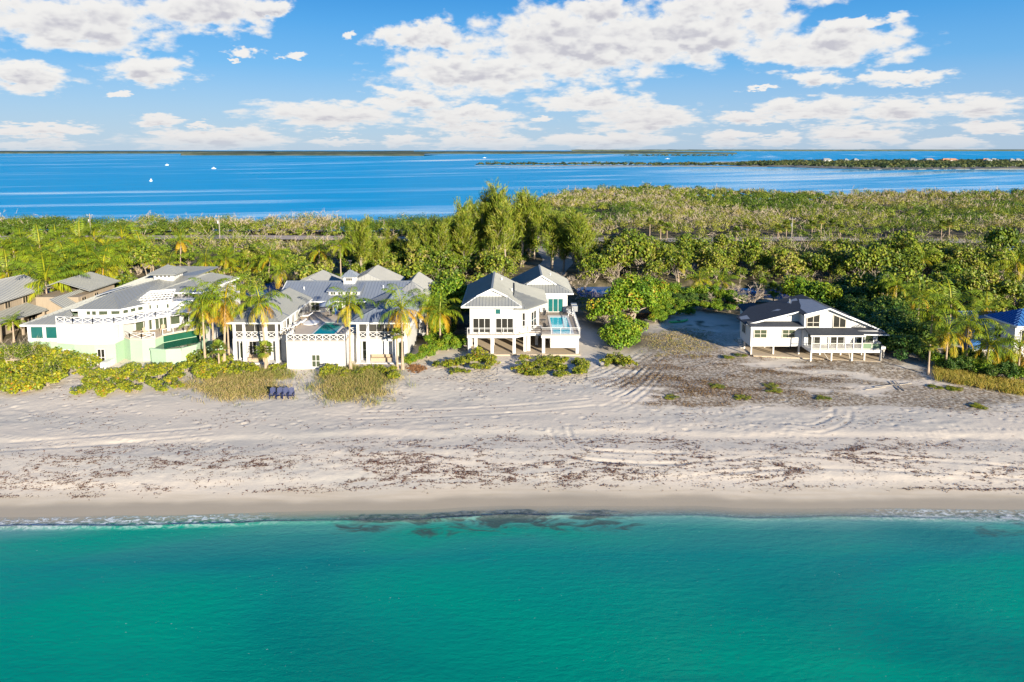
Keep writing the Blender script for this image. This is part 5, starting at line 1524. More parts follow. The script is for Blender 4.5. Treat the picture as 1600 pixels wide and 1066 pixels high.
# deck furniture of the stilt house
simple_chair('deck_chair', 4.75, 103.6, 4.2, R(-60), DARKMETAL, 'dark deck chair nearest the sliding door behind the blue pool')
simple_chair('deck_chair', 5.2, 105.2, 4.2, R(20), DARKMETAL, 'dark deck chair against the rear wall left of the sliding door')
simple_chair('deck_chair', 4.9, 96.4, 4.2, R(150), DARKMETAL, 'dark deck chair near the front rail left of the blue pool')
table(4.6, 99.9, 4.2, 0.5, 0.55, DARKMETAL, 'low dark table on the deck left of the blue pool')
gt = thing('barbecue_grill', (9.0, 106.2, 4.2), 'steel barbecue grill at the back corner of the pool deck', 'grill')
MB().box(8.6, 9.4, 105.9, 106.5, 4.3, 5.0).build('cabinet', STEEL, gt)
MB().tube([(8.62, 106.2, 5.08), (9.38, 106.2, 5.08)], [0.3, 0.3], 12).build('lid', DARKMETAL, gt)
simple_chair('deck_chair', 9.1, 104.4, 4.2, R(-90), CUSHION, 'white deck chair against the right rail of the pool deck')

# four blue beach chairs in a row on the sand
BLUE_ROW = ['leftmost of the four navy blue beach chairs on the sand', 'second from the left of the four navy blue beach chairs', 'third from the left of the four navy blue beach chairs', 'rightmost of the four navy blue beach chairs on the sand']
for i, px_ in enumerate((426, 437, 446.5, 455.5)):
    x, y, z = ground_at(px_, 623)
    simple_chair('beach_chair', x, y, z, R(14), NAVY, BLUE_ROW[i], 'beach chair', 'blue chairs in a row on the sand', 1.12)

# ------------------------------------------------------------------ plants
def rnd_unit(n, r):
    v = r.normal(size=(n, 3)); return v / np.linalg.norm(v, axis=1)[:, None]


def leaf_quads(P, N, L, W, r, fold=0.0):
    """rhombic leaves at P, facing N, length L and width W (arrays)"""
    n = len(P)
    t = rnd_unit(n, r)
    t = t - N * (t * N).sum(1)[:, None]; t /= np.linalg.norm(t, axis=1)[:, None] + 1e-9
    b = np.cross(N, t)
    L = np.broadcast_to(L, (n,))[:, None]; W = np.broadcast_to(W, (n,))[:, None]
    V = np.stack([P - t * L * 0.5, P + b * W * 0.5 - t * L * 0.05, P + t * L * 0.5 + N * fold * L, P - b * W * 0.5 - t * L * 0.05], 1)
    return V.reshape(-1, 3)


def crown_leaves(r, centers, radii, per, L, W, up=0.4, out=0.6, tspread=0.22, squash=0.8, tbias=0.0):
    """clumps of leaves: each clump is a rough shell; returns verts, tint"""
    Vs = []; T = []
    c0 = centers.mean(0)
    for c, rad in zip(centers, radii):
        n = int(per * (rad ** 2) * (0.8 + 0.4 * r.rand()))
        d = rnd_unit(n, r)
        rr = rad * (0.35 + 0.65 * r.rand(n) ** 0.5)
        p = c + d * rr[:, None] * np.array([1, 1, squash])
        nn = d * out + np.array([0, 0, up]) + r.normal(size=(n, 3)) * 0.45
        nn /= np.linalg.norm(nn, axis=1)[:, None]
        s = r.uniform(0.7, 1.25, n)
        Vs.append(leaf_quads(p, nn, L * s, W * s, r))
        base = 0.55 + tbias + r.normal() * 0.13
        T.append(np.repeat(np.clip(base + r.normal(size=n) * tspread, 0.0, 1), 4))
    return np.concatenate(Vs), np.concatenate(T)


def quads_of(V):
    return np.arange(len(V)).reshape(-1, 4)


def limb_tube(mb, a, b, r0, r1, r, wob=0.25, k=5, seg=4):
    a = np.array(a, float); b = np.array(b, float); L = np.linalg.norm(b - a)
    pts = [a + (b - a) * t + r.normal(size=3) * wob * L * 0.12 * math.sin(math.pi * t) for t in np.linspace(0, 1, seg)]
    mb.tube(pts, list(np.linspace(r0, r1, seg)), k)


def tree_variant(seed, h, cw, ch, nclump, crad, per, L, W, leafm, bark=BARK, trunk_r=0.16, bare=0, up=0.4, out=0.6, tspread=0.22, stems=1, tbias=0.0, low=0.0):
    """broad-leaved tree or bush: (trunk mesh, crown mesh); height h, crown width cw and depth ch"""
    r = np.random.RandomState(seed)
    cen = []
    for i in range(nclump):
        d = rnd_unit(1, r)[0]; d[2] = abs(d[2]) * 1.0 - 0.35 * (r.rand() < 0.45)
        q = r.uniform(0.55, 1.0)
        cen.append((d[0] * cw / 2 * q, d[1] * cw / 2 * q, h - ch * 0.55 + d[2] * ch * 0.5 * q))
    cen = np.array(cen); cen[:, 2] = np.maximum(cen[:, 2], crad * 0.55 + low)
    V, T = crown_leaves(r, cen, crad * r.uniform(0.7, 1.3, nclump), per, L, W, up=up, out=out, tspread=tspread, tbias=tbias)
    crown = np_mesh('crown', V, quads=quads_of(V), mats=[leafm], tint=T)
    mb = MB()
    for s in range(stems):
        a0 = r.uniform(0, 6.28)
        base = np.array([0.25 * cw * 0.3 * math.cos(a0) * (stems > 1), 0.25 * cw * 0.3 * math.sin(a0) * (stems > 1), -0.2])
        fork = np.array([r.normal() * 0.08 * cw, r.normal() * 0.08 * cw, max(0.3, (h - ch) * 0.9 + 0.1 * h)])
        limb_tube(mb, base, fork, trunk_r, trunk_r * 0.75, r, 0.4, 6)
        ids = r.permutation(nclump)[:max(3, min(9, nclump // max(1, stems)))]
        for i in ids:
            limb_tube(mb, fork, cen[i], trunk_r * 0.55, trunk_r * 0.12, r, 0.8, 4)
    for i in range(bare):
        d = rnd_unit(1, r)[0]; d[2] = abs(d[2]) + 0.35; d /= np.linalg.norm(d)
        p0 = cen[r.randint(nclump)]; p1 = p0 + d * r.uniform(0.8, 1.9) * crad * 1.3
        limb_tube(mb, p0 - d * crad, p1, trunk_r * 0.28, trunk_r * 0.08, r, 0.8, 3, 3)
        for j in range(3):
            e = d + r.normal(size=3) * 0.55; e /= np.linalg.norm(e)
            q = p0 + (p1 - p0) * r.uniform(0.3, 0.9)
            limb_tube(mb, q, q + e * crad * r.uniform(0.4, 0.9), trunk_r * 0.14, trunk_r * 0.05, r, 0.8, 3, 3)
    trunk = mb.mesh('trunk', bark)
    return trunk, crown


def bare_variant(seed, h, w_, depth=4, m=DEADWOOD, r0=0.14, lean=0.0):
    r = np.random.RandomState(seed); mb = MB()

    def grow(p, d, L, rad, lev):
        q = p + d * L
        limb_tube(mb, p, q, rad, rad * 0.6, r, 0.9, 5 if lev == 0 else 3, 4 if lev < 2 else 3)
        if lev >= depth: return
        for i in range(r.randint(2, 4) + (lev == 0) * 2):
            e = d + r.normal(size=3) * (0.55 if lev else 0.75) * np.array([w_, w_, 0.7]); e[2] = e[2] * 0.85 + 0.15
            e /= np.linalg.norm(e)
            t = r.uniform(0.45, 1.0)
            grow(p + d * L * t, e, L * r.uniform(0.5, 0.78), rad * 0.6, lev + 1)
    stems = r.randint(1, 4)
    for s in range(stems):
        d = np.array([r.normal() * 0.3 * w_ + lean, r.normal() * 0.3 * w_, 1.0]); d /= np.linalg.norm(d)
        grow(np.array([r.normal() * 0.2, r.normal() * 0.2, -0.2]), d, h * 0.42, r0, 0)
    return mb.mesh('branches', m)


def coconut_crown(seed, nfr=19, length=4.0, yellow=0.25, leaf_w=0.11, pairs=22, droop=1.0):
    r = np.random.RandomState(seed); V = []; T = []; mbr = []
    for i in range(nfr):
        age = i / (nfr - 1)                                  # 0 young upright, 1 old hanging
        az = i * 2.39996 + r.normal() * 0.2
        el0 = R(82) - age * R(105) + r.normal() * R(7)
        L = length * (0.72 + 0.38 * math.sin(math.pi * min(1, age + 0.25))) * r.uniform(0.88, 1.08)
        n = 12; p = np.zeros(3); pts = [p]; el = el0
        side_bend = r.normal() * 0.03
        for k in range(n):
            d = np.array([math.cos(az) * math.cos(el), math.sin(az) * math.cos(el), math.sin(el)])
            p = p + d * L / n; pts.append(p)
            el -= R(9.0) * droop * (0.5 + k / n) * (0.7 + 0.6 * math.cos(max(el, -1.3)))
            el = max(el, R(-86)); az += side_bend
        pts = np.array(pts)
        if age > 1 - yellow: tint = r.uniform(0.0, 0.3)
        elif age > 0.55: tint = r.uniform(0.3, 0.62)
        else: tint = r.uniform(0.5, 0.95)
        tt = np.linspace(0.10, 0.99, pairs)
        idx = tt * n; i0 = np.clip(idx.astype(int), 0, n - 1); f = (idx - i0)[:, None]
        q = pts[i0] * (1 - f) + pts[i0 + 1] * f
        tg = pts[i0 + 1] - pts[i0]; tg /= np.linalg.norm(tg, axis=1)[:, None]
        side = np.cross(tg, np.array([0, 0, 1.0])); sn = np.linalg.norm(side, axis=1)[:, None]
        side = np.where(sn > 0.05, side / np.maximum(sn, 1e-6), np.array([math.sin(az), -math.cos(az), 0]))
        upv = np.cross(side, tg)
        ll = length * 0.235 * np.sin(np.pi * (0.12 + 0.86 * tt)) ** 0.6
        for sgn in (-1, 1):
            jit = r.normal(size=(pairs, 3)) * 0.10
            d = side * sgn * 0.8 + tg * 0.55 + upv * (0.12 - 0.28 * age) - np.array([0, 0, 0.42]) + jit
            d /= np.linalg.norm(d, axis=1)[:, None]
            mid = q + d * (ll * 0.55)[:, None]
            tip = mid + (d * 0.75 - np.array([0, 0, 0.55]))* (ll * 0.5)[:, None]
            wv = tg * leaf_w
            quad = np.stack([q - wv * 0.5, mid - wv * 0.6, tip, mid + wv * 0.6], 1)
            quad[:, 0] = q
            V.append(quad.reshape(-1, 3)); T.append(np.repeat(np.clip(tint + r.normal(size=pairs) * 0.05, 0, 1), 4))
        # rachis as a thin folded strip
        rw = np.linspace(0.07, 0.012, n + 1)[:, None]
        a = pts - np.array([math.sin(az), -math.cos(az), 0]) * rw; b = pts + np.array([math.sin(az), -math.cos(az), 0]) * rw
        st = np.stack([a[:-1], b[:-1], b[1:], a[1:]], 1).reshape(-1, 3)
        V.append(st); T.append(np.full(len(st), max(0.12, tint * 0.5)))
    V = np.concatenate(V); T = np.concatenate(T)
    return np_mesh('crown', V, quads=quads_of(V), mats=[LEAF_PALM], tint=T)


def sabal_crown(seed, rad=1.55, nf=26):
    r = np.random.RandomState(seed); V = []; T = []
    for i in range(nf):
        age = i / (nf - 1); az = i * 2.4 + r.normal() * 0.2; el = R(85) - age * R(125) + r.normal() * R(8)
        d = np.array([math.cos(az) * math.cos(el), math.sin(az) * math.cos(el), math.sin(el)])
        pl = rad * r.uniform(0.42, 0.6); c = d * pl + np.array([0, 0, 0.15])
        s = np.array([-math.sin(az), math.cos(az), 0]); u = np.cross(d, s)
        tint = r.uniform(0.05, 0.3) if age > 0.85 else r.uniform(0.35, 0.9)
        V.append(np.array([[0, 0, 0], c + s * 0.03, c + s * 0.031, c - s * 0.03])); T.append(np.full(4, 0.3))
        for k in range(13):
            a = R(-105) + R(210) * k / 12
            e = d * math.cos(a) + s * math.sin(a) + u * r.normal() * 0.08
            e = e / np.linalg.norm(e); Lf = rad * (0.62 - 0.2 * abs(a) / 1.8) * r.uniform(0.9, 1.1)
            tip = c + e * Lf - np.array([0, 0, 0.22 * Lf]); mid = c + e * Lf * 0.55
            w = np.cross(e, u); w /= np.linalg.norm(w)
            V.append(np.array([c, mid + w * 0.055 * rad, tip, mid - w * 0.055 * rad])); T.append(np.full(4, np.clip(tint + r.normal() * 0.06, 0, 1)))
    V = np.concatenate(V); T = np.concatenate(T)
    return np_mesh('crown', V, quads=quads_of(V), mats=[LEAF_SABAL], tint=T)


def palm_trunk(bend, k=9, seed=0):
    """palm trunk of unit height, r 0.16 at the foot; swollen foot, ringed"""
    mb = MB(); r = np.random.RandomState(seed)
    pts = []; rad = []
    for i in range(k):
        t = i / (k - 1)
        pts.append((bend * (t ** 1.6), 0.2 * bend * math.sin(t * 3), t * 1.0)); rad.append(0.23 - 0.10 * min(1, t * 3) - 0.03 * t + (0.03 if i == 0 else 0))
    pts[0] = (0, 0, -0.03)
    return mb.tube(pts, rad, 8).mesh('trunk', PALMBARK)


def casuarina(seed, h=14.0, w_=6.0, nb=64, per=80):
    """Australian pine: leaning forked stems, steep ragged limbs carrying soft upswept needle tufts"""
    r = np.random.RandomState(seed); mb = MB(); V = []; T = []
    leaders = []
    for k in range(r.randint(2, 4)):
        az = r.uniform(0, 6.283); lean = r.uniform(0.05, 0.22) * h
        hk = h * (1.0 if k == 0 else r.uniform(0.65, 0.9))
        tip = np.array([lean * math.cos(az), lean * math.sin(az), hk])
        mid = tip * 0.5 * np.array([0.55, 0.55, 1.0]) + np.array([r.normal() * 0.2, r.normal() * 0.2, 0])
        mb.tube([(0, 0, -0.2), tuple(mid * 0.45), tuple(mid), tuple((mid + tip) / 2 + r.normal(size=3) * 0.15), tuple(tip)], [0.24, 0.19, 0.14, 0.09, 0.02], 6)
        leaders.append((mid, tip))
    for i in range(nb):
        mid, tip = leaders[i % len(leaders)]
        t = 0.22 + 0.78 * r.rand() ** 0.9
        p0 = mid * (t / 0.5) if t < 0.5 else mid + (tip - mid) * (t - 0.5) / 0.5
        az = r.uniform(0, 6.283)
        prof = (1.15 - t) ** 0.6 * r.uniform(0.45, 1.25)
        L = w_ * 0.42 * prof + 0.5
        d = np.array([math.cos(az), math.sin(az), r.uniform(0.5, 1.7)]); d /= np.linalg.norm(d)
        p1 = p0 + d * L + np.array([0, 0, 0.25 * L])
        limb_tube(mb, p0, p1, 0.055 * (1.2 - t) + 0.012, 0.01, r, 0.6, 4, 3)
        n = int(per * (0.45 + prof) * r.uniform(0.5, 1.3))
        s = r.uniform(0.2, 1.1, n)
        c = p0 + (p1 - p0) * s[:, None] + r.normal(size=(n, 3)) * np.array([0.30, 0.30, 0.34]) * (0.35 + 0.8 * s[:, None])
        dirv = d * 0.9 + r.normal(size=(n, 3)) * 0.38 + np.array([0, 0, 0.55]); dirv /= np.linalg.norm(dirv, axis=1)[:, None]
        ln = r.uniform(0.6, 1.5, n)[:, None]; wd = r.uniform(0.035, 0.085, n)[:, None]
        sd = np.cross(dirv, rnd_unit(n, r)); sd /= np.linalg.norm(sd, axis=1)[:, None]
        q = np.stack([c - dirv * ln * 0.5, c + sd * wd, c + dirv * ln * 0.5 - np.array([0, 0, 0.2]) * ln, c - sd * wd], 1)
        V.append(q.reshape(-1, 3)); T.append(np.repeat(np.clip(0.45 + r.normal() * 0.2 + r.normal(size=n) * 0.2, 0, 1), 4))
    V = np.concatenate(V); T = np.concatenate(T)
    return mb.mesh('trunk', BARK), np_mesh('crown', V, quads=quads_of(V), mats=[LEAF_PINE], tint=T)


def plant(name, meshes, x, y, label, cat, group=None, s=1.0, rz=None, z=None, sz=None, tilt=0.0):
    """a plant: Empty at its foot, parts below it (meshes = list of (part name, mesh))"""
    t = thing(name, (x, y, gz1(x, y) + 0.02 if z is None else z), label, cat, group)
    t.rotation_euler = (tilt * rs.normal(), tilt * rs.normal(), rs.uniform(0, 6.283) if rz is None else rz)
    t.scale = (s, s, s if sz is None else sz)
    for nm, me in meshes:
        link(nm, me, t)
    return t


# ---- variants
COCO = [coconut_crown(11 + i, nfr=15 + i % 3, leaf_w=0.078, pairs=26, length=3.6 + 0.25 * (i % 3), yellow=(0.34, 0.12, 0.22, 0.06, 0.45, 0.0)[i], droop=(1.0, 0.85, 1.2, 0.7, 1.0, 0.9)[i]) for i in range(6)]
COCO_FAR = [coconut_crown(31 + i, nfr=17, length=3.6, yellow=(0.1, 0.0, 0.2)[i], pairs=15, leaf_w=0.16, droop=(1.0, 0.8, 1.1)[i]) for i in range(3)]
SABAL = [sabal_crown(41 + i) for i in range(3)]
PTRUNK = [palm_trunk(b, seed=i) for i, b in enumerate((0.0, 0.5, -0.6, 1.3))]
PBEND = (0.0, 0.5, -0.6, 1.3)


def palm(x, y, h, label, kind='coconut', v=0, bend=0, s=1.0, rz=None, group=None, z=None, far=False):
    z = gz1(x, y) if z is None else z
    name = 'sabal_palm' if kind == 'sabal' else 'coconut_palm'
    t = thing(name, (x, y, z), label, 'palm tree', group)
    t.rotation_euler = (0, 0, rs.uniform(-0.5, 0.5) if rz is None else rz)
    tr = link('trunk', PTRUNK[bend], t)
    tr.scale = (1.0 * (0.8 + 0.2 * s), 1.0 * (0.8 + 0.2 * s), h)
    cr = SABAL[v % 3] if kind == 'sabal' else (COCO_FAR[v % 3] if far else COCO[v % 6])
    c = link('crown', cr, t, (PBEND[bend] * (0.8 + 0.2 * s), 0, h - 0.05))
    c.rotation_euler = (0, 0, rs.uniform(0, 6.28)); c.scale = (s, s, s)
    return t


def palm_px(cx_, cyp, basey, label, kind='coconut', v=0, bend=0, s=1.0, group=None, far=False, basex=None):
    """palm whose crown centre is seen at (cx_, cyp) and whose foot is seen at height basey"""
    bx, by, bz = ground_at(cx_ if basex is None else basex, basey)
    tx, tz = at_y(cx_, cyp, by)
    h = max(1.2, tz - bz)
    t = palm(bx, by, h, label, kind, v, bend, s, rz=0.0 if tx >= bx else math.pi, group=group, z=bz, far=far)
    return t


PALMS = [  # crown x, y, foot y, kind, variant, bend, size, label
    (410, 474, 577, 'coconut', 0, 1, 1.12, 'tall coconut palm with golden lower fronds in front of the left pavilion', 417),
    (357, 470, 574, 'coconut', 2, 1, 1.1, 'coconut palm with golden fronds just left of the left pavilion corner', 351),
    (330, 466, 566, 'coconut', 4, 0, 1.05, 'coconut palm between the mint pool wall and the left pavilion', 335),
    (318, 480, 572, 'coconut', 1, 0, 0.9, 'smaller green coconut palm crowded beside the mint pool wall', 321),
    (303, 503, 553, 'coconut', 3, 0, 0.85, 'short green coconut palm in front of the curved house pool', 314),
    (352, 495, 560, 'coconut', 5, 0, 0.8, 'low green coconut palm tucked behind the golden fronded pair', 358),
    (546, 476, 580, 'coconut', 0, 0, 1.0, 'slender coconut palm with yellow skirt in front of the raised teal pool', 548),
    (636, 484, 577, 'coconut', 4, 0, 1.12, 'coconut palm with orange drooping fronds before the right pavilion', 629),
    (415, 548, 579, 'sabal', 0, 0, 0.85, 'little round fan palm at the foot of the tall golden palm', None),
    (343, 545, 582, 'sabal', 1, 0, 0.8, 'little fan palm on a thin trunk at the dune hedge', None),
    (621, 522, 579, 'sabal', 2, 0, 0.65, 'thin trunked little fan palm right of the right pavilion door', None),
    (688, 490, 545, 'coconut', 2, 0, 0.95, 'bushy palm with brown skirt left of the stilt house', None),
    (668, 478, 540, 'coconut', 4, 0, 0.8, 'yellow green palm against the right wall of the pavilion house', None),
    (704, 486, 530, 'sabal', 1, 0, 1.1, 'thick skirted fan palm at the left wall of the stilt house', None),
    (1459, 538, 586, 'sabal', 1, 0, 0.85, 'fan palm standing alone on the sand at the right hedge', 1450),
    (1481, 520, 580, 'coconut', 4, 0, 1.0, 'leaning coconut palm with hanging brown frond behind the lone fan palm', 1477),
    (1549, 540, 585, 'coconut', 1, 1, 1.05, 'coconut palm with pale slanting trunk above the golden grass', 1537),
    (1476, 476, 560, 'coconut', 3, 0, 1.05, 'bright green coconut palm in the middle of the right palm cluster', 1480),
    (1506, 505, 575, 'coconut', 1, 0, 1.0, 'coconut palm left of the blue water tank', 1508),
    (1452, 492, 560, 'coconut', 5, 0, 0.95, 'leftmost coconut palm of the cluster beside the dark hedge', None),
    (1432, 462, 530, 'coconut', 2, 0, 0.9, 'coconut palm in the trees above the dark hedge', None),
    (1397, 446, 505, 'coconut', 0, 0, 0.9, 'yellow tipped coconut palm in the dark trees right of the shingle house', None),
    (1538, 480, 530, 'coconut', 0, 0, 1.05, 'coconut palm with one golden frond left of the blue roof', None),
    (1583, 412, 478, 'coconut', 5, 0, 1.1, 'tall dark coconut palm at the far right behind the blue roof', None),
    (1552, 432, 470, 'coconut', 2, 1, 1.0, 'leaning coconut palm left of the tall dark palm at the far right', None),
    (1590, 545, 590, 'coconut', 2, 0, 0.95, 'coconut palm cut by the right edge of the view', None),
    (76, 438, 502, 'coconut', 3, 0, 1.6, 'big green coconut palm between the tan house and the curved house', None),
    (22, 503, 535, 'coconut', 1, 0, 0.5, 'small palm at the corner of the tan board house', None),
    (290, 376, 426, 'coconut', 4, 1, 1.0, 'tall curved coconut palm rising behind the cupola of the curved house', 282),
    (240, 402, 432, 'coconut', 3, 0, 1.15, 'full coconut palm left behind the cupola of the curved house', None),
    (447, 425, 466, 'coconut', 2, 0, 1.1, 'coconut palm on a bent trunk left behind the pavilion house', 442),
    (533, 384, 442, 'coconut', 5, 0, 0.95, 'tall thin coconut palm behind the cupola of the pavilion house', None),
    (500, 392, 432, 'coconut', 1, 0, 1.0, 'coconut palm left of the tall thin palm behind the pavilion house', None),
    (1128, 440, 464, 'coconut', 1, 0, 0.95, 'coconut palm with yellow fronds over the canal path', None),
    (1104, 436, 463, 'coconut', 5, 0, 0.9, 'leaning coconut palm with pale trunk on the canal bank', 1092),
    (1060, 412, 440, 'coconut', 3, 0, 0.95, 'green coconut palm beyond the canal behind the big sea grape tree', None),
    (1208, 454, 478, 'sabal', 0, 0, 1.1, 'fan palm on the canal bank left behind the shingle house', None),
    (1190, 446, 468, 'sabal', 1, 0, 1.0, 'fan palm at the water left of the canal bank fan palm', None),
    (1180, 428, 450, 'sabal', 2, 0, 1.2, 'bushy fan palm beyond the canal', None),
    (640, 440, 470, 'coconut', 3, 0, 0.95, 'coconut palm behind the right gable of the pavilion house', None),
    (765, 412, 440, 'coconut', 1, 0, 0.95, 'coconut palm behind the ridge of the stilt house', None),
    (1440, 405, 440, 'coconut', 3, 0, 1.1, 'broad coconut palm in the wood above the right cluster', None),
    (1365, 410, 440, 'coconut', 1, 0, 1.0, 'coconut palm in the wood behind the shingle house', None),
]
for (cx_, cyp, by_, kind, v, bend, s, lab, bx_) in PALMS:
    palm_px(cx_, cyp, by_, lab, kind, v, bend, s * (1.15 if kind == 'coconut' else 1.0), basex=bx_)
GROVE = [(108, 412, 474), (138, 402, 472), (128, 430, 484), (60, 400, 462), (160, 418, 474), (88, 422, 478), (25, 392, 440), (52, 402, 440), (70, 385, 428), (98, 405, 448), (118, 392, 440), (132, 372, 420), (140, 408, 452), (165, 392, 440), (178, 404, 452), (205, 398, 440), (10, 425, 455), (95, 375, 420), (150, 370, 415), (190, 372, 418), (40, 375, 420), (222, 385, 425), (5, 385, 425), (60, 420, 455), (112, 420, 462)]
for i, (a, b, c) in enumerate(GROVE):
    palm_px(a, b, c, 'coconut palm in the dense grove behind the tan board house', 'coconut', [1, 3, 5, 3, 5][i % 5], i % 3, 1.4 + 0.35 * rs.rand(), group='coconut palms in the grove behind the tan house')
for i, (a, b, c) in enumerate([(322, 408, 430), (350, 404, 428), (392, 410, 436), (362, 420, 440), (420, 402, 432), (268, 412, 432), (405, 418, 440)]):
    palm_px(a, b, c, 'coconut palm in the loose row behind the curved house', 'coconut', [1, 3, 5, 5][i % 4], i % 3, 1.2 + 0.25 * rs.rand(), group='coconut palms in the row behind the curved house')
for i, (a, b, c) in enumerate([(1015, 348, 378), (1042, 356, 377), (1032, 352, 378), (1166, 352, 377), (1180, 360, 380), (1268, 352, 376), (1282, 344, 376), (1300, 350, 377), (1312, 358, 378), (1215, 358, 378), (1228, 352, 378), (1470, 352, 378), (1482, 350, 378), (1150, 362, 380)]):
    palm_px(a, b, c, 'fan palm standing along the mangrove road', 'sabal', i, 0, 1.15, group='fan palms along the mangrove road', far=True)

# ---- sea grape trees and bushes
GRAPE_BIG = [tree_variant(60 + i, 7.0, 7.5, 6.6, 46, 1.25, 150, 0.34, 0.30, LEAF_GRAPE, trunk_r=0.22, stems=3) for i in range(2)]
GRAPE_MID = [tree_variant(64 + i, 4.2, 5.0, 4.1, 24, 1.0, 170, 0.30, 0.27, LEAF_GRAPE, trunk_r=0.13, stems=3) for i in range(3)]
DARK_MID = [tree_variant(70 + i, 4.6, 5.6, 4.6, 28, 1.1, 150, 0.30, 0.26, LEAF_DARK, trunk_r=0.13, stems=3) for i in range(3)]
DUNE = [tree_variant(80 + i, 1.25 + 0.15 * (i % 3), 2.5, 1.3, 12 + i % 3 * 3, 0.40, 330, 0.23, 0.20, LEAF_DUNE, trunk_r=0.04, stems=6, up=0.7, out=0.5, tspread=0.22, bare=6) for i in range(5)]


def parts_of(pair): return [('trunk', pair[0]), ('crown', pair[1])]


def px_plant(px, py, name, pair, label, cat, group=None, s=1.0, sz=None):
    x, y, z = ground_at(px, py)
    return plant(name, parts_of(pair), x, y, label, cat, group, s, sz=sz)


px_plant(706, 508, 'sea_grape_tree', GRAPE_BIG[0], 'big bright green sea grape tree between the pavilion house and the stilt house', 'tree', s=0.98, sz=1.12)
px_plant(690, 528, 'sea_grape_tree', GRAPE_MID[0], 'leafy sea grape below the big tree left of the stilt house', 'tree', s=0.9)
px_plant(985, 500, 'sea_grape_tree', GRAPE_BIG[1], 'largest sea grape tree right of the pool deck', 'tree', s=1.1, sz=1.1)
px_plant(945, 510, 'sea_grape_tree', GRAPE_MID[1], 'sea grape tree leaning over the path beside the pool deck', 'tree', s=1.15)
px_plant(1015, 482, 'sea_grape_tree', GRAPE_BIG[0], 'sea grape tree at the edge of the shaded yard', 'tree', s=0.85)
px_plant(968, 545, 'sea_grape_tree', GRAPE_MID[2], 'lower sea grape nearest the sand right of the pool deck', 'tree', s=1.02)
px_plant(985, 530, 'sea_grape_tree', GRAPE_MID[0], 'middle sea grape between the sand and the shaded yard', 'tree', s=0.9)
px_plant(1278, 492, 'sea_grape_tree', GRAPE_MID[1], 'rounded sea grape behind the ridge of the shingle house', 'tree', s=1.5)
px_plant(1243, 470, 'sea_grape_tree', GRAPE_MID[2], 'sea grape at the canal behind the shingle house roof', 'tree', s=1.1)
px_plant(1492, 470, 'sea_grape_tree', GRAPE_BIG[1], 'large round leaved tree above the right palm cluster', 'tree', s=1.0)
for i, (a, b, s) in enumerate([(1330, 520, 0.9), (1352, 512, 1.0), (1365, 535, 0.9), (1385, 548, 0.9), (1400, 530, 1.1), (1390, 510, 1.1), (1412, 560, 0.85), (1425, 545, 1.0), (1345, 490, 1.1), (1372, 490, 1.0), (1318, 500, 0.9), (1440, 565, 0.7), (1300, 480, 1.0), (1415, 510, 1.0), (1330, 470, 1.1), (1450, 545, .9), (1360, 470, 1.1), (1392, 478, 1.0)]):
    px_plant(a, b, 'dark_hedge_bush', DARK_MID[i % 3], 'dark leaved bush in the tall hedge right of the shingle house', 'bush', 'bushes of the tall dark hedge', s)
for i, (a, b, s) in enumerate([(1045, 470, .45), (1062, 474, .4), (1080, 474, .45), (1100, 472, .4), (1120, 473, .45), (1142, 474, .4), (1160, 474, .45), (1030, 466, .5), (1052, 466, .7), (1074, 468, .65), (1095, 468, .7), (1118, 469, .65), (1138, 470, .6), (1036, 476, .6), (1158, 482, .4), (1150, 478, .5), (1048, 482, .5), (1064, 484, .45), (1082, 484, .5), (1100, 485, .42), (1120, 486, .5), (1140, 488, .42), (1034, 486, .55), (1026, 493, .5), (1040, 490, .5), (1022, 505, .42), (1032, 502, .45), (1045, 497, .45), (1060, 493, .4), (1078, 492, .35)]):
    px_plant(a, b, 'canal_bush', GRAPE_MID[i % 3] if i > 3 else DARK_MID[i % 3], 'low bush in the row along the tan canal path', 'bush', 'bushes along the canal path', s)
for i, (a, b, s) in enumerate([(1462, 575, .5), (1484, 580, .5), (1508, 583, .5), (1530, 586, .5), (1552, 590, .5), (1575, 594, .52), (1595, 597, .5), (1495, 568, .5), (1522, 572, .5), (1560, 576, .55), (1588, 582, .55)]):
    px_plant(a, b, 'hedge_bush', (GRAPE_MID + DARK_MID)[(i * 2 + 1) % 6], 'broad leaved bush in the low hedge above the golden grass', 'bush', 'bushes of the low hedge above the golden grass', s)
for i, (a, b, s) in enumerate([(668, 560, .5), (682, 552, .45), (700, 548, .55), (655, 565, .35), (716, 545, .5), (640, 570, .35), (676, 540, .5)]):
    px_plant(a, b, 'garden_bush', GRAPE_MID[i % 3], 'green bush at the foot of the palms right of the right pavilion', 'bush', 'bushes between the pavilion house and the stilt house', s)
for i, (a, b, s) in enumerate([(690, 575, .95), (705, 572, .9), (722, 572, .9), (738, 565, 1.2), (750, 560, 1.3), (762, 566, 1.0), (770, 572, .8), (745, 578, .8), (712, 583, .7), (758, 580, .7), (728, 584, .6)]):
    px_plant(a, b, 'dune_shrub', DUNE[i % 5], 'green dune shrub in the patch left before the stilt house', 'shrub', 'dune shrubs left before the stilt house', s, sz=s * 0.75)
for i in range(26):
    a = 806 + 108 * rs.rand(); b = 562 + 24 * rs.rand() + (a - 806) * 0.05
    px_plant(a, b, 'dune_shrub', DUNE[i % 5], 'green dune shrub in the long bed before the pool deck', 'shrub', 'dune shrubs before the pool deck', 0.6 + 0.4 * rs.rand(), sz=0.5 + 0.2 * rs.rand())
for i in range(11):
    a = 940 + 48 * rs.rand(); b = 562 + 12 * rs.rand()
    px_plant(a, b, 'dune_shrub', DUNE[i % 5], 'low shrub in the clump under the nearest sea grape', 'shrub', 'dune shrubs under the sea grape', 0.6 + 0.3 * rs.rand())
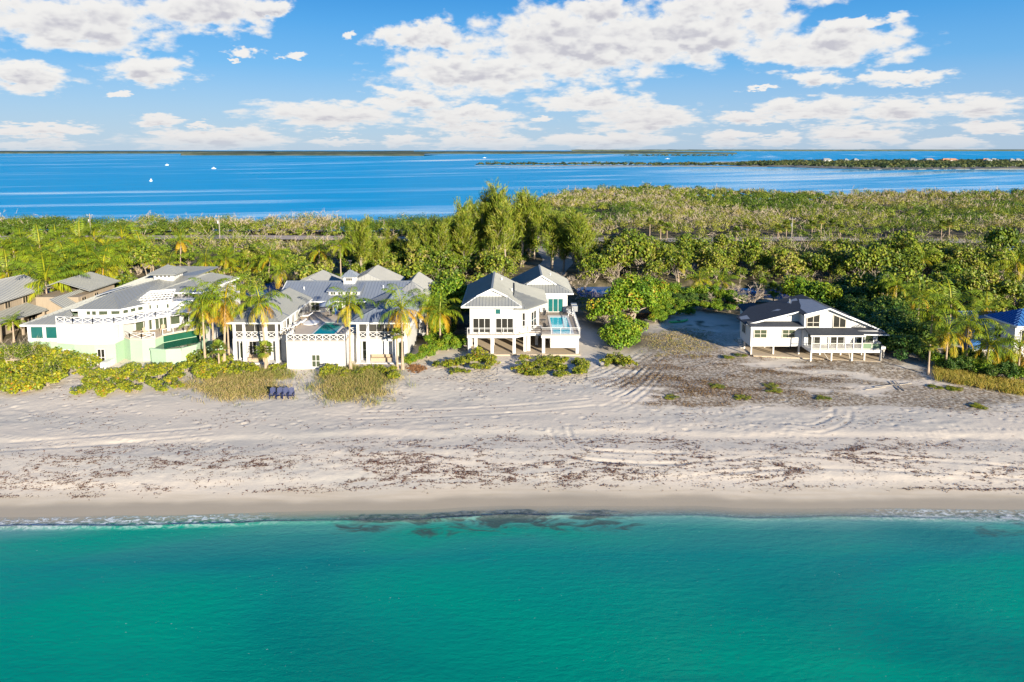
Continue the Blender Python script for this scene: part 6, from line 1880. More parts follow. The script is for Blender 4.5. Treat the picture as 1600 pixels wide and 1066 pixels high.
# big golden green mass at the left edge
n = 0
while n < 74:
    a = -8 + 160 * rs.rand(); b = 560 + 62 * rs.rand()
    if b > 618 - max(0, a - 40) * 0.42: continue
    n += 1
    px_plant(a, b, 'dune_shrub', DUNE[n % 5], 'yellow green shrub in the big dune thicket before the curved house', 'shrub', 'shrubs of the big dune thicket', 0.95 + 0.6 * rs.rand())
for i, (a, b, s) in enumerate([(120, 618, .8), (135, 612, .9), (150, 606, 1), (160, 618, .9), (172, 596, 1.1), (170, 608, 1), (185, 590, 1.1), (190, 612, .9), (198, 598, 1.1), (206, 584, 1), (212, 615, .85), (222, 596, 1.1), (232, 586, 1.1), (238, 606, .9), (248, 592, 1), (255, 612, .8), (262, 580, 1), (272, 598, .9), (282, 588, 1), (292, 580, .9), (276, 608, .7), (140, 600, .9), (128, 588, .9), (152, 590, .8), (200, 612, .8), (245, 580, .9)]):
    px_plant(a, b, 'dune_shrub', DUNE[(i * 3) % 5], 'separate dune shrub on the slope below the mint drum wall', 'shrub', 'separate dune shrubs below the mint wall', s * 0.95)
for i, (a, b, s) in enumerate([(308, 576, 1.2), (320, 584, 1.1), (335, 580, 1.1), (350, 582, 1.0), (365, 584, .9), (380, 585, .8), (398, 584, .7), (312, 590, 1.0), (330, 592, .8), (345, 572, 1.3), (315, 566, 1.4), (428, 580, .6), (445, 577, .5), (372, 578, .9), (390, 578, .8)]):
    px_plant(a, b, 'dune_shrub', DUNE[(i * 2) % 5], 'shrub of the dune hedge under the palms left of the white terrace', 'shrub', 'shrubs of the hedge under the left palms', s)
for i in range(20):
    a = 500 + 125 * rs.rand(); b = 579 + 16 * rs.rand()
    px_plant(a, b, 'dune_shrub', DUNE[i % 5], 'small shrub in the grassy bed before the right pavilion', 'shrub', 'small shrubs before the right pavilion', 0.45 + 0.3 * rs.rand())
for i, (a, b) in enumerate([(1050, 622), (1118, 605), (1210, 612), (1160, 622), (1290, 625), (1462, 607), (1490, 608), (1530, 637), (1205, 604), (1135, 560), (1158, 557)]):
    px_plant(a, b, 'beach_plant', DUNE[i % 5], 'flat bright green patch of beach creeper on the brown sand lot', 'plant', 'green creeper patches on the sand lot', 0.75, sz=0.18)
# grey green olive-like bush with bare stems at the left edge
OLIVE = tree_variant(95, 4.2, 4.6, 2.6, 22, 0.75, 190, 0.16, 0.10, LEAF_MANG, bark=DEADWOOD, trunk_r=0.10, bare=14, stems=3)
px_plant(18, 585, 'bay_cedar_tree', OLIVE, 'grey green small tree with bare pale stems at the thicket edge', 'tree', s=1.0)
px_plant(52, 572, 'bay_cedar_tree', OLIVE, 'wispy small tree before the teal windows of the curved house', 'tree', s=0.8)

# ---- Australian pines
PINES = [casuarina(100 + i, 13.0, 8.2) for i in range(4)]
for i, (a, b, top, s, lab) in enumerate([
    (565, 440, 348, 1.0, 'soft feathery pine behind the cupola of the pavilion house'),
    (590, 436, 372, 0.9, 'shorter feathery pine right of the one behind the cupola'),
    (690, 432, 352, 1.0, 'feathery pine left behind the big sea grape tree'),
    (668, 420, 356, 0.9, 'thin feathery pine left of the pine group'),
    (712, 425, 345, 1.0, 'feathery pine with pale forked trunk behind the stilt house'),
    (740, 420, 322, 1.05, 'feathery pine reaching over the water left of the driveway'),
    (765, 418, 310, 1.0, 'tall feathery pine left of the driveway'),
    (790, 420, 302, 1.1, 'tallest feathery pine of the driveway group'),
    (815, 415, 310, 1.1, 'broad feathery pine overhanging the driveway'),
    (800, 395, 306, 1.0, 'feathery pine at the back of the driveway group'),
    (845, 385, 320, 0.95, 'feathery pine right of the driveway near the road'),
    (880, 425, 345, 1.0, 'feathery pine right of the shaded driveway'),
    (905, 432, 340, 0.9, 'loose feathery pine above the bare tree'),
    (870, 400, 335, 0.95, 'feathery pine behind the right driveway pine'),
    (725, 400, 330, 0.9, 'feathery pine at the back left of the pine group'),
    (635, 425, 370, 0.85, 'small feathery pine between the two pine groups'),
    (548, 425, 362, 0.9, 'feathery pine left of the one behind the cupola'),
    (755, 395, 318, 0.9, 'feathery pine second row left of the driveway'),
    (835, 405, 318, 0.9, 'feathery pine whose branches hang over the driveway bend'),
    (700, 408, 348, 0.9, 'feathery pine behind the forked pine'),
    (778, 432, 330, 0.9, 'feathery pine nearest the stilt house roof'),
    (655, 432, 362, 0.85, 'feathery pine above the right gable of the pavilion house'),
    (895, 408, 338, 0.9, 'feathery pine right of the driveway in the second row'),
    (920, 420, 350, 0.8, 'last feathery pine at the right of the driveway group'),
    (728, 428, 340, 0.9, 'feathery pine beside the green crown of the big sea grape tree'),
    (745, 385, 322, 0.9, 'feathery pine standing against the bay at the left of the group'),
    (775, 388, 308, 0.9, 'feathery pine in the back row against the bay'),
    (820, 388, 312, 0.9, 'feathery pine in the back row beside the driveway'),
    (862, 425, 338, 0.9, 'feathery pine at the right kerb of the driveway'),
    (885, 392, 335, 0.9, 'feathery pine in the back row right of the driveway'),
    (680, 408, 350, 0.9, 'feathery pine in the second row behind the pavilion house'),
    (612, 420, 366, 0.9, 'small feathery pine left of the bare branched tree'),
]):
    x, y, z = ground_at(a, b)
    _, tz = at_y(a, top, y)
    sz = (tz - z) / 13.0
    plant('feathery_pine', parts_of(PINES[i % 4]), x, y, lab, 'pine tree', 'feathery pines along the driveway', max(0.8, min(1.2, sz * 1.1)), sz=sz * 1.03)

# ---- bare trees
BARE = [bare_variant(120 + i, 4.4 + 0.5 * (i % 3), 1.0 + 0.15 * (i % 2)) for i in range(5)]
for i, (a, b, s, lab) in enumerate([
    (905, 468, 1.35, 'large bare branched tree right behind the stilt house'), (888, 455, 1.1, 'bare branched tree beside the shaded driveway'),
    (1170, 490, 1.25, 'bare forked tree at the left wall of the shingle house'), (1140, 470, 1.0, 'bare white stemmed tree on the canal bank'),
    (1185, 470, 1.0, 'bare tree at the water left of the fan palms'), (1110, 480, .8, 'thin bare sapling in the shaded yard'), (625, 430, 1.1, 'bare branched tree between the pine groups')]):
    x, y, z = ground_at(a, b)
    t = plant('bare_tree', [('branches', BARE[i % 5])], x, y, lab, 'tree', None, s)

# ---- mangrove wood
MANG = [tree_variant(140 + i, 5.0 + 0.4 * (i % 3), (5.2, 6.2, 4.4)[i % 3], 5.0, 22, 0.95, 66, 0.40, 0.34, LEAF_MANG, trunk_r=0.10, bare=(2, 6, 3, 8, 2, 5)[i], stems=2, tspread=0.24, tbias=(0.05, -0.12, 0.1, -0.2, 0, 0.12)[i]) for i in range(6)]
MANG_BARK = BARK


def clear_of(x, y):
    """places a wild tree must keep free"""
    cn = 139.0 + 2.0 * math.sin(x / 19.0) - 0.02 * x
    if abs(y - cn) < 6.5 and abs(x) < 140 and abs(x - 7.5) > 6: return False
    if 14 < x < 60 and 126 < y < 134: return False
    rd = np.interp(x, [-330, -163, -87, -40, 30, 50, 94, 130, 300], [217, 216.5, 218, 214.5, 212, 211, 214, 209, 206])
    if -9 < y - rd < 5.5: return False
    dx = np.interp(y, [118, 135, 158, 176, 195, 212], [5.5, 7, 8.5, 12, 11, 12])
    if 110 < y < 212 and abs(x - dx) < 7: return False
    if ((x - 34) / 20) ** 2 + ((y - 290) / 8) ** 2 < 1.0: return False
    if y < 133 and (20 < x < 62) : return False
    if y < 116 and -70 < x < 60: return False
    if y < 112: return False
    if -92 < x < -68 and y < 123: return False
    if -69 < x < -42 and y < 121: return False
    if -38 < x < -12 and y < 123: return False
    if -3 < x < 11 and y < 121: return False
    if 60 < x < 86 and y < 108: return False
    return True


spots = []
for yy0 in np.arange(113, 490, 1.0):
    pass
yy = 113.0
while yy < 490:
    step = 4.1 + (yy - 113) * 0.0045
    half = 0.92 * yy + 28
    xx = -half
    while xx < half:
        x = xx + rs.normal() * 0.9; y = yy + rs.normal() * 0.8
        xx += step * rs.uniform(0.8, 1.35)
        if y > float(bay_y(np.array([x]))[0]) - 2.0: continue
        if not clear_of(x, y): continue
        if 113 < y < 150 and rs.rand() < 0.25: continue
        if x < -38 and y < 180 and rs.rand() < 0.8: continue
        if 194 < y < 208 and not (x > 45 and 194 < y < 203 and rs.rand() < 0.45): continue
        spots.append((x, y))
    yy += step * 0.92
in_view = lambda p: abs(p[0]) < 0.77 * p[1] + 4
near_spots = [p for p in spots if p[1] < 206 and in_view(p)]
far_spots = [p for p in spots if p[1] >= 206 or not in_view(p)]
for _ in range(260):                                    # the wood goes on past both edges of the view
    x = rs.uniform(93, 150) * rs.choice([-1, 1]); y = rs.uniform(90, 128)
    far_spots.append((x, y))
for _ in range(900):
    x = rs.uniform(-260, 5); y = rs.uniform(223, 252)
    if y < float(bay_y(np.array([x]))[0]) - 2: far_spots.append((x, y))
near_spots.sort(key=lambda p: p[1] + abs(p[0]) * 0.2)
ZONES = [(lambda x, y: y < 150, 'green mangrove tree on the near side of the still canal', 'mangrove trees on the near side of the canal'),
         (lambda x, y: True, 'mangrove tree in the wood between the canal and the road', 'mangrove trees between the canal and the road')]
ZONE_X = [-85, -45, -12, 12, 34, 62, 90]
ZONE_NAMES = ['left of the tan board house', 'behind the palm grove', 'behind the pavilion house', 'beside the driveway', 'behind the big sea grape tree', 'behind the shingle house', 'behind the right palm cluster', 'behind the blue roofed cottage']
nm = 0; nb = 0; rest = []
for (x, y) in near_spots:
    grey = fbm(np.array([x / 18.0]), np.array([y / 9.0]), 300, 3)[0]
    if x > 12 and grey > 0.55 and rs.rand() < 0.4 and nb < 40:
        nb += 1
        plant('bare_tree', [('branches', BARE[nb % 5])], x, y, 'bare grey tree in the wood between the canal and the road', 'tree', 'bare trees between the canal and the road', 0.7 + 0.4 * rs.rand(), sz=(0.6 if y < 175 else 0.4) + 0.25 * rs.rand())
        continue
    if nm >= 296:
        rest.append((x, y)); continue
    nm += 1
    zl_ = [z for z in ZONES if z[0](x, y)][0]
    s = rs.choice([0.55, 0.75, 0.9, 1.05, 1.25]) * rs.uniform(0.9, 1.1)
    zs = s * rs.uniform(0.75, 1.1) * (1.15 if y < 165 else (1.0 if y < 180 else 0.6)) * (1.2 if x > 20 else 1.0)
    where = ZONE_NAMES[int(np.digitize(x, ZONE_X))]
    side = 'between the canal and the road' if y > 150 else 'along the canal'
    plant('mangrove_tree', parts_of(MANG[nm % 6]), x, y, 'green mangrove tree ' + side + ' ' + where, 'tree', 'mangrove trees ' + side + ' ' + where, s, sz=zs)


def forest_mass(name, pts, label, hmin, hmax, nleaf, lsize, wmul=1.0, twig=3, greyed=0.0, zfun=None, mname=LEAF_MANG):
    """far wood: every tree still its own spread of leaf clumps, joined as one mass"""
    r = np.random.RandomState(len(pts) + 5)
    P = np.array(pts); n = len(P)
    z0 = smooth_land(P[:, 0], P[:, 1]) if zfun is None else zfun(P)
    h = r.uniform(hmin, hmax, n) * (0.65 + 0.7 * fbm(P[:, 0] / 17.0, P[:, 1] / 15.0, 333, 3)); w_ = h * r.uniform(0.42, 0.62, n) * wmul
    k = nleaf
    ci = np.repeat(np.arange(n), k)
    d = rnd_unit(n * k, r); d[:, 2] = np.abs(d[:, 2]) * 1.0 - 0.25
    rr = r.uniform(0.45, 1.0, n * k)
    lob = 1 + 0.35 * np.sin(3 * np.arctan2(d[:, 1], d[:, 0]) + ci * 1.7) * (1 - np.abs(d[:, 2]))
    pos = np.stack([P[ci, 0] + d[:, 0] * w_[ci] * rr * lob, P[ci, 1] + d[:, 1] * w_[ci] * rr * lob, z0[ci] + h[ci] * (0.55 + 0.45 * d[:, 2] * rr)], 1)
    nn = d * 0.95 + np.array([0, 0, 0.3]) + r.normal(size=(n * k, 3)) * 0.3; nn /= np.linalg.norm(nn, axis=1)[:, None]
    dist = np.clip(P[ci, 1] / 300.0, 0.7, 3.0)
    V = leaf_quads(pos, nn, lsize * r.uniform(0.7, 1.3, n * k) * dist, lsize * 0.8 * r.uniform(0.7, 1.3, n * k) * dist, r)
    grey = fbm(P[:, 0] / 40.0, P[:, 1] / 26.0, 310, 3)
    tint = np.clip(0.60 + (0.5 - grey[ci]) * 1.7 - greyed + r.normal(size=n)[ci] * 0.2 + r.normal(size=n * k) * 0.17, 0.0, 1.0)
    me = np_mesh(name, V, quads=quads_of(V), mats=[mname], tint=np.repeat(tint, 4))
    tag(link(name, me), label, kind='stuff')
    if twig:
        m2 = n * twig
        ci = np.repeat(np.arange(n), twig)
        keep = r.rand(m2) < np.clip((grey[ci] - 0.42) * 5.0, 0.05, 1.0)
        ci = ci[keep]; m2 = len(ci)
        b0 = np.stack([P[ci, 0] + r.normal(size=m2) * w_[ci] * 0.5, P[ci, 1] + r.normal(size=m2) * w_[ci] * 0.5, z0[ci] + h[ci] * r.uniform(0.3, 0.85, m2)], 1)
        dv = r.normal(size=(m2, 3)) * np.array([0.7, 0.7, 0.3]) + np.array([0, 0, 0.8]); dv /= np.linalg.norm(dv, axis=1)[:, None]
        ln = r.uniform(0.8, 2.2, m2)[:, None]
        wd = 0.055 * np.clip(P[ci, 1] / 240.0, 0.8, 2)[:, None]
        quads = []
        for kx in range(3):
            dd = dv + r.normal(size=(m2, 3)) * (0.35 if kx else 0); dd /= np.linalg.norm(dd, axis=1)[:, None]
            st = b0 + dv * ln * (0.35 * kx)
            sd = np.cross(dd, rnd_unit(m2, r)); sd /= np.linalg.norm(sd, axis=1)[:, None]
            en = st + dd * ln * (1 - 0.25 * kx)
            quads.append(np.stack([st - sd * wd, st + sd * wd, en + sd * wd * 0.4, en - sd * wd * 0.4], 1).reshape(-1, 3))
        V2 = np.concatenate(quads)
        me2 = np_mesh('bare_twigs', V2, quads=quads_of(V2), mats=[DEADWOOD])
        tag(link('bare_twigs', me2), 'grey bare twigs standing out of the far wood', kind='stuff')


forest_mass('mangrove_wood', far_spots + rest, 'dense mangrove wood beyond the road up to the bay', 2.6, 7.4, 210, 0.46, 0.98, twig=13)
# undergrowth that hides the forest floor on the near side
ug = []
for _ in range(7600):
    y = rs.uniform(112, 212); x = rs.uniform(-0.92 * y - 20, 0.92 * y + 20)
    if x < -40 and y < 180 and rs.rand() < 0.6: continue
    if clear_of(x, y) and rs.rand() < 0.75: ug.append((x, y))
for _ in range(500):
    ug.append((rs.uniform(93, 150) * rs.choice([-1, 1]), rs.uniform(86, 125)))
for _ in range(900):                                    # scrub at the water's edge of the wood
    x = rs.uniform(-260, 330); y = float(bay_y(np.array([x]))[0]) - rs.uniform(1.0, 5.0)
    ug.append((x, y))
for _ in range(1500):
    x = rs.uniform(-260, 10); y = rs.uniform(222, 250)
    if y < float(bay_y(np.array([x]))[0]) - 1.5: ug.append((x, y))
forest_mass('undergrowth', ug, 'low tangled undergrowth under the near trees', 0.9, 2.9, 40, 0.38, 1.4, twig=2)

# ---- far islands
def strip_trees(name, polyx, y0f, depth, spacing, hmin, hmax, nleaf, ls, label, sparse=0.0):
    pts = []
    x = polyx[0]
    while x < polyx[1]:
        y0 = y0f(x); y = y0
        while y < y0 + depth(x):
            if rs.rand() > sparse: pts.append((x + rs.normal() * spacing * 0.4, y + rs.normal() * spacing * 0.4))
            y += spacing
        x += spacing * 0.85
    forest_mass(name, pts, label, hmin, hmax, nleaf, ls, 1.25, twig=0, mname=LEAF_ISLE, zfun=lambda P: np.full(len(P), 0.1))


def islet(name, pts, label):
    """low island ground standing a little out of the water"""
    me = MB().prism(pts, -0.6, 0.35).mesh(name, mat('island_sand', (0.42, 0.38, 0.30), 0.9, var=0.15, scale=0.05))
    tag(link(name, me), label, kind='structure')


islet('island', [(-70, 1285), (60, 1262), (200, 1240), (440, 1190), (470, 1230), (330, 1300), (120, 1320), (-40, 1312)], 'long low wooded island in the bay')
strip_trees('island_wood', (-62, 450), lambda x: 1288 - (x + 66) * 0.17, lambda x: 18 + 26 * max(0, min(1, (x - 90) / 250)), 8.0, 5, 9.5, 46, 0.62, 'wooded low island in the bay')
islet('island', [(430, 1225), (545, 1050), (700, 1052), (1500, 1125), (1600, 1700), (500, 1700), (420, 1400)], 'large wooded island at the right of the bay')
strip_trees('island_wood', (425, 1250), lambda x: np.interp(x, [420, 470, 520, 566, 700, 805, 1250], [1215, 1180, 1060, 1015, 1040, 1075, 1090]), lambda x: np.interp(x, [420, 480, 560, 800, 1250], [60, 220, 460, 480, 480]), 12.5, 7, 11, 30, 0.95, 'large wooded island at the right of the bay')
strip_trees('island_wood', (500, 930), lambda x: 2930, lambda x: 90, 24, 8, 13, 26, 1.2, 'small far wooded island behind the low island')



def far_shore(name, x0, x1, yfun, h, label, dep=900):
    n = 260
    xs = np.linspace(x0, x1, n); rows = []
    hh = h * (0.75 + 0.5 * fbm(xs / 160.0, xs * 0, 400, 4))
    y0 = np.array([yfun(v) for v in xs]) + 120 * (fbm(xs / 700.0, xs * 0, 401, 3) - 0.5)
    prof = [(0, 0.0), (6, 0.7), (18, 1.0), (dep * 0.3, 1.05), (dep, 1.1)]
    for (d, k) in prof:
        jit = 0.85 + 0.3 * fbm(xs / 45.0 + d, xs * 0 + d, 402, 3)
        rows.append(np.stack([xs, y0 + d, hh * k * jit if k else np.full(n, -0.5)], 1))
    V = np.stack(rows, 0); ny, nx = V.shape[:2]
    idx = np.arange(ny * nx).reshape(ny, nx)
    q = np.stack([idx[:-1, :-1], idx[:-1, 1:], idx[1:, 1:], idx[1:, :-1]], -1).reshape(-1, 4)
    m = MATS.get('far_canopy')
    if m is None:
        m = bpy.data.materials.new('far_canopy'); m.use_nodes = True
        w = NT(m.node_tree); g = w.node('ShaderNodeNewGeometry').outputs['Position']
        w.l.new(w.mix(w.ss(w.noise(w.vm('MULTIPLY', g, (0.012, 0.004, 0.05)), 1.0, 6.0, 0.7), 0.35, 0.65), (0.05, 0.072, 0.05), (0.10, 0.115, 0.085)), w.n['Principled BSDF'].inputs['Base Color'])
        w.n['Principled BSDF'].inputs['Roughness'].default_value = 0.95; w.n['Principled BSDF'].inputs['Specular IOR Level'].default_value = 0.05
        MATS['far_canopy'] = m
    tag(link(name, np_mesh(name, V.reshape(-1, 3), quads=q, mats=[m], smooth=True)), label, kind='stuff')


far_shore('far_shore_wood', -9500, 1550, lambda x: 4700 + 0.10 * abs(x - 1500), 10, 'low wooded shore across the bay on the horizon', 3500)
far_shore('far_island_wood', -1800, -420, lambda x: 3560 - (x + 1780) * 0.2 + 9000 * max(0, (-1730 - x) / 70) ** 2, 9, 'flat wooded island across the bay at left', 900)
far_shore('far_shore_wood', 1200, 12500, lambda x: 13800, 26, 'thin wooded shore line on the right horizon', 1500)
# roofs among the trees of the right island
for i in range(17):
    x = [640, 652, 668, 690, 725, 842, 856, 868, 884, 902, 918, 936, 965, 990, 1012, 1030, 1046][i]; y = 1385 + 40 * rs.rand() + (i % 3) * 25
    tile = i in (8, 9, 10, 13)
    t = thing('island_house', (x, y, 0.3), 'small house with orange roof among the trees of the right island' if tile else 'small pale house among the trees of the right island', 'house', 'orange roofed houses on the right island' if tile else 'pale houses on the right island')
    w_ = rs.uniform(4, 8); d = 8
    MB().box(x - w_, x + w_, y, y + d, 0.3, 8.6).build('wall', WHITE, t)
    MB().slopes([[(x - w_ - 1, y - 1, 8.5), (x + w_ + 1, y - 1, 8.5), (x + w_ - 3, y + 4, 12.0), (x - w_ + 3, y + 4, 12.0)], [(x - w_ - 1, y + 9, 8.5), (x + w_ + 1, y + 9, 8.5), (x + w_ - 3, y + 4, 12.0), (x - w_ + 3, y + 4, 12.0)],
                 [(x - w_ - 1, y - 1, 8.5), (x - w_ - 1, y + 9, 8.5), (x - w_ + 3, y + 4, 12.0)], [(x + w_ + 1, y - 1, 8.5), (x + w_ + 1, y + 9, 8.5), (x + w_ - 3, y + 4, 12.0)]], 0, 0.3).build('roof', TILEROOF if tile else SEAMLIGHT, t)
    for k in (-0.5, 0.3): MB().box(x + w_ * k - 1, x + w_ * k + 1, y - 0.08, y - 0.01, 4.5, 6.8).build('window', PANE_DARK, t)

# ------------------------------------------------------------------ boats, poles, wrack and other small things
def boat(px, py, L, label, rz):
    x, y = at_z(px, py, 0.0)
    t = thing('motor_boat', (x, y, 0), label, 'boat', None)
    t.rotation_euler = (0, 0, rz)
    b = L * 0.16
    hull = MB()
    sec = [(-L / 2, b, 0.0), (-L * 0.1, b * 1.1, 0.0), (L * 0.25, b * 0.85, 0.05), (L / 2, 0.05, 0.25)]
    n0 = len(hull.v)
    for (xx, w_, lift) in sec:
        hull.v += [(xx, -w_, 1.1 + lift), (xx, -w_ * 0.6, -0.2), (xx, w_ * 0.6, -0.2), (xx, w_, 1.1 + lift)]
    for i in range(3):
        for j in range(3):
            a = n0 + i * 4 + j; hull.f.append((a, a + 1, a + 5, a + 4))
        a = n0 + i * 4; hull.f.append((a + 3, a, a + 4, a + 7))
    hull.f.append((n0, n0 + 3, n0 + 2, n0 + 1))
    o = link('hull', hull.mesh('hull', BOATWHITE), t)
    c = MB().box(-L * 0.12, L * 0.14, -b * 0.6, b * 0.6, 1.1, 2.3)
    link('cabin', c.mesh('cabin', BOATWHITE), t)
    link('windscreen', MB().box(L * 0.141, L * 0.15, -b * 0.5, b * 0.5, 1.6, 2.2).mesh('windscreen', PANE_DARK), t)
    link('canopy', MB().box(-L * 0.2, L * 0.16, -b * 0.7, b * 0.7, 2.7, 2.85).mesh('canopy', BOATWHITE), t)
    for q in (-0.18, 0.12):
        link('post', MB().box(L * q, L * q + 0.12, -b * 0.6, -b * 0.6 + 0.12, 2.3, 2.7).mesh('post', STEEL), t)
    return t


boat(261, 258.5, 6.0, 'small white boat lying in the bay, nearest the left', R(20))
boat(334, 264, 7.0, 'white motor boat running with a wake on the bay', R(178))
boat(236, 283.5, 2.6, 'tiny pale boat closest to the left mangrove shore', R(60))
boat(757, 247, 12, 'tiny white boat off the left tip of the low island', R(10))
boat(1043, 248.5, 14, 'tiny white boat beyond the middle of the low island', R(170))
wx, wy = at_z(345, 264.2, 0.0)
tag(link('boat_wake', MB().quad((wx - 2, wy - 1.2, 0.03), (wx + 22, wy - 3.5, 0.03), (wx + 22, wy + 3.5, 0.03), (wx - 2, wy + 1.2, 0.03)).mesh('boat_wake', mat('wake_foam', (0.55, 0.65, 0.75), 0.6, var=0.3, scale=0.4))), 'pale foam wake trailing the running boat', kind='stuff')


def pole(px, py_top, py_base, label, xarm=True):
    x, y, z = ground_at(px, py_base)
    _, zt = at_y(px, py_top, y)
    t = thing('utility_pole', (x, y, z), label, 'utility pole', 'utility poles along the road')
    MB().tube([(x, y, z - 0.3), (x, y, zt)], [0.19, 0.13], 8).build('mast', POLEWOOD, t)
    MB().bar((x - 0.9, y, zt - 0.5), (x + 0.9, y, zt - 0.5), 0.14).build('cross_arm', POLEWOOD, t)
    MB().tube([(x - 0.28, y - 0.2, zt - 2.6), (x - 0.28, y - 0.2, zt - 1.7)], [0.22, 0.22], 8).build('transformer', STEEL, t)
    for q in (-0.8, 0, 0.8): MB().tube([(x + q, y, zt - 0.43), (x + q, y, zt - 0.2)], [0.05, 0.05], 6).build('insulator', TRIM, t)


pole(344, 336, 382, 'grey utility pole by the road behind the curved house')
pole(143, 334, 380, 'grey utility pole by the road above the palm grove')
pole(1236, 340, 390, 'grey utility pole by the road behind the shingle house')

# green kayak in the shade of the yard
x, y, z = ground_at(1060, 504)
k = thing('kayak', (x, y, z + 0.02), 'green kayak lying on the shaded sand of the yard', 'kayak')
k.rotation_euler = (0, 0, R(22))
hb = MB(); rows = []
for i in range(9):
    t = -1 + 2 * i / 8; w_ = 0.42 * (1 - t * t) ** 0.7 + 0.02; hgt = 0.1 * t * t
    rows.append([(t * 1.9, -w_, 0.26 + hgt), (t * 1.9, -w_ * 0.6, 0.0 + hgt), (t * 1.9, w_ * 0.6, 0.0 + hgt), (t * 1.9, w_, 0.26 + hgt), (t * 1.9, 0, 0.33 + hgt)])
for r_ in rows: hb.v += r_
for i in range(8):
    for j in range(5):
        a = i * 5 + j; b = i * 5 + (j + 1) % 5; hb.f.append((a, b, b + 5, a + 5))
link('hull', hb.mesh('hull', KAYAKG), k)
link('cockpit', MB().tube([(0, 0, 0.31), (0, 0, 0.37)], [0.34, 0.30], 14).mesh('cockpit', DARKMETAL), k)

# bleached boards left on the sand
for i, (a, b, c, d, lab) in enumerate([(1352, 610, 1384, 606, 'pale board lying flat on the sand, leftmost of the pile'), (1366, 606, 1400, 602, 'pale board lying behind the leftmost one'), (1392, 597, 1406, 611, 'pale board pointing at the sea beside the pile'), (1398, 596, 1414, 612, 'rightmost pale board pointing at the sea'), (1400, 603, 1424, 600, 'short pale board on the right of the pile')]):
    x0, y0, z0 = ground_at(a, b); x1, y1, z1 = ground_at(c, d)
    o = MB().bar((x0, y0, z0 + 0.10), (x1, y1, z1 + 0.10), 0.10, 0.06).mesh('wood_board', DRIFT)
    tag(link('wood_board', o), lab, 'board', 'bleached boards on the sand')


def scatter_mesh(name, P, m, label, L=(0.1, 0.4), W=(0.03, 0.09), lift=0.03, tint=None, seed=1, flat=0.5, per=3):
    """little irregular pieces lying on the sand"""
    r = np.random.RandomState(seed); n = len(P)
    Vs = []
    for k in range(per):
        d = r.normal(size=(n, 3)) * np.array([1, 0.8, 0.22 * flat]); d /= np.linalg.norm(d, axis=1)[:, None]
        up = np.array([0, 0, 1.0]) + r.normal(size=(n, 3)) * 0.55
        sd = np.cross(d, up); sd /= np.linalg.norm(sd, axis=1)[:, None]
        ln = r.uniform(*L, n)[:, None]; wd = r.uniform(*W, n)[:, None]
        c = P + r.normal(size=(n, 3)) * np.array([0.09, 0.06, 0.0]) + np.array([0, 0, lift]) * r.uniform(0.4, 1.6, n)[:, None]
        Vs.append(np.stack([c - d * ln * 0.5, c + sd * wd - d * ln * 0.1, c + d * ln * 0.5 + np.array([0, 0, 0.02]), c - sd * wd + d * ln * 0.1], 1).reshape(-1, 3))
    V = np.concatenate(Vs)
    me = np_mesh(name, V, quads=quads_of(V), mats=[m])
    tag(link(name, me), label, kind='stuff')


def sand_z(P):
    """height on the finished ground, read back from its mesh grid"""
    return smooth_land(P[:, 0], P[:, 1])


# ground height sampler from the displaced mesh
_gm = bpy.data.objects['ground'].data
_co = np.zeros(len(_gm.vertices) * 3, np.float32); _gm.vertices.foreach_get('co', _co); _co = _co.reshape(-1, 3)
_gx = np.unique(_co[:, 0]); _gy = np.unique(_co[:, 1]); _gz = _co[:, 2].reshape(len(_gy), len(_gx))


def gz_fine(x, y):
    i = np.clip(np.searchsorted(_gx, x) - 1, 0, len(_gx) - 2); j = np.clip(np.searchsorted(_gy, y) - 1, 0, len(_gy) - 2)
    fx = (x - _gx[i]) / (_gx[i + 1] - _gx[i]); fy = (y - _gy[j]) / (_gy[j + 1] - _gy[j])
    return _gz[j, i] * (1 - fx) * (1 - fy) + _gz[j, i + 1] * fx * (1 - fy) + _gz[j + 1, i] * (1 - fx) * fy + _gz[j + 1, i + 1] * fx * fy


# wrack: dry seaweed in broken wandering lines along the old tide marks
r = np.random.RandomState(77)
N = 260000
X = r.uniform(-56, 60, N); S = r.uniform(2.0, 13.0, N)
dens = wrack(X, S)
rightish = np.interp(X, [-56, -30, -10, 20, 45], [0.6, 0.8, 0.95, 1.0, 1.0])
keep = r.rand(N) < (dens * 0.42 + 0.010 * sstep(0.5, 0.7, fbm(X / 4, S / 2, 561, 3))) * rightish
X = X[keep]; Yw = shore_y(X) + S[keep]
P = np.stack([X, Yw, gz_fine(X, Yw)], 1)
scatter_mesh('seaweed', P, WEED, 'dry brown seaweed in broken lines along the beach', (0.06, 0.26), (0.012, 0.04), 0.025, seed=5, per=2)
# loose dark bits and twigs higher up
N = 5200
X = r.uniform(-60, 62, N); Yw = r.uniform(68, 90, N)
k2 = r.rand(N) < sstep(0.42, 0.62, fbm(X / 5, Yw / 2.2, 570, 4))
X = X[k2]; Yw = Yw[k2]; P = np.stack([X, Yw, gz_fine(X, Yw)], 1)
scatter_mesh('beach_litter', P, WEED, 'loose dark twigs and weed on the upper beach', (0.08, 0.30), (0.02, 0.05), 0.03, seed=6, per=2)


def in_patch(px, py, ax, ay, n, r, jitter=0.35):
    """points on the ground inside a patch that thins out and breaks up towards its edge"""
    out = []
    while len(out) < n:
        u, v = r.uniform(-1.25, 1.25, 2)
        q = math.hypot(u, v)
        x, y = at_z(px + u * ax, py + v * ay, 1.2)
        rim = 0.95 + 0.9 * (fbm(np.array([x / 2.6]), np.array([y / 1.5]), 700, 3)[0] - 0.5)
        if q > rim and r.rand() < 0.93: continue
        if q > 1.25 or (q > 0.7 * rim and r.rand() < jitter): continue
        out.append((x, y))
    return np.array(out)


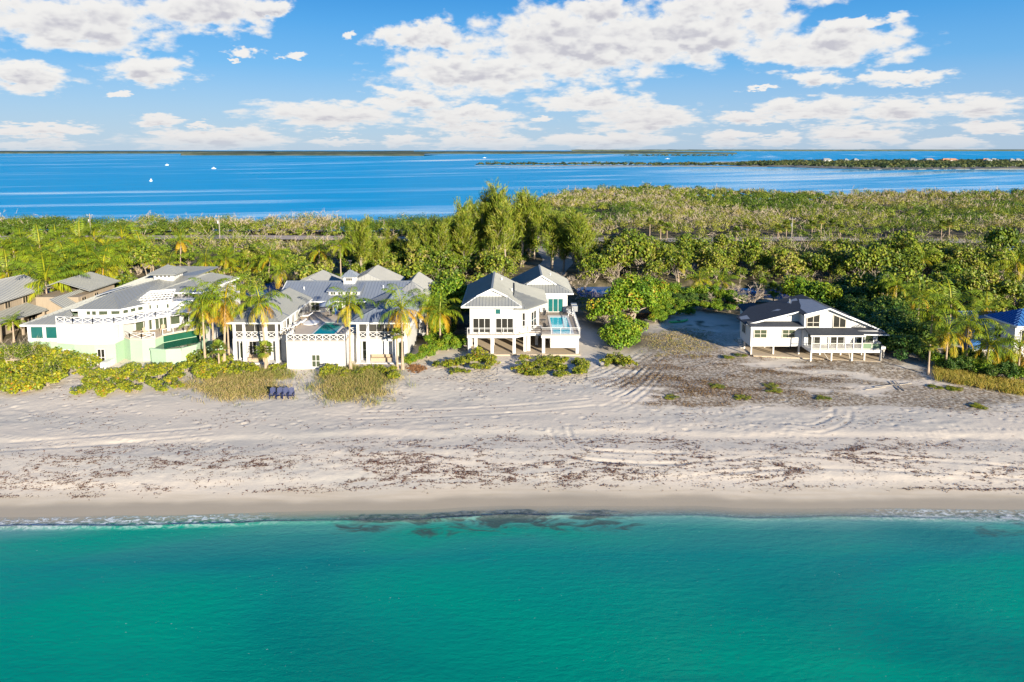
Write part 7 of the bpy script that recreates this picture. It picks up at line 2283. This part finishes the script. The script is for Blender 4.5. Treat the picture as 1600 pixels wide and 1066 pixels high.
def grass(name, P, h, m, label, seed, blades=7, spread=0.25, w_=0.022, tb=0.5):
    r = np.random.RandomState(seed); n = len(P); nb = n * blades
    ci = np.repeat(np.arange(n), blades)
    b = np.stack([P[ci, 0] + r.normal(size=nb) * spread, P[ci, 1] + r.normal(size=nb) * spread, np.zeros(nb)], 1)
    b[:, 2] = gz_fine(b[:, 0], b[:, 1]) - 0.02
    d = r.normal(size=(nb, 3)) * np.array([0.38, 0.38, 0]) + np.array([0.05, 0, 1.0]); d /= np.linalg.norm(d, axis=1)[:, None]
    L = (h * r.uniform(0.55, 1.2, nb))[:, None]
    sd = np.cross(d, rnd_unit(nb, r)); sd /= np.linalg.norm(sd, axis=1)[:, None]
    bend = r.normal(size=(nb, 3)) * np.array([0.3, 0.3, 0])
    mid = b + d * L * 0.55; tip = b + (d + bend) * L
    V = np.stack([b, mid + sd * w_, tip, mid - sd * w_], 1).reshape(-1, 3)
    T = np.repeat(np.clip(tb + r.normal(size=n)[ci] * 0.2 + r.normal(size=nb) * 0.15, 0, 1), 4)
    tag(link(name, np_mesh(name, V, quads=quads_of(V), mats=[m], tint=T)), label, kind='stuff')


r = np.random.RandomState(91)
grass('dune_grass', in_patch(372, 604, 88, 25, 1100, r, 0.6), 0.62, LEAF_GRASS, 'tan dune grass on the slope left of the blue chairs', 1, blades=8, tb=0.5, spread=0.32)
grass('dune_grass', in_patch(395, 586, 70, 9, 500, r), 0.6, LEAF_GRASS, 'greener dune grass under the left palms', 2, blades=8, tb=0.85)
grass('dune_grass', in_patch(553, 604, 78, 27, 950, r, 0.7), 0.75, LEAF_GRASS, 'tan dune grass in the bed right of the blue chairs', 3, blades=8, tb=0.52, spread=0.32)
grass('dune_grass', in_patch(560, 588, 62, 11, 600, r), 0.6, LEAF_GRASS, 'greener grass in the bed before the right pavilion', 4, blades=8, tb=0.85)
pts = []
while len(pts) < 1000:
    a = r.uniform(1462, 1606)
    if fbm(np.array([a / 9.0]), np.array([0.0]), 9, 3)[0] < 0.42 and r.rand() < 0.7: continue
    e = 576 + (a - 1462) * 0.155; b = r.uniform(e, e + 20)
    pts.append(at_z(a, b, 1.2))
grass('golden_grass', np.array(pts), 0.8, LEAF_GOLD, 'golden beach grass along the foot of the right hedge', 5, blades=9, tb=0.5)
P = in_patch(1140, 590, 190, 48, 5200, r, 0.6)
bn = fbm(P[:, 0] / 4.5 + 0.4 * P[:, 1], P[:, 1] / 1.6, 70, 4)
P = P[bn > 0.55]
grass('dead_ground_cover', P, 0.16, LEAF_DEAD, 'low brown dead ground cover on the open sand lot', 6, blades=6, spread=0.3, w_=0.03, tb=0.2)
P = in_patch(1060, 535, 60, 22, 700, r, 0.3)
grass('dry_grass', P, 0.22, LEAF_GRASS, 'dry grass beside the shaded yard', 7, blades=7, tb=0.5)
P3 = in_patch(1005, 494, 24, 6, 900, r, 0.8); P3 = np.column_stack([P3, gz_fine(P3[:, 0], P3[:, 1])])
scatter_mesh('fallen_needles', P3, NEEDLES, 'orange bed of fallen leaves under the sea grape', (0.15, 0.4), (0.03, 0.07), 0.04, seed=9)
P3 = in_patch(652, 576, 18, 7, 420, r, 0.8); P3 = np.column_stack([P3, gz_fine(P3[:, 0], P3[:, 1])])
scatter_mesh('fallen_needles', P3, NEEDLES, 'orange bed of fallen fronds beside the right pavilion', (0.15, 0.4), (0.03, 0.07), 0.04, seed=10)

# trailing dry vines on the sand below the shrub beds of the stilt house
vm_ = MB(); r = np.random.RandomState(12)
for (x0, x1, y0, y1, n) in ((688, 772, 578, 597, 60), (804, 912, 578, 599, 85)):
    for i in range(n):
        a = r.uniform(x0, x1 - 10); b = r.uniform(y0, y1); L = r.uniform(12, 46)
        pts = []
        for k in range(6):
            x, y, _ = ground_at(min(x1 + 6, a + L * k / 5), b + r.normal() * 1.1)
            pts.append((x, y, float(gz_fine(np.array([x]), np.array([y]))[0]) + 0.03 + 0.05 * r.rand()))
        vm_.tube(pts, [0.028] * 6, 3)
tag(link('dry_vines', vm_.mesh('dry_vines', DRIFT)), 'grey dry runners trailing over the sand below the shrub beds', kind='stuff')
x, y, z = ground_at(612, 562)
